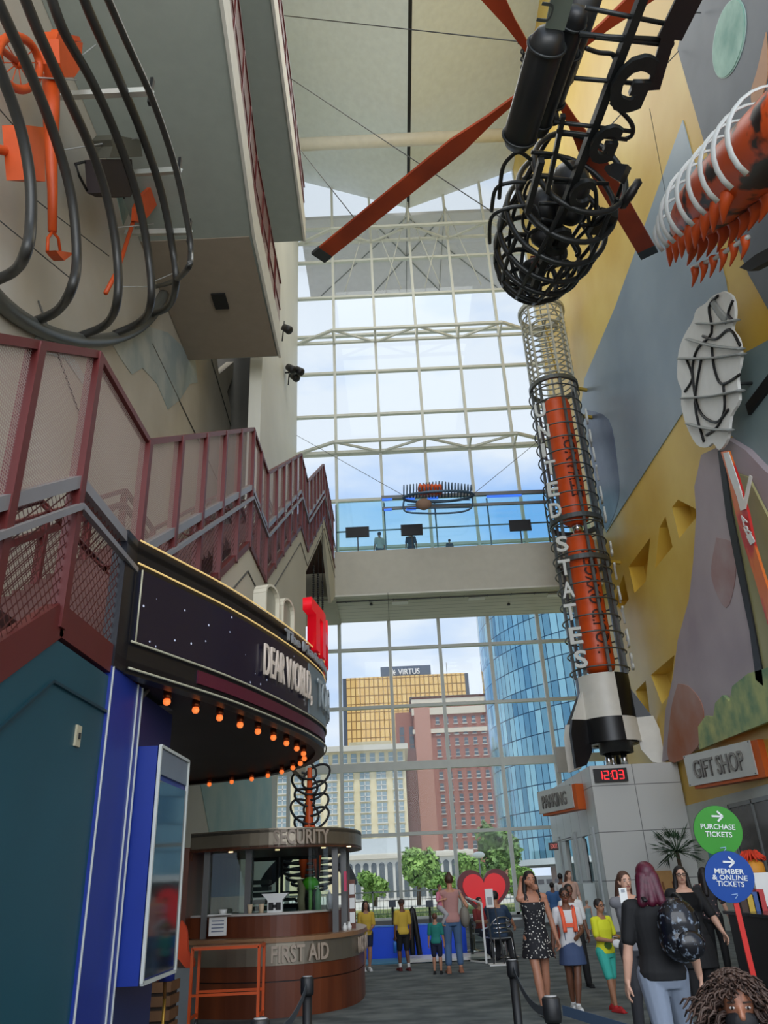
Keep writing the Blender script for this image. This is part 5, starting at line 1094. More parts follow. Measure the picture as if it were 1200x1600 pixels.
# wheel, lamp cone and strut on the right side
c_ = hp(985, 303, 16.6); m = MB(); m.lathe([(.1, -.1), (.34, -.1), (.4, 0), (.34, .1), (.1, .1)], c_, 28, axis=(.75, .2, -.5)); m.build('wheel', black, g_)
m = MB(); m.lathe([(.14, -.12), (.14, .12)], c_, 16, axis=(.75, .2, -.5)); m.build('wheel_hub', grey_steel, g_)
m = MB(); m.tube([c_, hp(942, 335, 16.4), hp(925, 352, 16.3)], .05, 6); m.tube([hp(865, 284, 16.4), hp(950, 287, 16.5)], .05, 6); m.build('axle', cage_m, g_)
c_ = hp(963, 268, 16.7); m = MB(); m.lathe([(.28, -.25), (.2, .1), (.05, .3)], c_, 4, axis=(-.6, .1, .5), smooth=False); m.build('cone', cage_b, g_)
c_ = hp(938, 352, 16.4); m = MB(); m.prism([c_+v for v in (ax*.35+sd*.1, ax*.3-sd*.35, -ax*.3-sd*.25, -ax*.35+sd*.15)], (0, 0, .25)); m.build('foot_pod', cage_b, g_)
# suspension chain and cables
m = MB(); a = hp(822, 66, 19.0); m.tube(ring(a, .16, 16, (1, 0, 0), (0, .4, .9)), .045, 6, closed=True)
for k in range(6): m.tube(ring(hp(818, 75+k*6, 18.8), .06, 8, (1, 0, 0) if k % 2 else (0, 1, 0), UP, .1), .02, 5, closed=True)
m.build('shackle', black, g_)
cable_m = mat('cable', (70, 72, 70), .5)
def cable(name, a, b, lab, r=.015, m_=None):
    q = MB(); q.tube([a, b], r, 5); return tag(q.build(name, m_ or cable_m), lab, 'cable')
cable('suspension_cable', at(822, 66, Z=19.0), at(440, 24, X=-2.6), 'thin cable from the rotor shackle to the left upper floor edge')
cable('suspension_cable', at(450, 120, X=-2.6), at(790, 345, Z=17.0), 'thin cable crossing behind the orange blade to the helicopter nose')
cable('suspension_cable', at(470, 235, X=-2.6), at(557, 345, Z=ZB+.1), 'short thin cable holding the left orange rotor blade')
cable('suspension_cable', at(905, 250, Z=17.2), at(1060, 80, X=8.9), 'thin cable from the helicopter to the yellow wall')
cable('suspension_cable', at(1015, 170, Z=17), at(1045, 330, X=8.9), 'thin cable running down the blue mountain mural', .007)
cable('suspension_cable', at(1095, 20, X=8.9), at(1060, 20, Z=18), 'short cable from the night sky mural to the helicopter tail')
# ------------------------------------------------------------------ ribbed creature by the right wall
KX = 7.4
c0 = at(1060, 362, X=KX); c1 = at(1235, 190, X=KX)
g_ = thing('ribbed_creature', 'orange and black ribbed sea creature hung by the right wall', 'sculpture', c0.lerp(c1, .5))
kd = (c1-c0); KL = kd.length; kd.normalize(); ku = kd.cross(Vector((1, 0, 0))).normalized(); 
if ku.z < 0: ku = -ku
kx = kd.cross(ku).normalized()
or_bl = two_tone('tiger_orange', (34, 22, 20), (206, 78, 24), 1.6, .42, .5, .4, (1, 1, 1), 3)
m = MB(); m.lathe([(.04, .0), (.3, .25), (.48, .7), (.62, 1.4), (.7, 2.3), (.68, KL), (.6, KL+1.5)], c0, 24, axis=kd); m.build('body', or_bl, g_)
n = 9
rib_w = mat('rib_white', (196, 200, 198), .35)
for k in range(n):
    s_ = -.15+k*.6; w = .66*min(1, .5+s_*.35)+.2; cc = c0+kd*s_
    m = MB(); P = [cc+kx*w*math.cos(a)*1.05+ku*w*math.sin(a)*1.05 for a in [math.radians(-50+i*14) for i in range(20)]]; m.tube(P, .055, 8, flat=.4); m.tube([P[-1], P[-1]-ku*.15+kd*.25], .04, 6); m.build('rib', rib_w, g_)
for side in (1, -1):
    for k in range(8):
        s_ = .2+k*.46; cc = c0+kd*s_; r_ = .35+.3*min(1, s_/2); o_ = cc-kx*r_*.55*side-ku*r_*.8+kx*0
        m = MB(); m.tube(smooth_path([o_, o_-ku*.22-kx*.06*side-kd*.05, o_-ku*.5-kd*.3], 4), [.15, .15, .14, .13, .11, .09, .06, .035, .01][:9], 8); m.build('spike', orange_p, g_)
m = MB(); m.tube([c0-ku*.95+kd*.2-kx*.2, c0-ku*1.15+kd*1.4-kx*.2, c0-ku*1.25+kd*3-kx*.2], .05, 8); m.build('lower_bar', rib_w, g_)
for k in range(6):
    p = c0-ku*(1.0+.04*k)+kd*(.35+k*.5)-kx*.2; m = MB(); m.tube(smooth_path([p, p-ku*.2, p-ku*.4-kd*.22], 3), [.1, .1, .09, .07, .05, .03, .01], 8); m.build('spike', orange_p, g_)
m = MB(); P = [at(*p, X=KX) for p in ((1155, 418), (1170, 424), (1205, 405), (1260, 375), (1230, 372), (1180, 398))]; m.prism(P, (.2, 0, 0)); m.build('black_fin', black, g_)
m = MB(); e = c0-kd*.12; m.ball(e, .18, 14); m.build('eye_plate', mat('eye_grey', (110, 116, 120), .4), g_)
for k, s_ in enumerate((.6, 3.0)):
    p = c0+kd*s_; m = MB(); m.tube([p, (XR, p.y, p.z+.4)], .04, 6); m.build('wall_arm', dark_steel, g_)
# ------------------------------------------------------------------ vessel of curved ribs, upper left
g_ = thing('ribbed_vessel', 'large cage of curved dark steel ribs projecting from the upper left wall', 'sculpture', at(150, 500, X=XL+.1))
ribs = [[(-30, 447), (20, 425), (40, 395), (48, 350), (47, 280), (32, 200), (0, 110), (-30, 40)],
        [(55, 502), (90, 485), (112, 450), (120, 400), (112, 310), (88, 220), (50, 120), (0, 10), (-10, -20)],
        [(125, 525), (165, 507), (183, 470), (183, 400), (170, 320), (145, 240), (105, 150), (60, 50), (32, -20)],
        [(178, 522), (220, 502), (236, 470), (232, 400), (215, 310), (185, 220), (145, 130), (100, 50), (75, -20)],
        [(235, 492), (262, 480), (275, 445), (270, 390), (252, 300), (222, 210), (180, 110), (140, 20), (125, -20)],
        [(242, 448), (270, 440), (293, 420), (298, 395), (295, 360), (275, 265), (240, 160), (200, 70), (165, -10)]]
rib_m = mat('rib_steel', (62, 62, 60), .4, metal=.35, var=.1)
for i, P in enumerate(ribs):
    m = MB(); n = len(P); pts = []
    for k, p in enumerate(P):
        X_ = XL+(.12 if i < 5 else .5)+(1.25, 1.25, 1.3, 1.5, 1.9, 2.5)[i]*min(1, k/2.0)
        pts.append(at(*p, X=X_))
    m.tube(smooth_path(pts, 6), .088 if i < 5 else .06, 8, flat=1); m.build('rib', rib_m, g_)
m = MB(); rim_px = [(-40, 420), (0, 472), (50, 508), (100, 527), (140, 532), (180, 528), (215, 512), (240, 488), (256, 460)]
m.tube(smooth_path([at(*p, X=XL+.12) for p in rim_px], 5), .16, 8); m.build('base_ring', mat('ring_grey', (104, 106, 100), .4, metal=.3), g_)
m = MB(); m.tube(smooth_path([at(p[0]+4, p[1]+6, X=XL+.05) for p in rim_px], 5), .05, 6); m.build('ring_flange', rib_m, g_)
for (a, b) in (((85, 150), (236, 143)), ((185, 272), (280, 266)), ((198, 364), (296, 362))):
    m = MB(); m.bar(at(*a, X=XL+.15), at(*b, X=XL+2.6), .12); m.build('support_arm', white_steel, g_); 
    m = MB(); c_ = at(*b, X=XL+2.6); m.bar(c_+Vector((0, 0, -.35)), c_+Vector((0, 0, .35)), .1, .06); m.build('arm_plate', black, g_)
wire_m = mat('thin_wire', (170, 172, 168), .4)
for (a, b) in (((40, 120), (120, 125)), ((95, 235), (220, 215)), ((90, 115), (150, 70)), ((170, 357), (240, 350)), ((188, 448), (240, 448)), ((240, 440), (275, 425))):
    m = MB(); m.tube([at(*a, X=XL+.7), at(*b, X=XL+1.2)], .015, 4); m.build('tie_wire', wire_m, g_)
VX = XL+.75
def vp(px, py, dx=0): return at(px, py, X=VX+dx)
# wheel
g2 = thing('bicycle_wheel', 'orange bicycle wheel hanging behind the steel ribs at the far left', 'wheel', vp(28, 95)); c_ = vp(28, 98); a_ = (vp(60, 98)-c_); b_ = (vp(28, 60)-c_)
m = MB(); pts = [vp(28+33*math.cos(t)+6*math.sin(t), 98+42*math.sin(t)) for t in [2*math.pi*k/36 for k in range(36)]]; m.tube(pts, .075, 8, closed=True); m.build('tire', orange_p, g2)
for k in range(12): m = MB(); m.tube([c_, pts[k*3]], .01, 4); m.build('spoke', orange_p, g2)
m = MB(); m.ball(c_, .1, 10); m.build('hub', orange_p, g2); m = MB(); m.tube([c_, vp(-10, 68), vp(-40, 70)], .06, 6); m.tube([vp(-5, 60), vp(2, 100)], .05, 6); m.build('fork', orange_p, g2)
# lamp post upside down
g2 = thing('orange_lamp_post', 'orange lamp post hung head up with a lantern cage at its lower end', 'lamp post', vp(80, 220))
m = MB(); P = [vp(*p) for p in ((62, 62), (102, 68), (98, 108), (88, 122), (72, 122), (64, 100))]; m.prism(P, (.35, 0, 0)); m.build('drum', orange_p, g2)
m = MB(); P = [vp(*p) for p in ((66, 50), (70, 56), (78, 54), (80, 46), (84, 55), (100, 58), (104, 66), (62, 62))]; m.prism(P, (.3, 0, 0)); m.build('finial', orange_p, g2)
m = MB(); m.tube([vp(80, 122), vp(80, 180), vp(80, 250), vp(82, 300), vp(82, 362)], [.16, .15, .11, .09, .08], 10); m.build('shaft', orange_p, g2)
m = MB(); m.tube([vp(82, 362), vp(75, 372), vp(74, 392)], .03, 6); m.tube([vp(82, 362), vp(91, 372), vp(94, 392)], .03, 6); m.prism([vp(*p) for p in ((70, 392), (99, 396), (92, 402), (84, 408), (76, 400))], (.2, 0, 0)); m.build('lantern', orange_p, g2)
g2 = thing('orange_crate', 'flat orange panel box hanging at the left edge behind the ribs', 'box', vp(25, 240)); m = MB(); m.prism([vp(*p) for p in ((3, 196), (42, 200), (44, 285), (10, 282))], (.3, 0, 0)); m.build('box_body', orange_p, g2)
m = MB(); m.tube([vp(-20, 230), vp(30, 240)], .08, 8); m.build('crank', orange_p, g2)
g2 = thing('leather_satchel', 'dark brown satchel with grey flap hung by wires among the ribs', 'bag', vp(160, 260))
m = MB(); m.prism([vp(*p) for p in ((132, 250), (183, 250), (186, 300), (180, 309), (150, 308), (136, 302))], (.35, 0, 0)); m.build('bag_body', mat('bag_brown', (38, 26, 26), .7), g2)
m = MB(); m.prism([vp(*p, -.03) for p in ((143, 220), (150, 212), (193, 220), (196, 246), (140, 248), (146, 230))], (.42, 0, 0)); m.build('flap', mat('bag_grey', (86, 84, 72), .8), g2)
m = MB(); m.tube([vp(136, 252), vp(118, 256), vp(124, 275), vp(136, 298)], .03, 6); m.tube([vp(184, 278), vp(194, 310)], .025, 6); m.build('strap', black, g2)
g2 = thing('orange_paddle', 'orange paddle with a broad blade hanging at a slant behind the ribs', 'paddle', vp(210, 380)); m = MB(); m.prism([vp(*p) for p in ((205, 345), (206, 325), (216, 305), (232, 291), (242, 296), (240, 320), (225, 340), (212, 348))], (.1, 0, 0)); m.build('blade', orange_p, g2)
m = MB(); m.tube([vp(210, 340), vp(185, 420), vp(165, 458)], .05, 8); m.build('handle', orange_p, g2)
for i, (a, b) in enumerate((((-10, 160), (60, 240)), ((40, 300), (170, 400)), ((0, 345), (110, 435)))):
    cable('tie_cable', at(*a, X=XL+.3), at(*b, X=XL+.3), ['dark wire crossing above the orange panel box', 'dark wire behind the lantern end of the lamp post', 'dark wire low behind the leftmost ribs'][i], .012)
# ------------------------------------------------------------------ boat skeleton hanging above the bridge
KY = 29.2
def kp(px, py, dy=0): return at(px, py, Y=KY+dy)
g_ = thing('boat_skeleton', 'hanging boat skeleton with upright ribs and orange core over the bridge', 'sculpture', kp(684, 775))
blue_st = mat('slate_steel', (70, 96, 120), .4, metal=.3)
for k in range(22):
    px = 631+k*5; h_ = 16-abs(k-11)*.55
    c_ = kp(px, 772); t_ = kp(px, 770-h_); m = MB(); m.tube([c_+Vector((0, -.35, 0)), t_+Vector((0, -.1, 0)), t_+Vector((0, .1, 0)), c_+Vector((0, .35, 0))], .03, 5); m.build('rib', blue_st, g_)
m = MB(); a = kp(685, 776); m.tube(ring(a, (kp(740, 776)-kp(630, 776)).length/2, 36, (1, 0, 0), (0, 1, 0), .5), .06, 6, closed=True); m.build('gunwale', blue_st, g_)
m = MB(); m.tube(smooth_path([kp(632, 778), kp(632, 798), kp(660, 802), kp(712, 801), kp(736, 794), kp(738, 778)], 4), .04, 6)
for y in (783, 789, 795): m.tube([kp(636, y), kp(735, y-2)], .025, 5)
m.build('hull_lines', blue_st, g_)
for k in range(6): m = MB(); c_ = kp(657+k*6, 765); m.ball(c_, (.12, .3, .25), 12); m.build('orange_segment', orange_p, g_)
m = MB(); c_ = kp(662, 788); m.ball(c_, (.35, .25, .25), 14); m.build('tan_core', mat('tan_core', (150, 120, 100), .7), g_)
# beam with blue light strips
g2 = thing('light_beam', 'long grey beam with glowing blue strips at the bridge balustrade', 'beam', kp(730, 785, .5)); m = MB(); m.bar(kp(596, 778, .6), kp(860, 768, .6), .12, .16); m.bar(kp(597, 795, .6), kp(860, 784, .6), .1, .12); m.build('rail', grey_steel, g2)
ble = mat('blue_glow', (60, 110, 220), .3, emit=(50, 110, 230), estr=.8)
for a, b in (((597, 781), (613, 780)), ((633, 780), (648, 779)), ((668, 779), (685, 778)), ((760, 776), (815, 774)), ((600, 797), (612, 796)), ((635, 796), (650, 795))):
    m = MB(); m.bar(kp(*a, .5), kp(*b, .5), .05, .1); m.build('light_strip', ble, g2)
cable('hanging_cable', kp(632, 775), at(463, 680, X=-4.25), 'thin cable from the boat skeleton up to the left far wall', .012)
cable('hanging_cable', kp(736, 775), at(840, 690, Y=30.2), 'thin cable from the boat skeleton up towards the rocket', .012)
# pull chains by the stair notch
for i, px in enumerate((490, 497, 504)):
    a = at(px, 885+i*12, Y=24.5); b = at(px, 935+i*10, Y=24.5); q = MB(); n = 14
    for k in range(n): q.ball(a.lerp(b, k/n), .04, 6)
    q.tube([a+Vector((0, 0, .0)), b], .012, 4); q.tube([a, (XO-.1 if a.x < XO else a.x, 24.5, 13.0)], .01, 4); tag(q.build('pull_chain', black), ['black hoist chain hanging by the stair notch, leftmost', 'black hoist chain hanging by the stair notch, middle', 'black hoist chain hanging by the stair notch, rightmost'][i], 'chain')
# ------------------------------------------------------------------ the city beyond the glass
def facade_building(name, label, px_l, px_r, py_top, Y, depth, wall_m, win_m, rows, cols, wsize, parts=None, cat='building', zb=0, rowz=None, x_in=.5, frame_m=None):
    a = at(px_l, py_top, Y=Y); b = at(px_r, py_top, Y=Y); zt = a.z
    g = thing(name, label, cat, ((a.x+b.x)/2, Y, 0))
    m = MB(); m.box((a.x, Y, zb), (b.x, Y+depth, zt)); m.build('wall', wall_m, g)
    return g, a.x, b.x, zt
def windows(g, x0, x1, z0, z1, Y, cols, rows, w, h, m_, frame_m, pair=False, limit=100):
    n = 0; rest = MB(); items = []
    for r in range(rows):
        for c in range(cols):
            x = x0+(x1-x0)*(c+.5)/cols; z = z0+(z1-z0)*(r+.5)/rows; items.append((x, z))
    for i, (x, z) in enumerate(items):
        if i < limit:
            q = MB(); q.box((x-w/2, Y-.12, z-h/2), (x+w/2, Y+.05, z+h/2), 0); q.box((x-w/2-.15, Y-.2, z-h/2-.15), (x+w/2+.15, Y, z-h/2), 1); q.box((x-w/2, Y-.16, z-.06), (x+w/2, Y, z+.06), 1)
            if pair: q.box((x-.07, Y-.16, z-h/2), (x+.07, Y, z+h/2), 1)
            q.build('window', [m_, frame_m], g)
        else: rest.box((x-w/2, Y-.12, z-h/2), (x+w/2, Y+.05, z+h/2))
    if rest.v: o = rest.build('far_windows', m_, g); o['kind'] = 'stuff'
win_d = mat('win_dark', (88, 96, 102), .15, spec=.8); win_l = mat('win_frame', (206, 202, 192), .6); win_b = mat('win_blueish', (140, 156, 160), .15)
# gold glass tower with dark penthouse
GYY = 300.
gold_m = grid_mat('gold_glass', (226, 178, 104), (146, 108, 60), 1.8, 3.2, .2, .25, metal=.25, base2=(238, 196, 124))
a = at(541, 1062, Y=GYY); b = at(725, 1049, Y=GYY)
g = thing('gold_office_tower', 'gold mirror glass office block with a dark penthouse, far left of centre', 'building', ((a.x+b.x)/2, GYY, 0))
m = MB(); m.box((a.x, GYY, 0), (b.x, GYY+50, (a.z+b.z)/2)); m.build('tower', gold_m, g)
m = MB(); m.box((a.x-1.5, GYY+.5, 0), (a.x, GYY+50, (a.z+b.z)/2)); m.box((b.x, GYY+.5, 0), (b.x+1.5, GYY+50, (a.z+b.z)/2)); m.build('dark_edge', mat('gold_edge', (74, 80, 90), .5), g)
p = at(594, 1040, Y=GYY); q_ = at(673, 1036, Y=GYY); zt = (a.z+b.z)/2
m = MB(); m.box((p.x, GYY+4, zt), (q_.x, GYY+30, zt+4.8)); m.build('penthouse', mat('penthouse', (76, 88, 104), .5), g)
text('penthouse_lettering', 'VIRTUS', white_p, (p.x+7.0, GYY+3.6, zt+1.4), (1, 0, 0), (0, 0, 1), 2.1, 8.6, .3, g, .01)
m = MB()
for k in range(4): t_ = math.pi*k/4; m.bar((p.x+4.8-1.3*math.cos(t_), GYY+3.7, zt+2.4-1.3*math.sin(t_)), (p.x+4.8+1.3*math.cos(t_), GYY+3.7, zt+2.4+1.3*math.sin(t_)), .3, .3, up=(0, 1, 0))
m.build('penthouse_emblem', white_p, g)
m = MB(); m.tube([(b.x-6, GYY+10, zt), (b.x-6, GYY+10, zt+7)], .12, 5); m.build('mast', grey_steel, g)
# brick hotel
HYY = 170.
brick = two_tone('old_brick', (146, 96, 84), (162, 110, 96), 3, .35, .65, .9); cream_b = mat('cream_band', (204, 192, 172), .8)
g, x0, x1, zt = facade_building('brick_hotel', 'tall red brick hotel with cream bands and grey hipped roof', 644, 790, 1090, HYY, 30, brick, None, 0, 0, 0)
m = MB(); e = at(617, 1110, Y=HYY); m.box((e.x, HYY+3, 0), (x0, HYY+30, e.z)); m.build('side_wing', brick, g)
a = at(735, 1074, Y=HYY); m = MB(); m.add([(x0-.6, HYY-.6, zt), (x1+1, HYY-.6, zt), (x1+1, HYY+30, zt), (x0-.6, HYY+30, zt), (x0+9, HYY+12, a.z+1), (x1-2, HYY+12, a.z+1)], [(0, 1, 5, 4), (1, 2, 5), (2, 3, 4, 5), (3, 0, 4), (3, 2, 1, 0)]); m.build('roof', mat('slate_roof', (140, 146, 154), .8), g)
for py, h_ in ((1091, .9), (1105, 1.5), (1138, .9)):
    z = at(700, py, Y=HYY).z; m = MB(); m.box((x0-.3, HYY-.35, z-h_), (x1+.3, HYY, z)); m.build('cornice', cream_b, g)
m = MB(); c_ = at(655, 1200, Y=HYY); m.box((x0+.2, HYY-.5, 0), (x0+3.6, HYY, zt-1.5)); m.build('corner_pier', mat('brick_light', (178, 132, 116), .9), g)
zr0 = at(720, 1330, Y=HYY).z; windows(g, x0+4.2, x1-.6, zr0, at(720, 1116, Y=HYY).z, HYY, 8, 12, .8, 1.4, win_d, win_l)
windows(g, e.x+.6, x0, zr0, e.z-1.5, HYY+3, 2, 13, 1.1, 1.8, win_d, win_l, limit=0) if False else None
m = MB()
for r in range(13):
    for c in range(2): x = e.x+1.3+c*2.1; z = zr0+(e.z-3-zr0)*(r+.5)/13; m.box((x-.5, HYY+2.9, z-.9), (x+.5, HYY+3.05, z+.9))
m.build('wing_windows', win_d, g)['kind'] = 'stuff'
# beige office block
OYY = 140.
stone = two_tone('pale_stone', (206, 190, 150), (220, 208, 174), .8, .3, .7, .85)
g, x0, x1, zt = facade_building('stone_office_block', 'pale yellow stone office block with paired windows, left of the brick hotel', 430, 632, 1172, OYY, 25, stone, None, 0, 0, 0)
m = MB(); m.box((x0-.5, OYY-1.0, zt-.9), (x1+.6, OYY+25, zt)); z = at(500, 1198, Y=OYY).z; m.box((x0-.2, OYY-.7, z-.6), (x1+.3, OYY, z)); m.build('cornice', mat('cornice_stone', (196, 190, 176), .8), g)
z2 = at(500, 1310, Y=OYY).z; windows(g, x0, x1, z2, z-.8, OYY, 8, 6, 1.65, 1.35, win_b, win_l, pair=True); windows(g, x0, x1, z, zt-.9, OYY, 14, 1, .9, 1.5, win_b, win_l)
m = MB(); a = at(545, 1160, Y=OYY+8); b = at(612, 1165, Y=OYY+8); m.box((a.x, OYY+8, zt), (b.x, OYY+20, a.z)); m.build('roof_house', stone, g)
# dark brick neighbour between
m = MB(); a = at(630, 1170, Y=155); b = at(650, 1170, Y=155); m.box((a.x, 155, 0), (b.x, 175, a.z)); tag(m.build('dark_brick_block', mat('dark_brick', (112, 84, 80), .9)), 'narrow dark brick block between the stone offices and the brick hotel', 'building')
# low arcade building
AYY = 85.
g, x0, x1, zt = facade_building('arcade_building', 'low white building with tall round-arched windows behind the trees', 540, 740, 1336, AYY, 14, mat('arcade_white', (206, 204, 196), .8), None, 0, 0, 0)
m = MB(); a = at(540, 1312, Y=AYY+3); m.box((x0, AYY+3, zt), (at(640, 1312, Y=AYY).x, AYY+12, a.z)); m.build('upper_storey', mat('arcade_grey', (186, 192, 194), .7), g)
m = MB(); m.box((x0-.2, AYY-.3, zt-.5), (x1, AYY, zt-.1)); m.build('ledge', mat('cornice_stone', (196, 190, 176)), g)
n = 16
for k in range(n):
    x = x0+(x1-x0)*(k+.5)/n; w = .27; za = at(600, 1352, Y=AYY).z; q = MB(); q.prism([(x-w, AYY-.05, 0.2), (x+w, AYY-.05, 0.2), (x+w, AYY-.05, za)]+[(x+w*math.cos(t_), AYY-.05, za+w*math.sin(t_)) for t_ in [math.pi*i/8 for i in range(1, 8)]]+[(x-w, AYY-.05, za)], (0, .1, 0)); q.build('arched_window', win_d, g)
# curved blue glass tower
TY = 95.
tl = at(757, 960, Y=TY); g = thing('curved_glass_tower', 'tall curved blue glass tower filling the right side of the windows', 'building', (tl.x+18, TY+14, 0))
def tower_mat():
    m = bpy.data.materials.new('tower_glass'); m.use_nodes = True; t = m.node_tree; b = t.nodes['Principled BSDF']; L_ = t.links.new
    g0 = t.nodes.new('ShaderNodeUVMap'); br = t.nodes.new('ShaderNodeTexBrick'); br.offset = 0
    for k_, v in (('Scale', 1), ('Brick Width', 1.05), ('Row Height', 2.7), ('Mortar Size', .06), ('Mortar Smooth', 0), ('Bias', 0)): br.inputs[k_].default_value = v
    br.inputs['Color1'].default_value = lin((84, 132, 156)); br.inputs['Color2'].default_value = lin((150, 196, 208)); br.inputs['Mortar'].default_value = lin((34, 64, 84))
    nz_ = t.nodes.new('ShaderNodeTexNoise'); nz_.inputs['Scale'].default_value = .09; mx = t.nodes.new('ShaderNodeMix'); mx.data_type = 'RGBA'; mx.blend_type = 'MIX'
    rr = t.nodes.new('ShaderNodeValToRGB'); rr.color_ramp.elements[0].position = .42; rr.color_ramp.elements[1].position = .6
    L_(g0.outputs[0], br.inputs['Vector']); L_(br.outputs[0], b.inputs['Base Color']); b.inputs['Roughness'].default_value = .06; b.inputs['Metallic'].default_value = .3
    return m
tm = tower_mat()
R_ = 26.; cxx = tl.x+R_+.2; cyy = TY+10; H_ = at(840, 832, Y=TY-12).z; z_b = at(800, 1342, Y=TY-8).z
me = bpy.data.meshes.new('curtain_wall'); vs = []; fs = []; n = 40; a0, a1 = math.radians(175), math.radians(300)
for i in range(n+1):
    a = a0+(a1-a0)*i/n; vs += [(cxx+R_*math.cos(a), cyy+R_*math.sin(a), z_b), (cxx+R_*math.cos(a), cyy+R_*math.sin(a), H_)]
for i in range(n): fs.append((2*i, 2*i+2, 2*i+3, 2*i+1))
me.from_pydata(vs, [], fs); uv = me.uv_layers.new(name='UVMap')
for li, lp_ in enumerate(me.loops):
    vi = lp_.vertex_index; i = vi//2; uv.data[li].uv = (i/n*(a1-a0)*R_, vs[vi][2])
me.materials.append(tm); o = bpy.data.objects.new('curtain_wall', me); col.objects.link(o); put(o, g)
m = MB(); pts = [(cxx+R_*math.cos(a0+(a1-a0)*i/n), cyy+R_*math.sin(a0+(a1-a0)*i/n), z_b-.6) for i in range(n+1)]+[(cxx+30, cyy+10, z_b-.6), (cxx-R_, cyy+30, z_b-.6)]
m.prism(pts, (0, 0, .6)); m.build('soffit_band', mat('tower_band', (196, 204, 204), .6), g)
for k in range(5): q = MB(); x = cxx-14+k*5.5; q.lathe([(.55, 0), (.55, z_b-.6)], (x, cyy-12, 0), 14); q.build('pillar', mat('tower_band', (196, 204, 204)), g)
m = MB(); m.box((cxx-20, cyy-6, 0), (cxx+20, cyy, z_b-.6)); m.build('lobby_wall', mat('lobby_glass', (120, 150, 156), .2), g)
# ------------------------------------------------------------------ trees, lawn, railing, dish
def leaf_mesh(name, c, r, n, seed, m_, par, leaf=.35):
    rn = random.Random(seed); q = MB()
    blobs = [(Vector(c)+Vector((rn.uniform(-1, 1)*r.x*.55, rn.uniform(-1, 1)*r.y*.5, rn.uniform(-.7, .8)*r.z*.6)), rn.uniform(.45, .75)) for _ in range(9)]
    for i in range(n):
        bc, br_ = rn.choice(blobs); d = Vector((rn.gauss(0, 1), rn.gauss(0, 1), rn.gauss(0, 1))).normalized(); rr = br_*rn.uniform(.6, 1)
        p = bc+Vector((d.x*r.x*rr*.62, d.y*r.y*rr*.62, d.z*r.z*rr*.62)); s = leaf*rn.uniform(.6, 1.2)
        u = Vector((rn.gauss(0, 1), rn.gauss(0, 1), rn.gauss(0, 1))).normalized()*s; v = u.cross(d+Vector((.01, 0, 0))).normalized()*s*.6
        q.add([p-u, p+v, p+u, p-v], [(0, 1, 2, 3)])
    return q.build(name, m_, par, recalc=False)
leafs = [two_tone('leaf_a', (84, 122, 50), (136, 170, 84), .9, .35, .65, .7), two_tone('leaf_b', (60, 92, 44), (104, 138, 66), .9, .35, .65, .7)]
trees = [(650, 1325, 1398, 26, 62, 'full bright green tree in front of the white arcade, tallest', 0), (585, 1362, 1398, 18, 64, 'small round green tree left of the tallest tree', 0), (692, 1362, 1400, 18, 58, 'small green tree left of the red heart', 0),
         (732, 1335, 1400, 22, 66, 'green tree rising just behind the red heart', 0), (776, 1285, 1390, 24, 72, 'darker tall tree at the foot of the glass tower', 1), (812, 1358, 1400, 16, 60, 'small green tree right of the red heart under the glass tower', 0)]
for i, (px, pt, pb, hw, Y, lab, k) in enumerate(trees):
    t_ = at(px, pt, Y=Y); g = thing('leafy_tree', lab, 'tree', (t_.x, Y, 0), 'trees outside the glass'); rx = hw/1200*Y*1.5
    zc = max(1.2, t_.z*.5+.15); leaf_mesh('foliage', (t_.x, Y, zc), Vector((rx, rx, max(1.0, t_.z*.62))), 2200, i, leafs[k], g, .22 if Y < 70 else .3)
    q = MB(); q.tube([(t_.x, Y, 0), (t_.x+.1, Y, zc), (t_.x, Y, t_.z*.8)], [.16, .12, .05], 8); q.build('trunk', mat('bark', (84, 68, 54), .9), g)
m = MB(); m.box((-12, 37, -.05), (22, 60, .02)); m.build('lawn_tmp', _m['carpet']); bpy.data.objects.remove(bpy.data.objects['lawn_tmp'])
grass = two_tone('grass', (92, 120, 56), (170, 166, 92), .5, .4, .6, .95); 
m = MB(); m.box((-14, 36, -.05), (30, 56, .03)); o = tag(m.build('lawn', grass), 'green and straw-coloured lawn outside the glass wall', 'lawn', kind='stuff')
rn = random.Random(9); q = MB()
for k in range(2600):
    x = rn.uniform(-6, 10); y = rn.uniform(35.2, 37.5); h_ = rn.uniform(.25, .6); dx = rn.uniform(-.12, .12); q.add([(x-.015, y, 0), (x+.015, y, 0), (x+dx, y+rn.uniform(-.1, .1), h_)], [(0, 1, 2)])
tag(q.build('planting', mat('planting', (104, 134, 78), .9, var=.3, vscale=2), recalc=False), 'band of tall pale green grasses just outside the glass', 'grasses', kind='stuff')
g = thing('outdoor_railing', 'thin metal railing on the terrace beyond the lawn', 'railing', (2, 44, 0)); q = MB(); q.bar((-6, 44, 1.15), (14, 44, 1.15), .07); q.bar((-6, 44, .15), (14, 44, .15), .05); q.build('rails', grey_steel, g)
for k in range(14): q = MB(); q.bar((-6+k*1.5, 44, 0), (-6+k*1.5, 44, 1.2), .07); q.build('post', grey_steel, g)
q = MB()
for k in range(110): q.bar((-6+k*.18, 44, .15), (-6+k*.18, 44, 1.15), .018)
q.build('balusters', grey_steel, g)['kind'] = 'stuff'
p = at(748, 1336, Y=52); g = thing('dish_sculpture', 'pale oval dish on a mast outside, above the heart', 'dish', (p.x, 52, 0)); q = MB(); q.ball(p, (.38, .1, .2), 16); q.build('dish', white_p, g); q = MB(); q.tube([(p.x, 52, 0), p], .05, 6); q.build('mast', grey_steel, g)
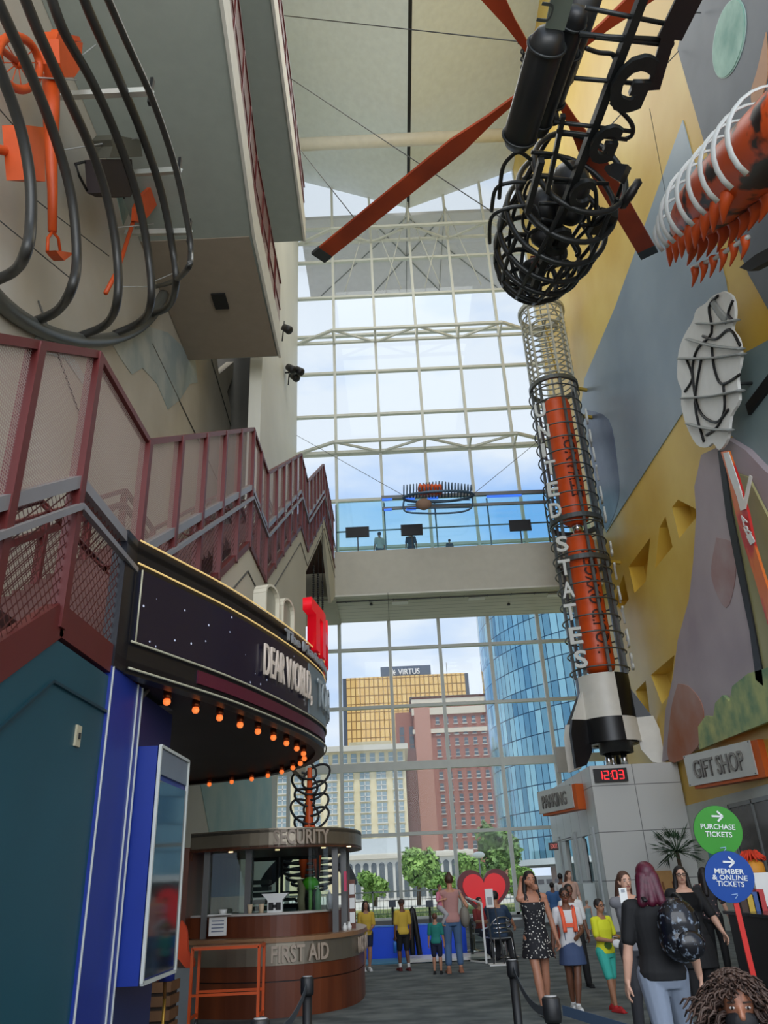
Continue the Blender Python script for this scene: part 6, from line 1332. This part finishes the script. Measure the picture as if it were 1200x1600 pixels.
# ------------------------------------------------------------------ people
def remeshed(mb, name, m_, parent, vox, smooth=3, disp=None):
    o = mb.build(name, m_); md = o.modifiers.new('r', 'REMESH'); md.mode = 'VOXEL'; md.voxel_size = vox
    s = o.modifiers.new('s', 'SMOOTH'); s.factor = .5; s.iterations = smooth
    dg = bpy.context.evaluated_depsgraph_get(); me = bpy.data.meshes.new_from_object(o.evaluated_get(dg)); o.modifiers.clear(); old = o.data; o.data = me; bpy.data.meshes.remove(old)
    me.polygons.foreach_set('use_smooth', [True]*len(me.polygons)); me.name = name
    if not me.materials: me.materials.append(m_)
    o.parent = parent; return o
def cap(mb, a, b, ra, rb=None, n=12):
    """closed tapered limb piece with round ends"""
    a = Vector(a); b = Vector(b); rb = ra if rb is None else rb; d = b-a; L_ = d.length
    if L_ < 1e-5: mb.ball(a, ra, n); return
    pr = [(ra*math.sin(t), -ra*math.cos(t)) for t in (.35, .8, 1.2, 1.57)]+[(rb*math.cos(t), L_+rb*math.sin(t)) for t in (0, .4, .8, 1.25)]
    mb.lathe(pr, a, n, axis=d)
def ik(a, b, l1, l2, pole):
    a = Vector(a); b = Vector(b); d = b-a; D = min(d.length, (l1+l2)*.998); u = d.normalized(); b = a+u*D
    x = (l1*l1-l2*l2+D*D)/(2*D); hgt = math.sqrt(max(0, l1*l1-x*x)); p = Vector(pole); p = (p-u*p.dot(u)).normalized()
    return a+u*x+p*hgt, b
TORSO = [(.465, .078, .058, 0), (.50, .09, .066, .004), (.535, .093, .067, .006), (.60, .074, .054, -.002), (.66, .08, .057, -.004), (.72, .09, .063, -.006), (.77, .092, .058, 0), (.81, .075, .046, .004), (.835, .045, .036, .006)]
def torso(mb, h, bulk, infl, z0=0, z1=9, off=Vector((0, 0, 0)), lean=0, flare=0, hipc=None):
    rows = [r for r in TORSO if z0 <= r[0] <= z1]; n = 20; vs = []
    for z, rx, ry, yy in rows:
        for k in range(n):
            a = 2*math.pi*k/n; ex = math.copysign(abs(math.cos(a))**.85, math.cos(a)); ey = math.copysign(abs(math.sin(a))**.85, math.sin(a))
            w = bulk+(flare if z < .62 else 0)
            vs.append(off+Vector(((rx*w*h+infl)*ex, (ry*w*h+infl)*ey+yy*h-lean*(z-.5)*h, z*h)))
    fs = [(i*n+k, i*n+(k+1) % n, (i+1)*n+(k+1) % n, (i+1)*n+k) for i in range(len(rows)-1) for k in range(n)]
    fs += [tuple(reversed(range(n))), tuple((len(rows)-1)*n+k for k in range(n))]; mb.add(vs, fs, 0, True)
def person(label, x, y, face, h, skin, top=None, bottom=None, dress=None, hair=None, shoes=None, feet=None, hands=None, bulk=1.0, z0=0.0, seat=False, lean=0, sleeves=.45, legs=1.0, turn=0.0, curl=.5, mask=None, glasses=False, vox=None, top_hem=.5, socks=None, lower_hide=False, eyes=True, neck=.83, group=None):
    """face: heading in degrees, 0 looks to the camera side, 180 away from it"""
    g = thing('person', label, 'person', (x, y, z0)); g.rotation_euler = (0, 0, math.radians(face)); vox = vox or max(.0062, .0046*h)
    if group: g['group'] = group
    sk = mat('skin_%d_%d_%d' % skin, skin, .5, var=.05, vscale=9)
    S_ = -1; hipz = .52*h; off = Vector((0, 0, 0))
    if seat: off = Vector((0, 0, -(.52*h-.5))); hipz = .5
    hipL, hipR = Vector((.052*h, .004*h, hipz)), Vector((-.052*h, .004*h, hipz))
    feet = feet or ((.06, .0), (-.06, .0)); legsP = []
    for hp_, f in ((hipL, feet[0]), (hipR, feet[1])):
        fz = .045*h+(f[2]*h if len(f) > 2 else 0); foot = Vector((f[0]*h, f[1]*h, fz)); kn, an = ik(hp_, foot, .245*h, .235*h, (0.05 if hp_.x > 0 else -.05, -1, 0.35 if seat else 0)); legsP.append((hp_, kn, an))
    sh = [Vector((.1*h*(.92+.08*bulk), .004*h-lean*.3*h, .8*h))+off, Vector((-.1*h*(.92+.08*bulk), .004*h-lean*.3*h, .8*h))+off]
    hands = hands or (None, None); arms = []
    for i in (0, 1):
        sx = 1 if i == 0 else -1; t_ = hands[i]; t_ = Vector((sx*.15, -.03, .47)) if t_ is None else Vector(t_)
        w = t_*h+off; el, wr_ = ik(sh[i], w, .165*h, .15*h, (sx*.55, 1, -.35)); arms.append((sh[i], el, wr_))
    m = MB()
    torso(m, h, bulk, 0, off=off, lean=lean)
    hc = Vector((0, -.004*h-lean*.38*h, .93*h))+off; nk = Vector((0, .008*h-lean*.32*h, .82*h))+off; Rt = Matrix.Rotation(turn, 3, 'Z')
    cap(m, nk, hc-Vector((0, -.006*h, .03*h)), .034*h, .03*h)
    m.ball(hc+Vector((0, .004*h, .012*h)), (.043*h, .052*h, .054*h), 18, rot=Rt); m.ball(hc+Rt@Vector((0, -.012*h, -.022*h)), (.034*h, .038*h, .042*h), 16, rot=Rt)
    cap(m, hc+Rt@Vector((0, -.046*h, .006*h)), hc+Rt@Vector((0, -.056*h, -.013*h)), .006*h, .0095*h, 8)
    for sx in (1, -1): cap(m, hc+Rt@Vector((sx*.043*h, .004*h, .004*h)), hc+Rt@Vector((sx*.042*h, .0, -.014*h)), .009*h, .006*h, 8)
    for i in (0, 1):
        s_, e, w = arms[i]; sx = 1 if i == 0 else -1
        cap(m, Vector((sx*.03*h, .004*h-lean*.3*h, .815*h))+off, s_, .034*h, .031*h*bulk); cap(m, s_, e, .028*h*bulk, .021*h*bulk); cap(m, e, e.lerp(w, .35), .022*h, .0225*h*bulk); cap(m, e.lerp(w, .35), w, .0225*h*bulk, .0145*h)
        d = (w-e).normalized(); inw = Vector((-sx, -.2, 0)); inw = (inw-d*inw.dot(d)).normalized(); sd_ = d.cross(inw).normalized()*sx
        pm = w+d*.042*h
        for j in range(4):
            bse = pm+sd_*(j-1.5)*.0115*h*-1; l = (.04, .045, .043, .033)[j]*h; dd = (d*(1-curl*.35)+inw*curl*.45).normalized(); dd2 = (d*(1-curl*.9)+inw*curl*1.1).normalized()
            cap(m, w+sd_*(j-1.5)*-.008*h, bse, .0095*h, .0072*h, 8); cap(m, bse, bse+dd*l*.5, .0064*h, .006*h, 8); cap(m, bse+dd*l*.5, bse+dd*l*.5+dd2*l*.5, .006*h, .005*h, 8)
        tb = w+d*.012*h-sd_*-.012*h; t1 = tb+(d*.6+sd_*.7+inw*.3).normalized()*.025*h; cap(m, tb, t1, .0085*h, .007*h, 8); cap(m, t1, t1+(d*.9+sd_*.2+inw*.4).normalized()*.022*h, .007*h, .005*h, 8)
        hp_, kn, an = legsP[i]; cap(m, hp_, kn, .052*h*bulk, .032*h*bulk); cap(m, kn, kn.lerp(an, .3), .033*h*bulk, .035*h*bulk); cap(m, kn.lerp(an, .3), an, .035*h*bulk, .019*h)
        cap(m, an, an+Vector((0, .02*h, -.025*h)), .02*h, .018*h); cap(m, an+Vector((0, -.01*h, -.018*h)), an+Vector((sx*.008*h, -.09*h, -.03*h)), .02*h, .014*h)
    remeshed(m, 'body', sk, g, vox, 2)
    # face
    if eyes:
        for sx in (1, -1):
            e_ = hc+Rt@Vector((sx*.0185*h, -.0425*h, .006*h)); q = MB(); q.ball(e_, (.0075*h, .004*h, .0034*h), 10, rot=Rt); o = q.build('eye', mat('eye_white', (196, 190, 184), .3)); o.parent = g
            q = MB(); q.ball(e_+Rt@Vector((0, -.0028*h, 0)), (.0036*h, .0022*h, .0036*h), 8, rot=Rt); p_ = q.build('iris', mat('iris', (34, 22, 18), .2)); p_.parent = o
            q = MB(); q.bar(e_+Rt@Vector((-.01*h, -.003*h, .0115*h)), e_+Rt@Vector((.01*h, -.003*h, .0125*h)), .004*h, .003*h); o = q.build('eyebrow', mat('brow', (40, 28, 22), .8)); o.parent = g
        if not mask: q = MB(); q.ball(hc+Rt@Vector((0, -.0475*h, -.031*h)), (.014*h, .005*h, .0048*h), 10, rot=Rt); o = q.build('mouth', mat('lips', (146, 76, 70), .5)); o.parent = g
    if mask:
        q = MB(); q.ball(hc+Rt@Vector((0, -.018*h, -.026*h)), (.04*h, .046*h, .03*h), 18, rot=Rt); remeshed(q, 'face_mask', mask, g, vox, 2)
    if glasses:
        q = MB()
        for sx in (1, -1): q.tube([hc+Rt@(Vector((sx*.019*h+.013*h*math.cos(t), -.052*h, .006*h+.010*h*math.sin(t)))) for t in [2*math.pi*k/14 for k in range(14)]], .0018*h, 6, closed=True); q.tube([hc+Rt@Vector((sx*.032*h, -.05*h, .007*h)), hc+Rt@Vector((sx*.044*h, .0, .007*h))], .0018*h, 5)
        q.tube([hc+Rt@Vector((-.006*h, -.054*h, .008*h)), hc+Rt@Vector((.006*h, -.054*h, .008*h))], .0018*h, 5); o = q.build('glasses', black); o.parent = g
    # clothes
    inf = .011
    if top:
        q = MB(); torso(q, h, bulk, inf, z0=top_hem, z1=.82, off=off, lean=lean, flare=.04)
        for i in (0, 1):
            s_, e, w = arms[i]; sx = 1 if i == 0 else -1; cap(q, Vector((sx*.035*h, .004*h-lean*.3*h, .806*h))+off, s_, .033*h+inf*.6, .031*h*bulk+inf)
            if sleeves > 0:
                k_ = min(sleeves, .52)/.52; cap(q, s_, s_.lerp(e, k_), .031*h*bulk+inf, .026*h*bulk+inf)
                if sleeves > .52: cap(q, e, e.lerp(w, (sleeves-.52)/.48), .026*h*bulk+inf*.8, .02*h*bulk+inf*.6)
        remeshed(q, 'shirt', top, g, vox*1.2, 2)
    if bottom:
        q = MB(); torso(q, h, bulk, inf*.8, z0=.46, z1=.61, off=off, lean=lean)
        for hp_, kn, an in legsP:
            k_ = min(1, legs/.5); cap(q, hp_, hp_.lerp(kn, k_), .055*h*bulk+inf, (.055-.02*k_)*h*bulk+inf)
            if legs > .5: t_ = (legs-.5)/.5; cap(q, kn, kn.lerp(an, t_), .037*h*bulk+inf, (.037-.008*t_)*h*bulk+inf)
        remeshed(q, 'trousers' if legs > .6 else 'shorts', bottom, g, vox*1.2, 2)
    if dress:
        dm, hem, dt = dress; q = MB(); torso(q, h, bulk, inf, z0=.46, z1=dt, off=off, lean=lean); n = 24; rows = [(.56, .084, .066), (.5, .106, .082), (.44, .116, .098), (hem, .126, .106)]; vs = []
        for z, rx, ry in rows: vs += [off+Vector((rx*h*bulk*math.cos(2*math.pi*k/n)+.004*h*math.sin(5*k), ry*h*bulk*math.sin(2*math.pi*k/n), z*h)) for k in range(n)]
        fs = [(i*n+k, i*n+(k+1) % n, (i+1)*n+(k+1) % n, (i+1)*n+k) for i in range(3) for k in range(n)]+[tuple(range(n)), tuple(3*n+k for k in reversed(range(n)))]; q.add(vs, fs, 0, True); remeshed(q, 'dress', dm, g, vox*1.2, 2)
        if dt < .8:
            for sx in (1, -1):
                q = MB(); q.tube(smooth_path([Vector((sx*.05*h, -.062*h*bulk, dt*h)), Vector((sx*.058*h, -.03*h, .842*h)), Vector((sx*.05*h, .055*h, .76*h))], 4), .0035*h, 6); o = q.build('shoulder_strap', dm); o.parent = g
    if shoes:
        for i in (0, 1):
            hp_, kn, an = legsP[i]; sx = 1 if i == 0 else -1; q = MB(); b_ = an+Vector((0, 0, -.025*h)); cap(q, b_+Vector((0, .02*h, .0)), b_+Vector((sx*.008*h, -.1*h, -.004*h)), .026*h, .022*h); cap(q, an, b_+Vector((0, .012*h, 0)), .024*h, .026*h); q.cbox(b_+Vector((sx*.004*h, -.04*h, -.014*h)), (.05*h, .17*h, .012*h)); remeshed(q, 'shoe', shoes, g, vox, 1)
            if socks: q = MB(); cap(q, an+Vector((0, 0, .01*h)), an.lerp(kn, .22), .024*h, .026*h); o = q.build('sock', socks); o.parent = g
    if hair:
        hm, style = hair; q = MB(); q.ball(hc+Rt@Vector((0, .012*h, .02*h)), (.05*h, .054*h, .055*h), 18, rot=Rt)
        if style in ('long', 'wavy'):
            ln = .19 if style == 'long' else .14
            cap(q, hc+Rt@Vector((0, .035*h, 0)), hc+Rt@Vector((0, .055*h, -ln*h)), .046*h, .035*h)
            for sx in (1, -1): cap(q, hc+Rt@Vector((sx*.04*h, .008*h, .01*h)), hc+Rt@Vector((sx*.052*h, .006*h, -.07*h)), .02*h, .018*h); cap(q, hc+Rt@Vector((sx*.052*h, .006*h, -.07*h)), hc+Rt@Vector((sx*.06*h, -.022*h, -ln*h)), .018*h, .014*h)
        if style == 'back':
            for sx in (-1, 0, 1): cap(q, hc+Rt@Vector((sx*.022*h, .03*h, .0)), hc+Rt@Vector((sx*.045*h, .058*h, -.105*h)), .036*h, .024*h)
        if style == 'bun': q.ball(hc+Vector((0, .02*h, .075*h)), .024*h, 12)
        if style == 'pony': cap(q, hc+Vector((0, .06*h, .02*h)), hc+Vector((0, .075*h, -.07*h)), .02*h, .012*h)
        if style == 'cap': q = MB(); q.ball(hc+Vector((0, .004*h, .026*h)), (.05*h, .058*h, .045*h), 18); cap(q, hc+Rt@Vector((-.02*h, -.045*h, .022*h)), hc+Rt@Vector((.02*h, -.045*h, .022*h)), .022*h, .022*h)
        remeshed(q, 'cap' if style == 'cap' else 'hair', hm, g, vox, 1)
    g['_hc'] = tuple(hc); info = dict(root=g, head=hc, arms=arms, legs=legsP, h=h, off=off)
    del g['_hc']; return info
def M_(n, c, r=.8, **k): return mat('cloth_'+n, c, r, **k)
dk = (58, 38, 30); tan = (150, 104, 80); light_s = (206, 160, 136); brown = (112, 72, 52)
h_dark = mat('hair_dark', (26, 19, 17), .6, var=.2, vscale=40); h_brown = mat('hair_brown', (72, 46, 34), .6, var=.2, vscale=40)
G = lambda px, py: at(px, py, Z=0)
# children and mother near the blue wall
p = G(574, 1517); person('girl with long dark hair in a yellow tee and navy shorts beside the booth', p.x, p.y, 12, 1.27, (170, 124, 100), top=M_('yellow', (204, 170, 62)), bottom=M_('navy', (30, 36, 60)), legs=.32, hair=(h_dark, 'long'), shoes=M_('white', (214, 214, 212)), hands=((.07, -.13, .6), (-.05, -.13, .6)), feet=((.04, .0), (-.045, .02)))
p = G(632, 1517); boy = person('boy in a dark cap, yellow tee and black shorts holding a blue bottle', p.x, p.y, 200, 1.28, brown, top=M_('yellow', (204, 170, 62)), bottom=M_('black', (20, 20, 22)), legs=.45, hair=(mat('cap_brown', (62, 52, 44), .8), 'cap'), shoes=M_('red_black', (92, 24, 26)), socks=M_('white', (214, 214, 212)), hands=((.13, -.02, .45), (-.14, -.02, .47)), feet=((.05, -.04), (-.06, .05)), eyes=False)
def prop(name, lab, cat, info, i, build, dz=-.05):
    """something held in hand i of a person, placed in world space at the grip"""
    w = info['arms'][i][2]; e = info['arms'][i][1]; g = info['root']; Mw = Matrix.Translation(g.location) @ Matrix.Rotation(g.rotation_euler.z, 4, 'Z'); d = (w-e).normalized(); c_ = Mw @ (w+d*.05*info['h'])
    t_ = thing(name, lab, cat, c_); build(t_, c_+Vector((0, 0, 0)), Mw); return t_
def bld_bottle(t_, c_, Mw):
    q = MB(); q.lathe([(.035, -.24), (.035, -.06), (.02, -.03)], c_, 16); q.build('bottle_body', mat('bottle_blue', (44, 110, 190), .3), t_); q = MB(); q.lathe([(.022, -.035), (.022, 0)], c_, 12); q.tube(ring(c_, .03, 12, (1, 0, 0), (0, 0, 1)), .006, 6, closed=True); q.build('lid', black, t_)
prop('water_bottle', 'blue water bottle hanging from the hand of the boy in yellow', 'bottle', boy, 0, bld_bottle)
p = G(712, 1520); mom = person('woman seen from behind in pink top and cropped jeans carrying a toddler', p.x, p.y, 184, 1.69, (190, 134, 104), top=M_('dusty_pink', (178, 130, 124)), bottom=M_('denim', (76, 104, 140), var=.12), legs=.88, hair=(h_brown, 'bun'), shoes=M_('sandal', (150, 100, 76)), sleeves=0, hands=((.02, -.15, .62), (-.16, -.08, .58)), feet=((.075, .03), (-.065, -.0)), eyes=False, lean=.05)
p2 = Vector((p.x-.2, p.y+.04, 0)); tod = person('toddler in a pink shirt held against the shoulder of the woman in jeans', p2.x, p2.y, 60, .84, (190, 134, 104), top=M_('pink', (206, 120, 140)), bottom=M_('pale_grey', (170, 168, 170)), legs=.9, hair=(h_brown, 'short'), z0=.68, feet=((.08, -.08, .1), (-.08, -.06, .12)), hands=((.12, -.12, .62), (-.1, -.14, .68)), vox=.006)
g = thing('shoulder_bag', 'slouchy grey bag on the right side of the woman in jeans', 'bag', (p.x+.24, p.y, .9)); q = MB(); q.ball((p.x+.25, p.y-.02, .93), (.1, .16, .19), 16); q.build('bag_body', M_('grey_bag', (128, 122, 112)), g); q = MB(); q.tube(smooth_path([(p.x+.25, p.y-.08, 1.08), (p.x+.17, p.y-.02, 1.38), (p.x+.25, p.y+.06, 1.08)], 5), .012, 6); q.build('strap', M_('grey_bag', (128, 122, 112)), g)
p = G(687, 1520); p.x -= .04; person('small boy in a teal tee and navy shorts seen from behind', p.x, p.y-.25, 172, 1.02, (178, 126, 98), top=M_('teal', (28, 122, 112)), bottom=M_('navy', (30, 36, 60)), legs=.42, hair=(mat('hair_auburn', (92, 54, 38), .6), 'short'), shoes=M_('black', (20, 20, 22)), eyes=False)
# seated by the heart
xs_ = zz(779, 1450, 18.3).x
person('broad man in a dark blue shirt seated on the chrome chair, seen from behind', xs_, 18.5, 160, 1.74, (190, 134, 104), top=M_('slate_blue', (44, 64, 88)), bottom=M_('charcoal', (46, 46, 50)), seat=True, bulk=1.28, hair=(h_dark, 'short'), shoes=M_('black', (20, 20, 22)), feet=((.1, -.26), (-.1, -.24)), hands=((.13, -.28, .62), (-.16, -.26, .58)), eyes=False)
xs_ = zz(752, 1450, 20.1).x
person('child in a red shirt seated at the café table behind the dispenser', xs_, 20.1, 30, 1.45, (190, 134, 104), top=M_('red', (150, 40, 44)), bottom=M_('navy', (30, 36, 60)), seat=True, hair=(h_dark, 'short'), shoes=M_('black', (20, 20, 22)), feet=((.08, -.25), (-.08, -.25)), hands=((.1, -.22, .66), (-.1, -.22, .66)), vox=.009)
# the walking group
flower = two_tone('floral_dress', (222, 216, 206), (22, 22, 28), 30, .24, .28, .8, tex='voronoi')
p = G(848, 1583); dress_w = person('woman in a black floral slip dress and white sneakers, hand raised to her mouth', 1.74, 11.6, 8, 1.66, (176, 122, 96), dress=(flower, .38, .78), hair=(h_dark, 'wavy'), shoes=M_('white', (214, 214, 212)), hands=((.17, -.03, .46), (-.02, -.075, .895)), feet=((.05, .08), (-.03, -.1)), curl=.8)
p = G(893, 1578); person('girl in an orange harness over a white tee with dark sleeves and denim skirt', 2.22, 11.8, -2, 1.43, brown, top=M_('raglan', (206, 204, 204)), dress=(M_('denim_skirt', (62, 78, 112)), .36, .56), hair=(h_dark, 'pony'), shoes=M_('white', (214, 214, 212)), sleeves=.3, glasses=True, hands=((.06, -.13, .6), (-.17, -.03, .5)), feet=((-.01, -.06), (-.03, .09)))
q = MB(); gx, gy = 2.22, 11.8
for sx in (1, -1): q.tube(smooth_path([(gx+sx*.075, gy+.11, 1.05), (gx+sx*.085, gy+.02, 1.2), (gx+sx*.075, gy-.09, 1.1), (gx+sx*.07, gy-.115, .9)], 5), .03, 8, flat=.5)
q.bar((gx-.08, gy-.11, .98), (gx+.08, gy-.11, .98), .012, .05); q.cbox((gx, gy+.14, .98), (.24, .1, .34)); tag(q.build('orange_backpack', mat('strap_orange', (226, 88, 50), .6)), 'orange backpack with chest straps worn by the girl in the denim skirt', 'backpack')
for sx in (1, -1): pass
p = G(908, 1542); person('boy in a white tee and black track pants walking behind the orange harness girl', p.x, p.y, 4, 1.45, brown, top=M_('white', (214, 214, 212)), bottom=M_('black', (20, 20, 22)), hair=(h_dark, 'short'), shoes=M_('black', (20, 20, 22)), feet=((.08, -.04), (-.05, .08)))
p = G(960, 1580); yg = person('boy in glasses, lime yellow tee, turquoise shorts and red shoes', p.x, p.y, 32, 1.28, (160, 112, 84), top=M_('lime', (210, 212, 40)), bottom=M_('turquoise', (60, 176, 160)), legs=.44, hair=(h_dark, 'short'), shoes=M_('red_shoe', (170, 34, 36)), glasses=True, sleeves=.4, hands=((.1, -.14, .64), (-.06, -.16, .62)), feet=((.05, .06), (-.04, -.07)), curl=.8)
def bld_mask(t_, c_, Mw):
    q = MB(); q.ball(c_+Vector((.0, -.03, -.02)), (.06, .02, .05), 14); q.build('cloth', M_('white', (214, 214, 212)), t_); q = MB(); q.tube([c_+Vector((-.05, -.03, 0)), c_+Vector((-.03, 0, .06)), c_+Vector((.03, 0, .05))], .003, 5); q.build('ear_loop', M_('white', (214, 214, 212)), t_)
prop('white_face_mask', 'white cloth mask held by the boy in the lime tee', 'mask', yg, 1, bld_mask)
q = MB(); rp_ = yg['root'].location; q.prism([Vector((rp_.x+.02+.05*math.cos(a_), rp_.y-.105, .74+.045*math.sin(a_))) for a_ in [2*math.pi*k/12 for k in range(12)]], (0, .015, 0)); q.build('shirt_print', M_('print_green', (70, 104, 40)), yg['root'])
person('person with brown hair raising a white phone behind the red-haired woman', at(976, 1380, Y=9.9).x, 9.9, 10, 1.6, light_s, top=M_('grey_top', (120, 120, 124)), bottom=M_('charcoal', (46, 46, 50)), hair=(h_brown, 'back'), shoes=M_('black', (20, 20, 22)), hands=((.1, -.17, .66), (.03, -.2, .855)))
c_ = at(974, 1399, Y=9.54); g = thing('white_phone', 'white phone held up between the lime tee boy and the red-haired woman', 'phone', c_); q = MB(); q.cbox(c_, (.085, .012, .15)); q.build('phone_body', white_p, g); q = MB(); q.cbox(c_+Vector((0, -.008, .045)), (.04, .004, .03)); q.build('camera_patch', mat('phone_grey', (150, 154, 160), .3), g)
# red-haired woman with backpack, seen from behind
RW = (2.0, 7.0); jersey = M_('black', (20, 20, 22)); sweat = M_('heather_grey', (128, 138, 154), var=.1, vscale=6)
rw_ = person('woman with dark red hair, black tee and grey joggers walking away, seen from behind', RW[0], RW[1], 172, 1.66, light_s, top=jersey, bottom=sweat, hair=(mat('hair_red', (78, 16, 38), .45, var=.3, vscale=30), 'back'), shoes=M_('white', (214, 214, 212)), bulk=1.1, sleeves=.42, hands=((.17, .0, .47), (-.17, -.02, .5)), feet=((.03, .16), (-.08, -.16)), eyes=False, legs=.97, top_hem=.48)
g = thing('backpack', 'black sequined backpack worn by the red-haired woman', 'backpack', (RW[0]+.06, RW[1]-.2, 1.2)); seq = two_tone('sequins', (120, 132, 146), (16, 16, 22), 30, .3, .42, .22, detail=2)
q = MB(); q.ball((RW[0]+.12, RW[1]-.24, 1.2), (.165, .12, .2), 18); q.ball((RW[0]+.12, RW[1]-.24, 1.1), (.17, .13, .15), 18); remeshed(q, 'bag_body', seq, None, .01, 2); o = bpy.data.objects[-1] if False else None
bb_ = [o for o in bpy.data.objects if o.name.startswith('bag_body') and o.parent is None][-1]; put(bb_, g)
q = MB(); q.ball((RW[0]+.15, RW[1]-.35, 1.08), (.11, .05, .1), 16); q.build('front_pocket', seq, g)
for sx in (-.08, .2): q = MB(); q.tube(smooth_path([(RW[0]+sx, RW[1]-.16, 1.38), (RW[0]+sx, RW[1]-.02, 1.42), (RW[0]+sx*1.05, RW[1]+.14, 1.32), (RW[0]+sx*1.05, RW[1]+.16, 1.1)], 5), .02, 6, flat=.5); q.build('strap', black, g)
# woman in black, person with floral top, hidden child
person('woman in glasses with long dark hair and loose black clothes, standing right of the backpack', 3.62, 11.1, -8, 1.63, light_s, dress=(jersey, .3, .82), bottom=jersey, top=jersey, hair=(h_dark, 'long'), shoes=jersey, bulk=1.25, glasses=True, hands=((.22, -.1, .52), (-.14, -.04, .52)), feet=((.07, .05), (-.06, -.05)), sleeves=.5)
person('child in black shorts with white and black shoes half hidden behind the woman in black', 3.86, 13.2, 10, 1.25, brown, top=M_('dark_grey', (40, 40, 44)), bottom=jersey, legs=.42, hair=(h_dark, 'short'), shoes=M_('white', (214, 214, 212)))
p = G(1130, 1520); person('person in a floral blouse and black trousers behind the blue ticket sign', p.x, p.y, 150, 1.6, light_s, top=two_tone('floral_top', (196, 150, 140), (44, 42, 46), 22, .22, .3, .8, tex='voronoi'), bottom=jersey, hair=(h_dark, 'long'), shoes=jersey, eyes=False, hands=((.16, -.06, .5), (-.17, -.04, .5)))
# far figures by the doors
for px, Y, h_, c1_, hh, lab, f in ((893, 22.5, 1.68, (196, 160, 144), (h_brown, 'back'), 'fair-haired woman in a pale top far off by the doors', 20), (879, 26.5, 1.62, (206, 206, 206), (h_dark, 'short'), 'person in a white shirt far off before the display board', 150), (864, 24.5, 1.4, (60, 100, 150), (h_dark, 'short'), 'child in a blue shirt far off before the display board', 180)):
    p = at(px, 1400, Y=Y); person(lab, p.x, Y, f, h_, light_s if px == 893 else brown, top=M_('far_%d' % px, c1_), bottom=M_('charcoal', (46, 46, 50)), hair=hh, shoes=jersey, vox=.012)
p = at(922, 1440, Y=24.5); person('very small child in a pale teal dress near the core doors', p.x, 24.6, 200, .9, light_s, dress=(M_('pale_teal', (130, 160, 164)), .2, .8), hair=(mat('hair_fair', (150, 130, 110), .6), 'short'), shoes=M_('white', (214, 214, 212)), vox=.009)
# people on the bridge
for px, h_, c1_, lab, f in ((593, 1.72, (176, 180, 178), 'person in a pale shirt leaning on the bridge rail by the stairs', 200), (642, 1.7, (52, 58, 70), 'person in dark clothes standing on the bridge behind the middle screen', 180), (702, 1.2, (60, 70, 80), 'child on the bridge whose head just shows above the floor edge', 190)):
    p = at(px, 845, Y=31.8); person(lab, p.x, 31.8, f, h_, (150, 112, 92), top=M_('br_%d' % px, c1_), bottom=M_('bridge_denim', (60, 70, 90)), hair=(h_dark, 'short'), shoes=jersey, vox=.012, z0=14.2)
# masked child close to the camera
CX, CY = at(1152, 1570, Y=2.95).x, 2.95; zt_ = at(1150, 1524, Y=2.95).z
kid = person('child with big curly dark hair and a black face mask at the bottom right corner', CX, CY, -14, zt_/1.0-.0, (128, 82, 60), top=M_('dark_top', (36, 34, 40)), bottom=M_('kid_denim', (56, 62, 84)), hair=(h_dark, 'short'), shoes=M_('white', (214, 214, 212)), mask=mat('mask_black', (16, 16, 20), .8), vox=.006)
hk = kid['head']; hh_ = kid['h']; rn = random.Random(4); q = MB()
for k in range(520):
    a_ = rn.uniform(0, 2*math.pi); e_ = rn.uniform(-.75, 1.5); d = Vector((math.cos(a_)*math.cos(e_), math.sin(a_)*math.cos(e_), math.sin(e_)))
    if d.y < -.42 and d.z < .42 and abs(d.x) < .66: continue
    st_ = hk+Vector((d.x*.055, d.y*.06+.012, d.z*.06+.018)); L_ = rn.uniform(.06, .11)*(1.15 if d.z < .3 else .75); rr = rn.uniform(.006, .01); ph = rn.uniform(0, 6); s1_ = d.cross(Vector((0, .3, 1))).normalized(); s2_ = d.cross(s1_)
    pts = [st_+d*L_*t-Vector((0, 0, .05))*t*t+(s1_*math.cos(ph+t*14)+s2_*math.sin(ph+t*14))*rr for t in [j/9 for j in range(10)]]
    q.tube(pts, [.004]*9+[.002], 4)
o = q.build('curls', mat('curl_brown', (52, 34, 26), .6, var=.3, vscale=20), None); o.parent = kid['root']
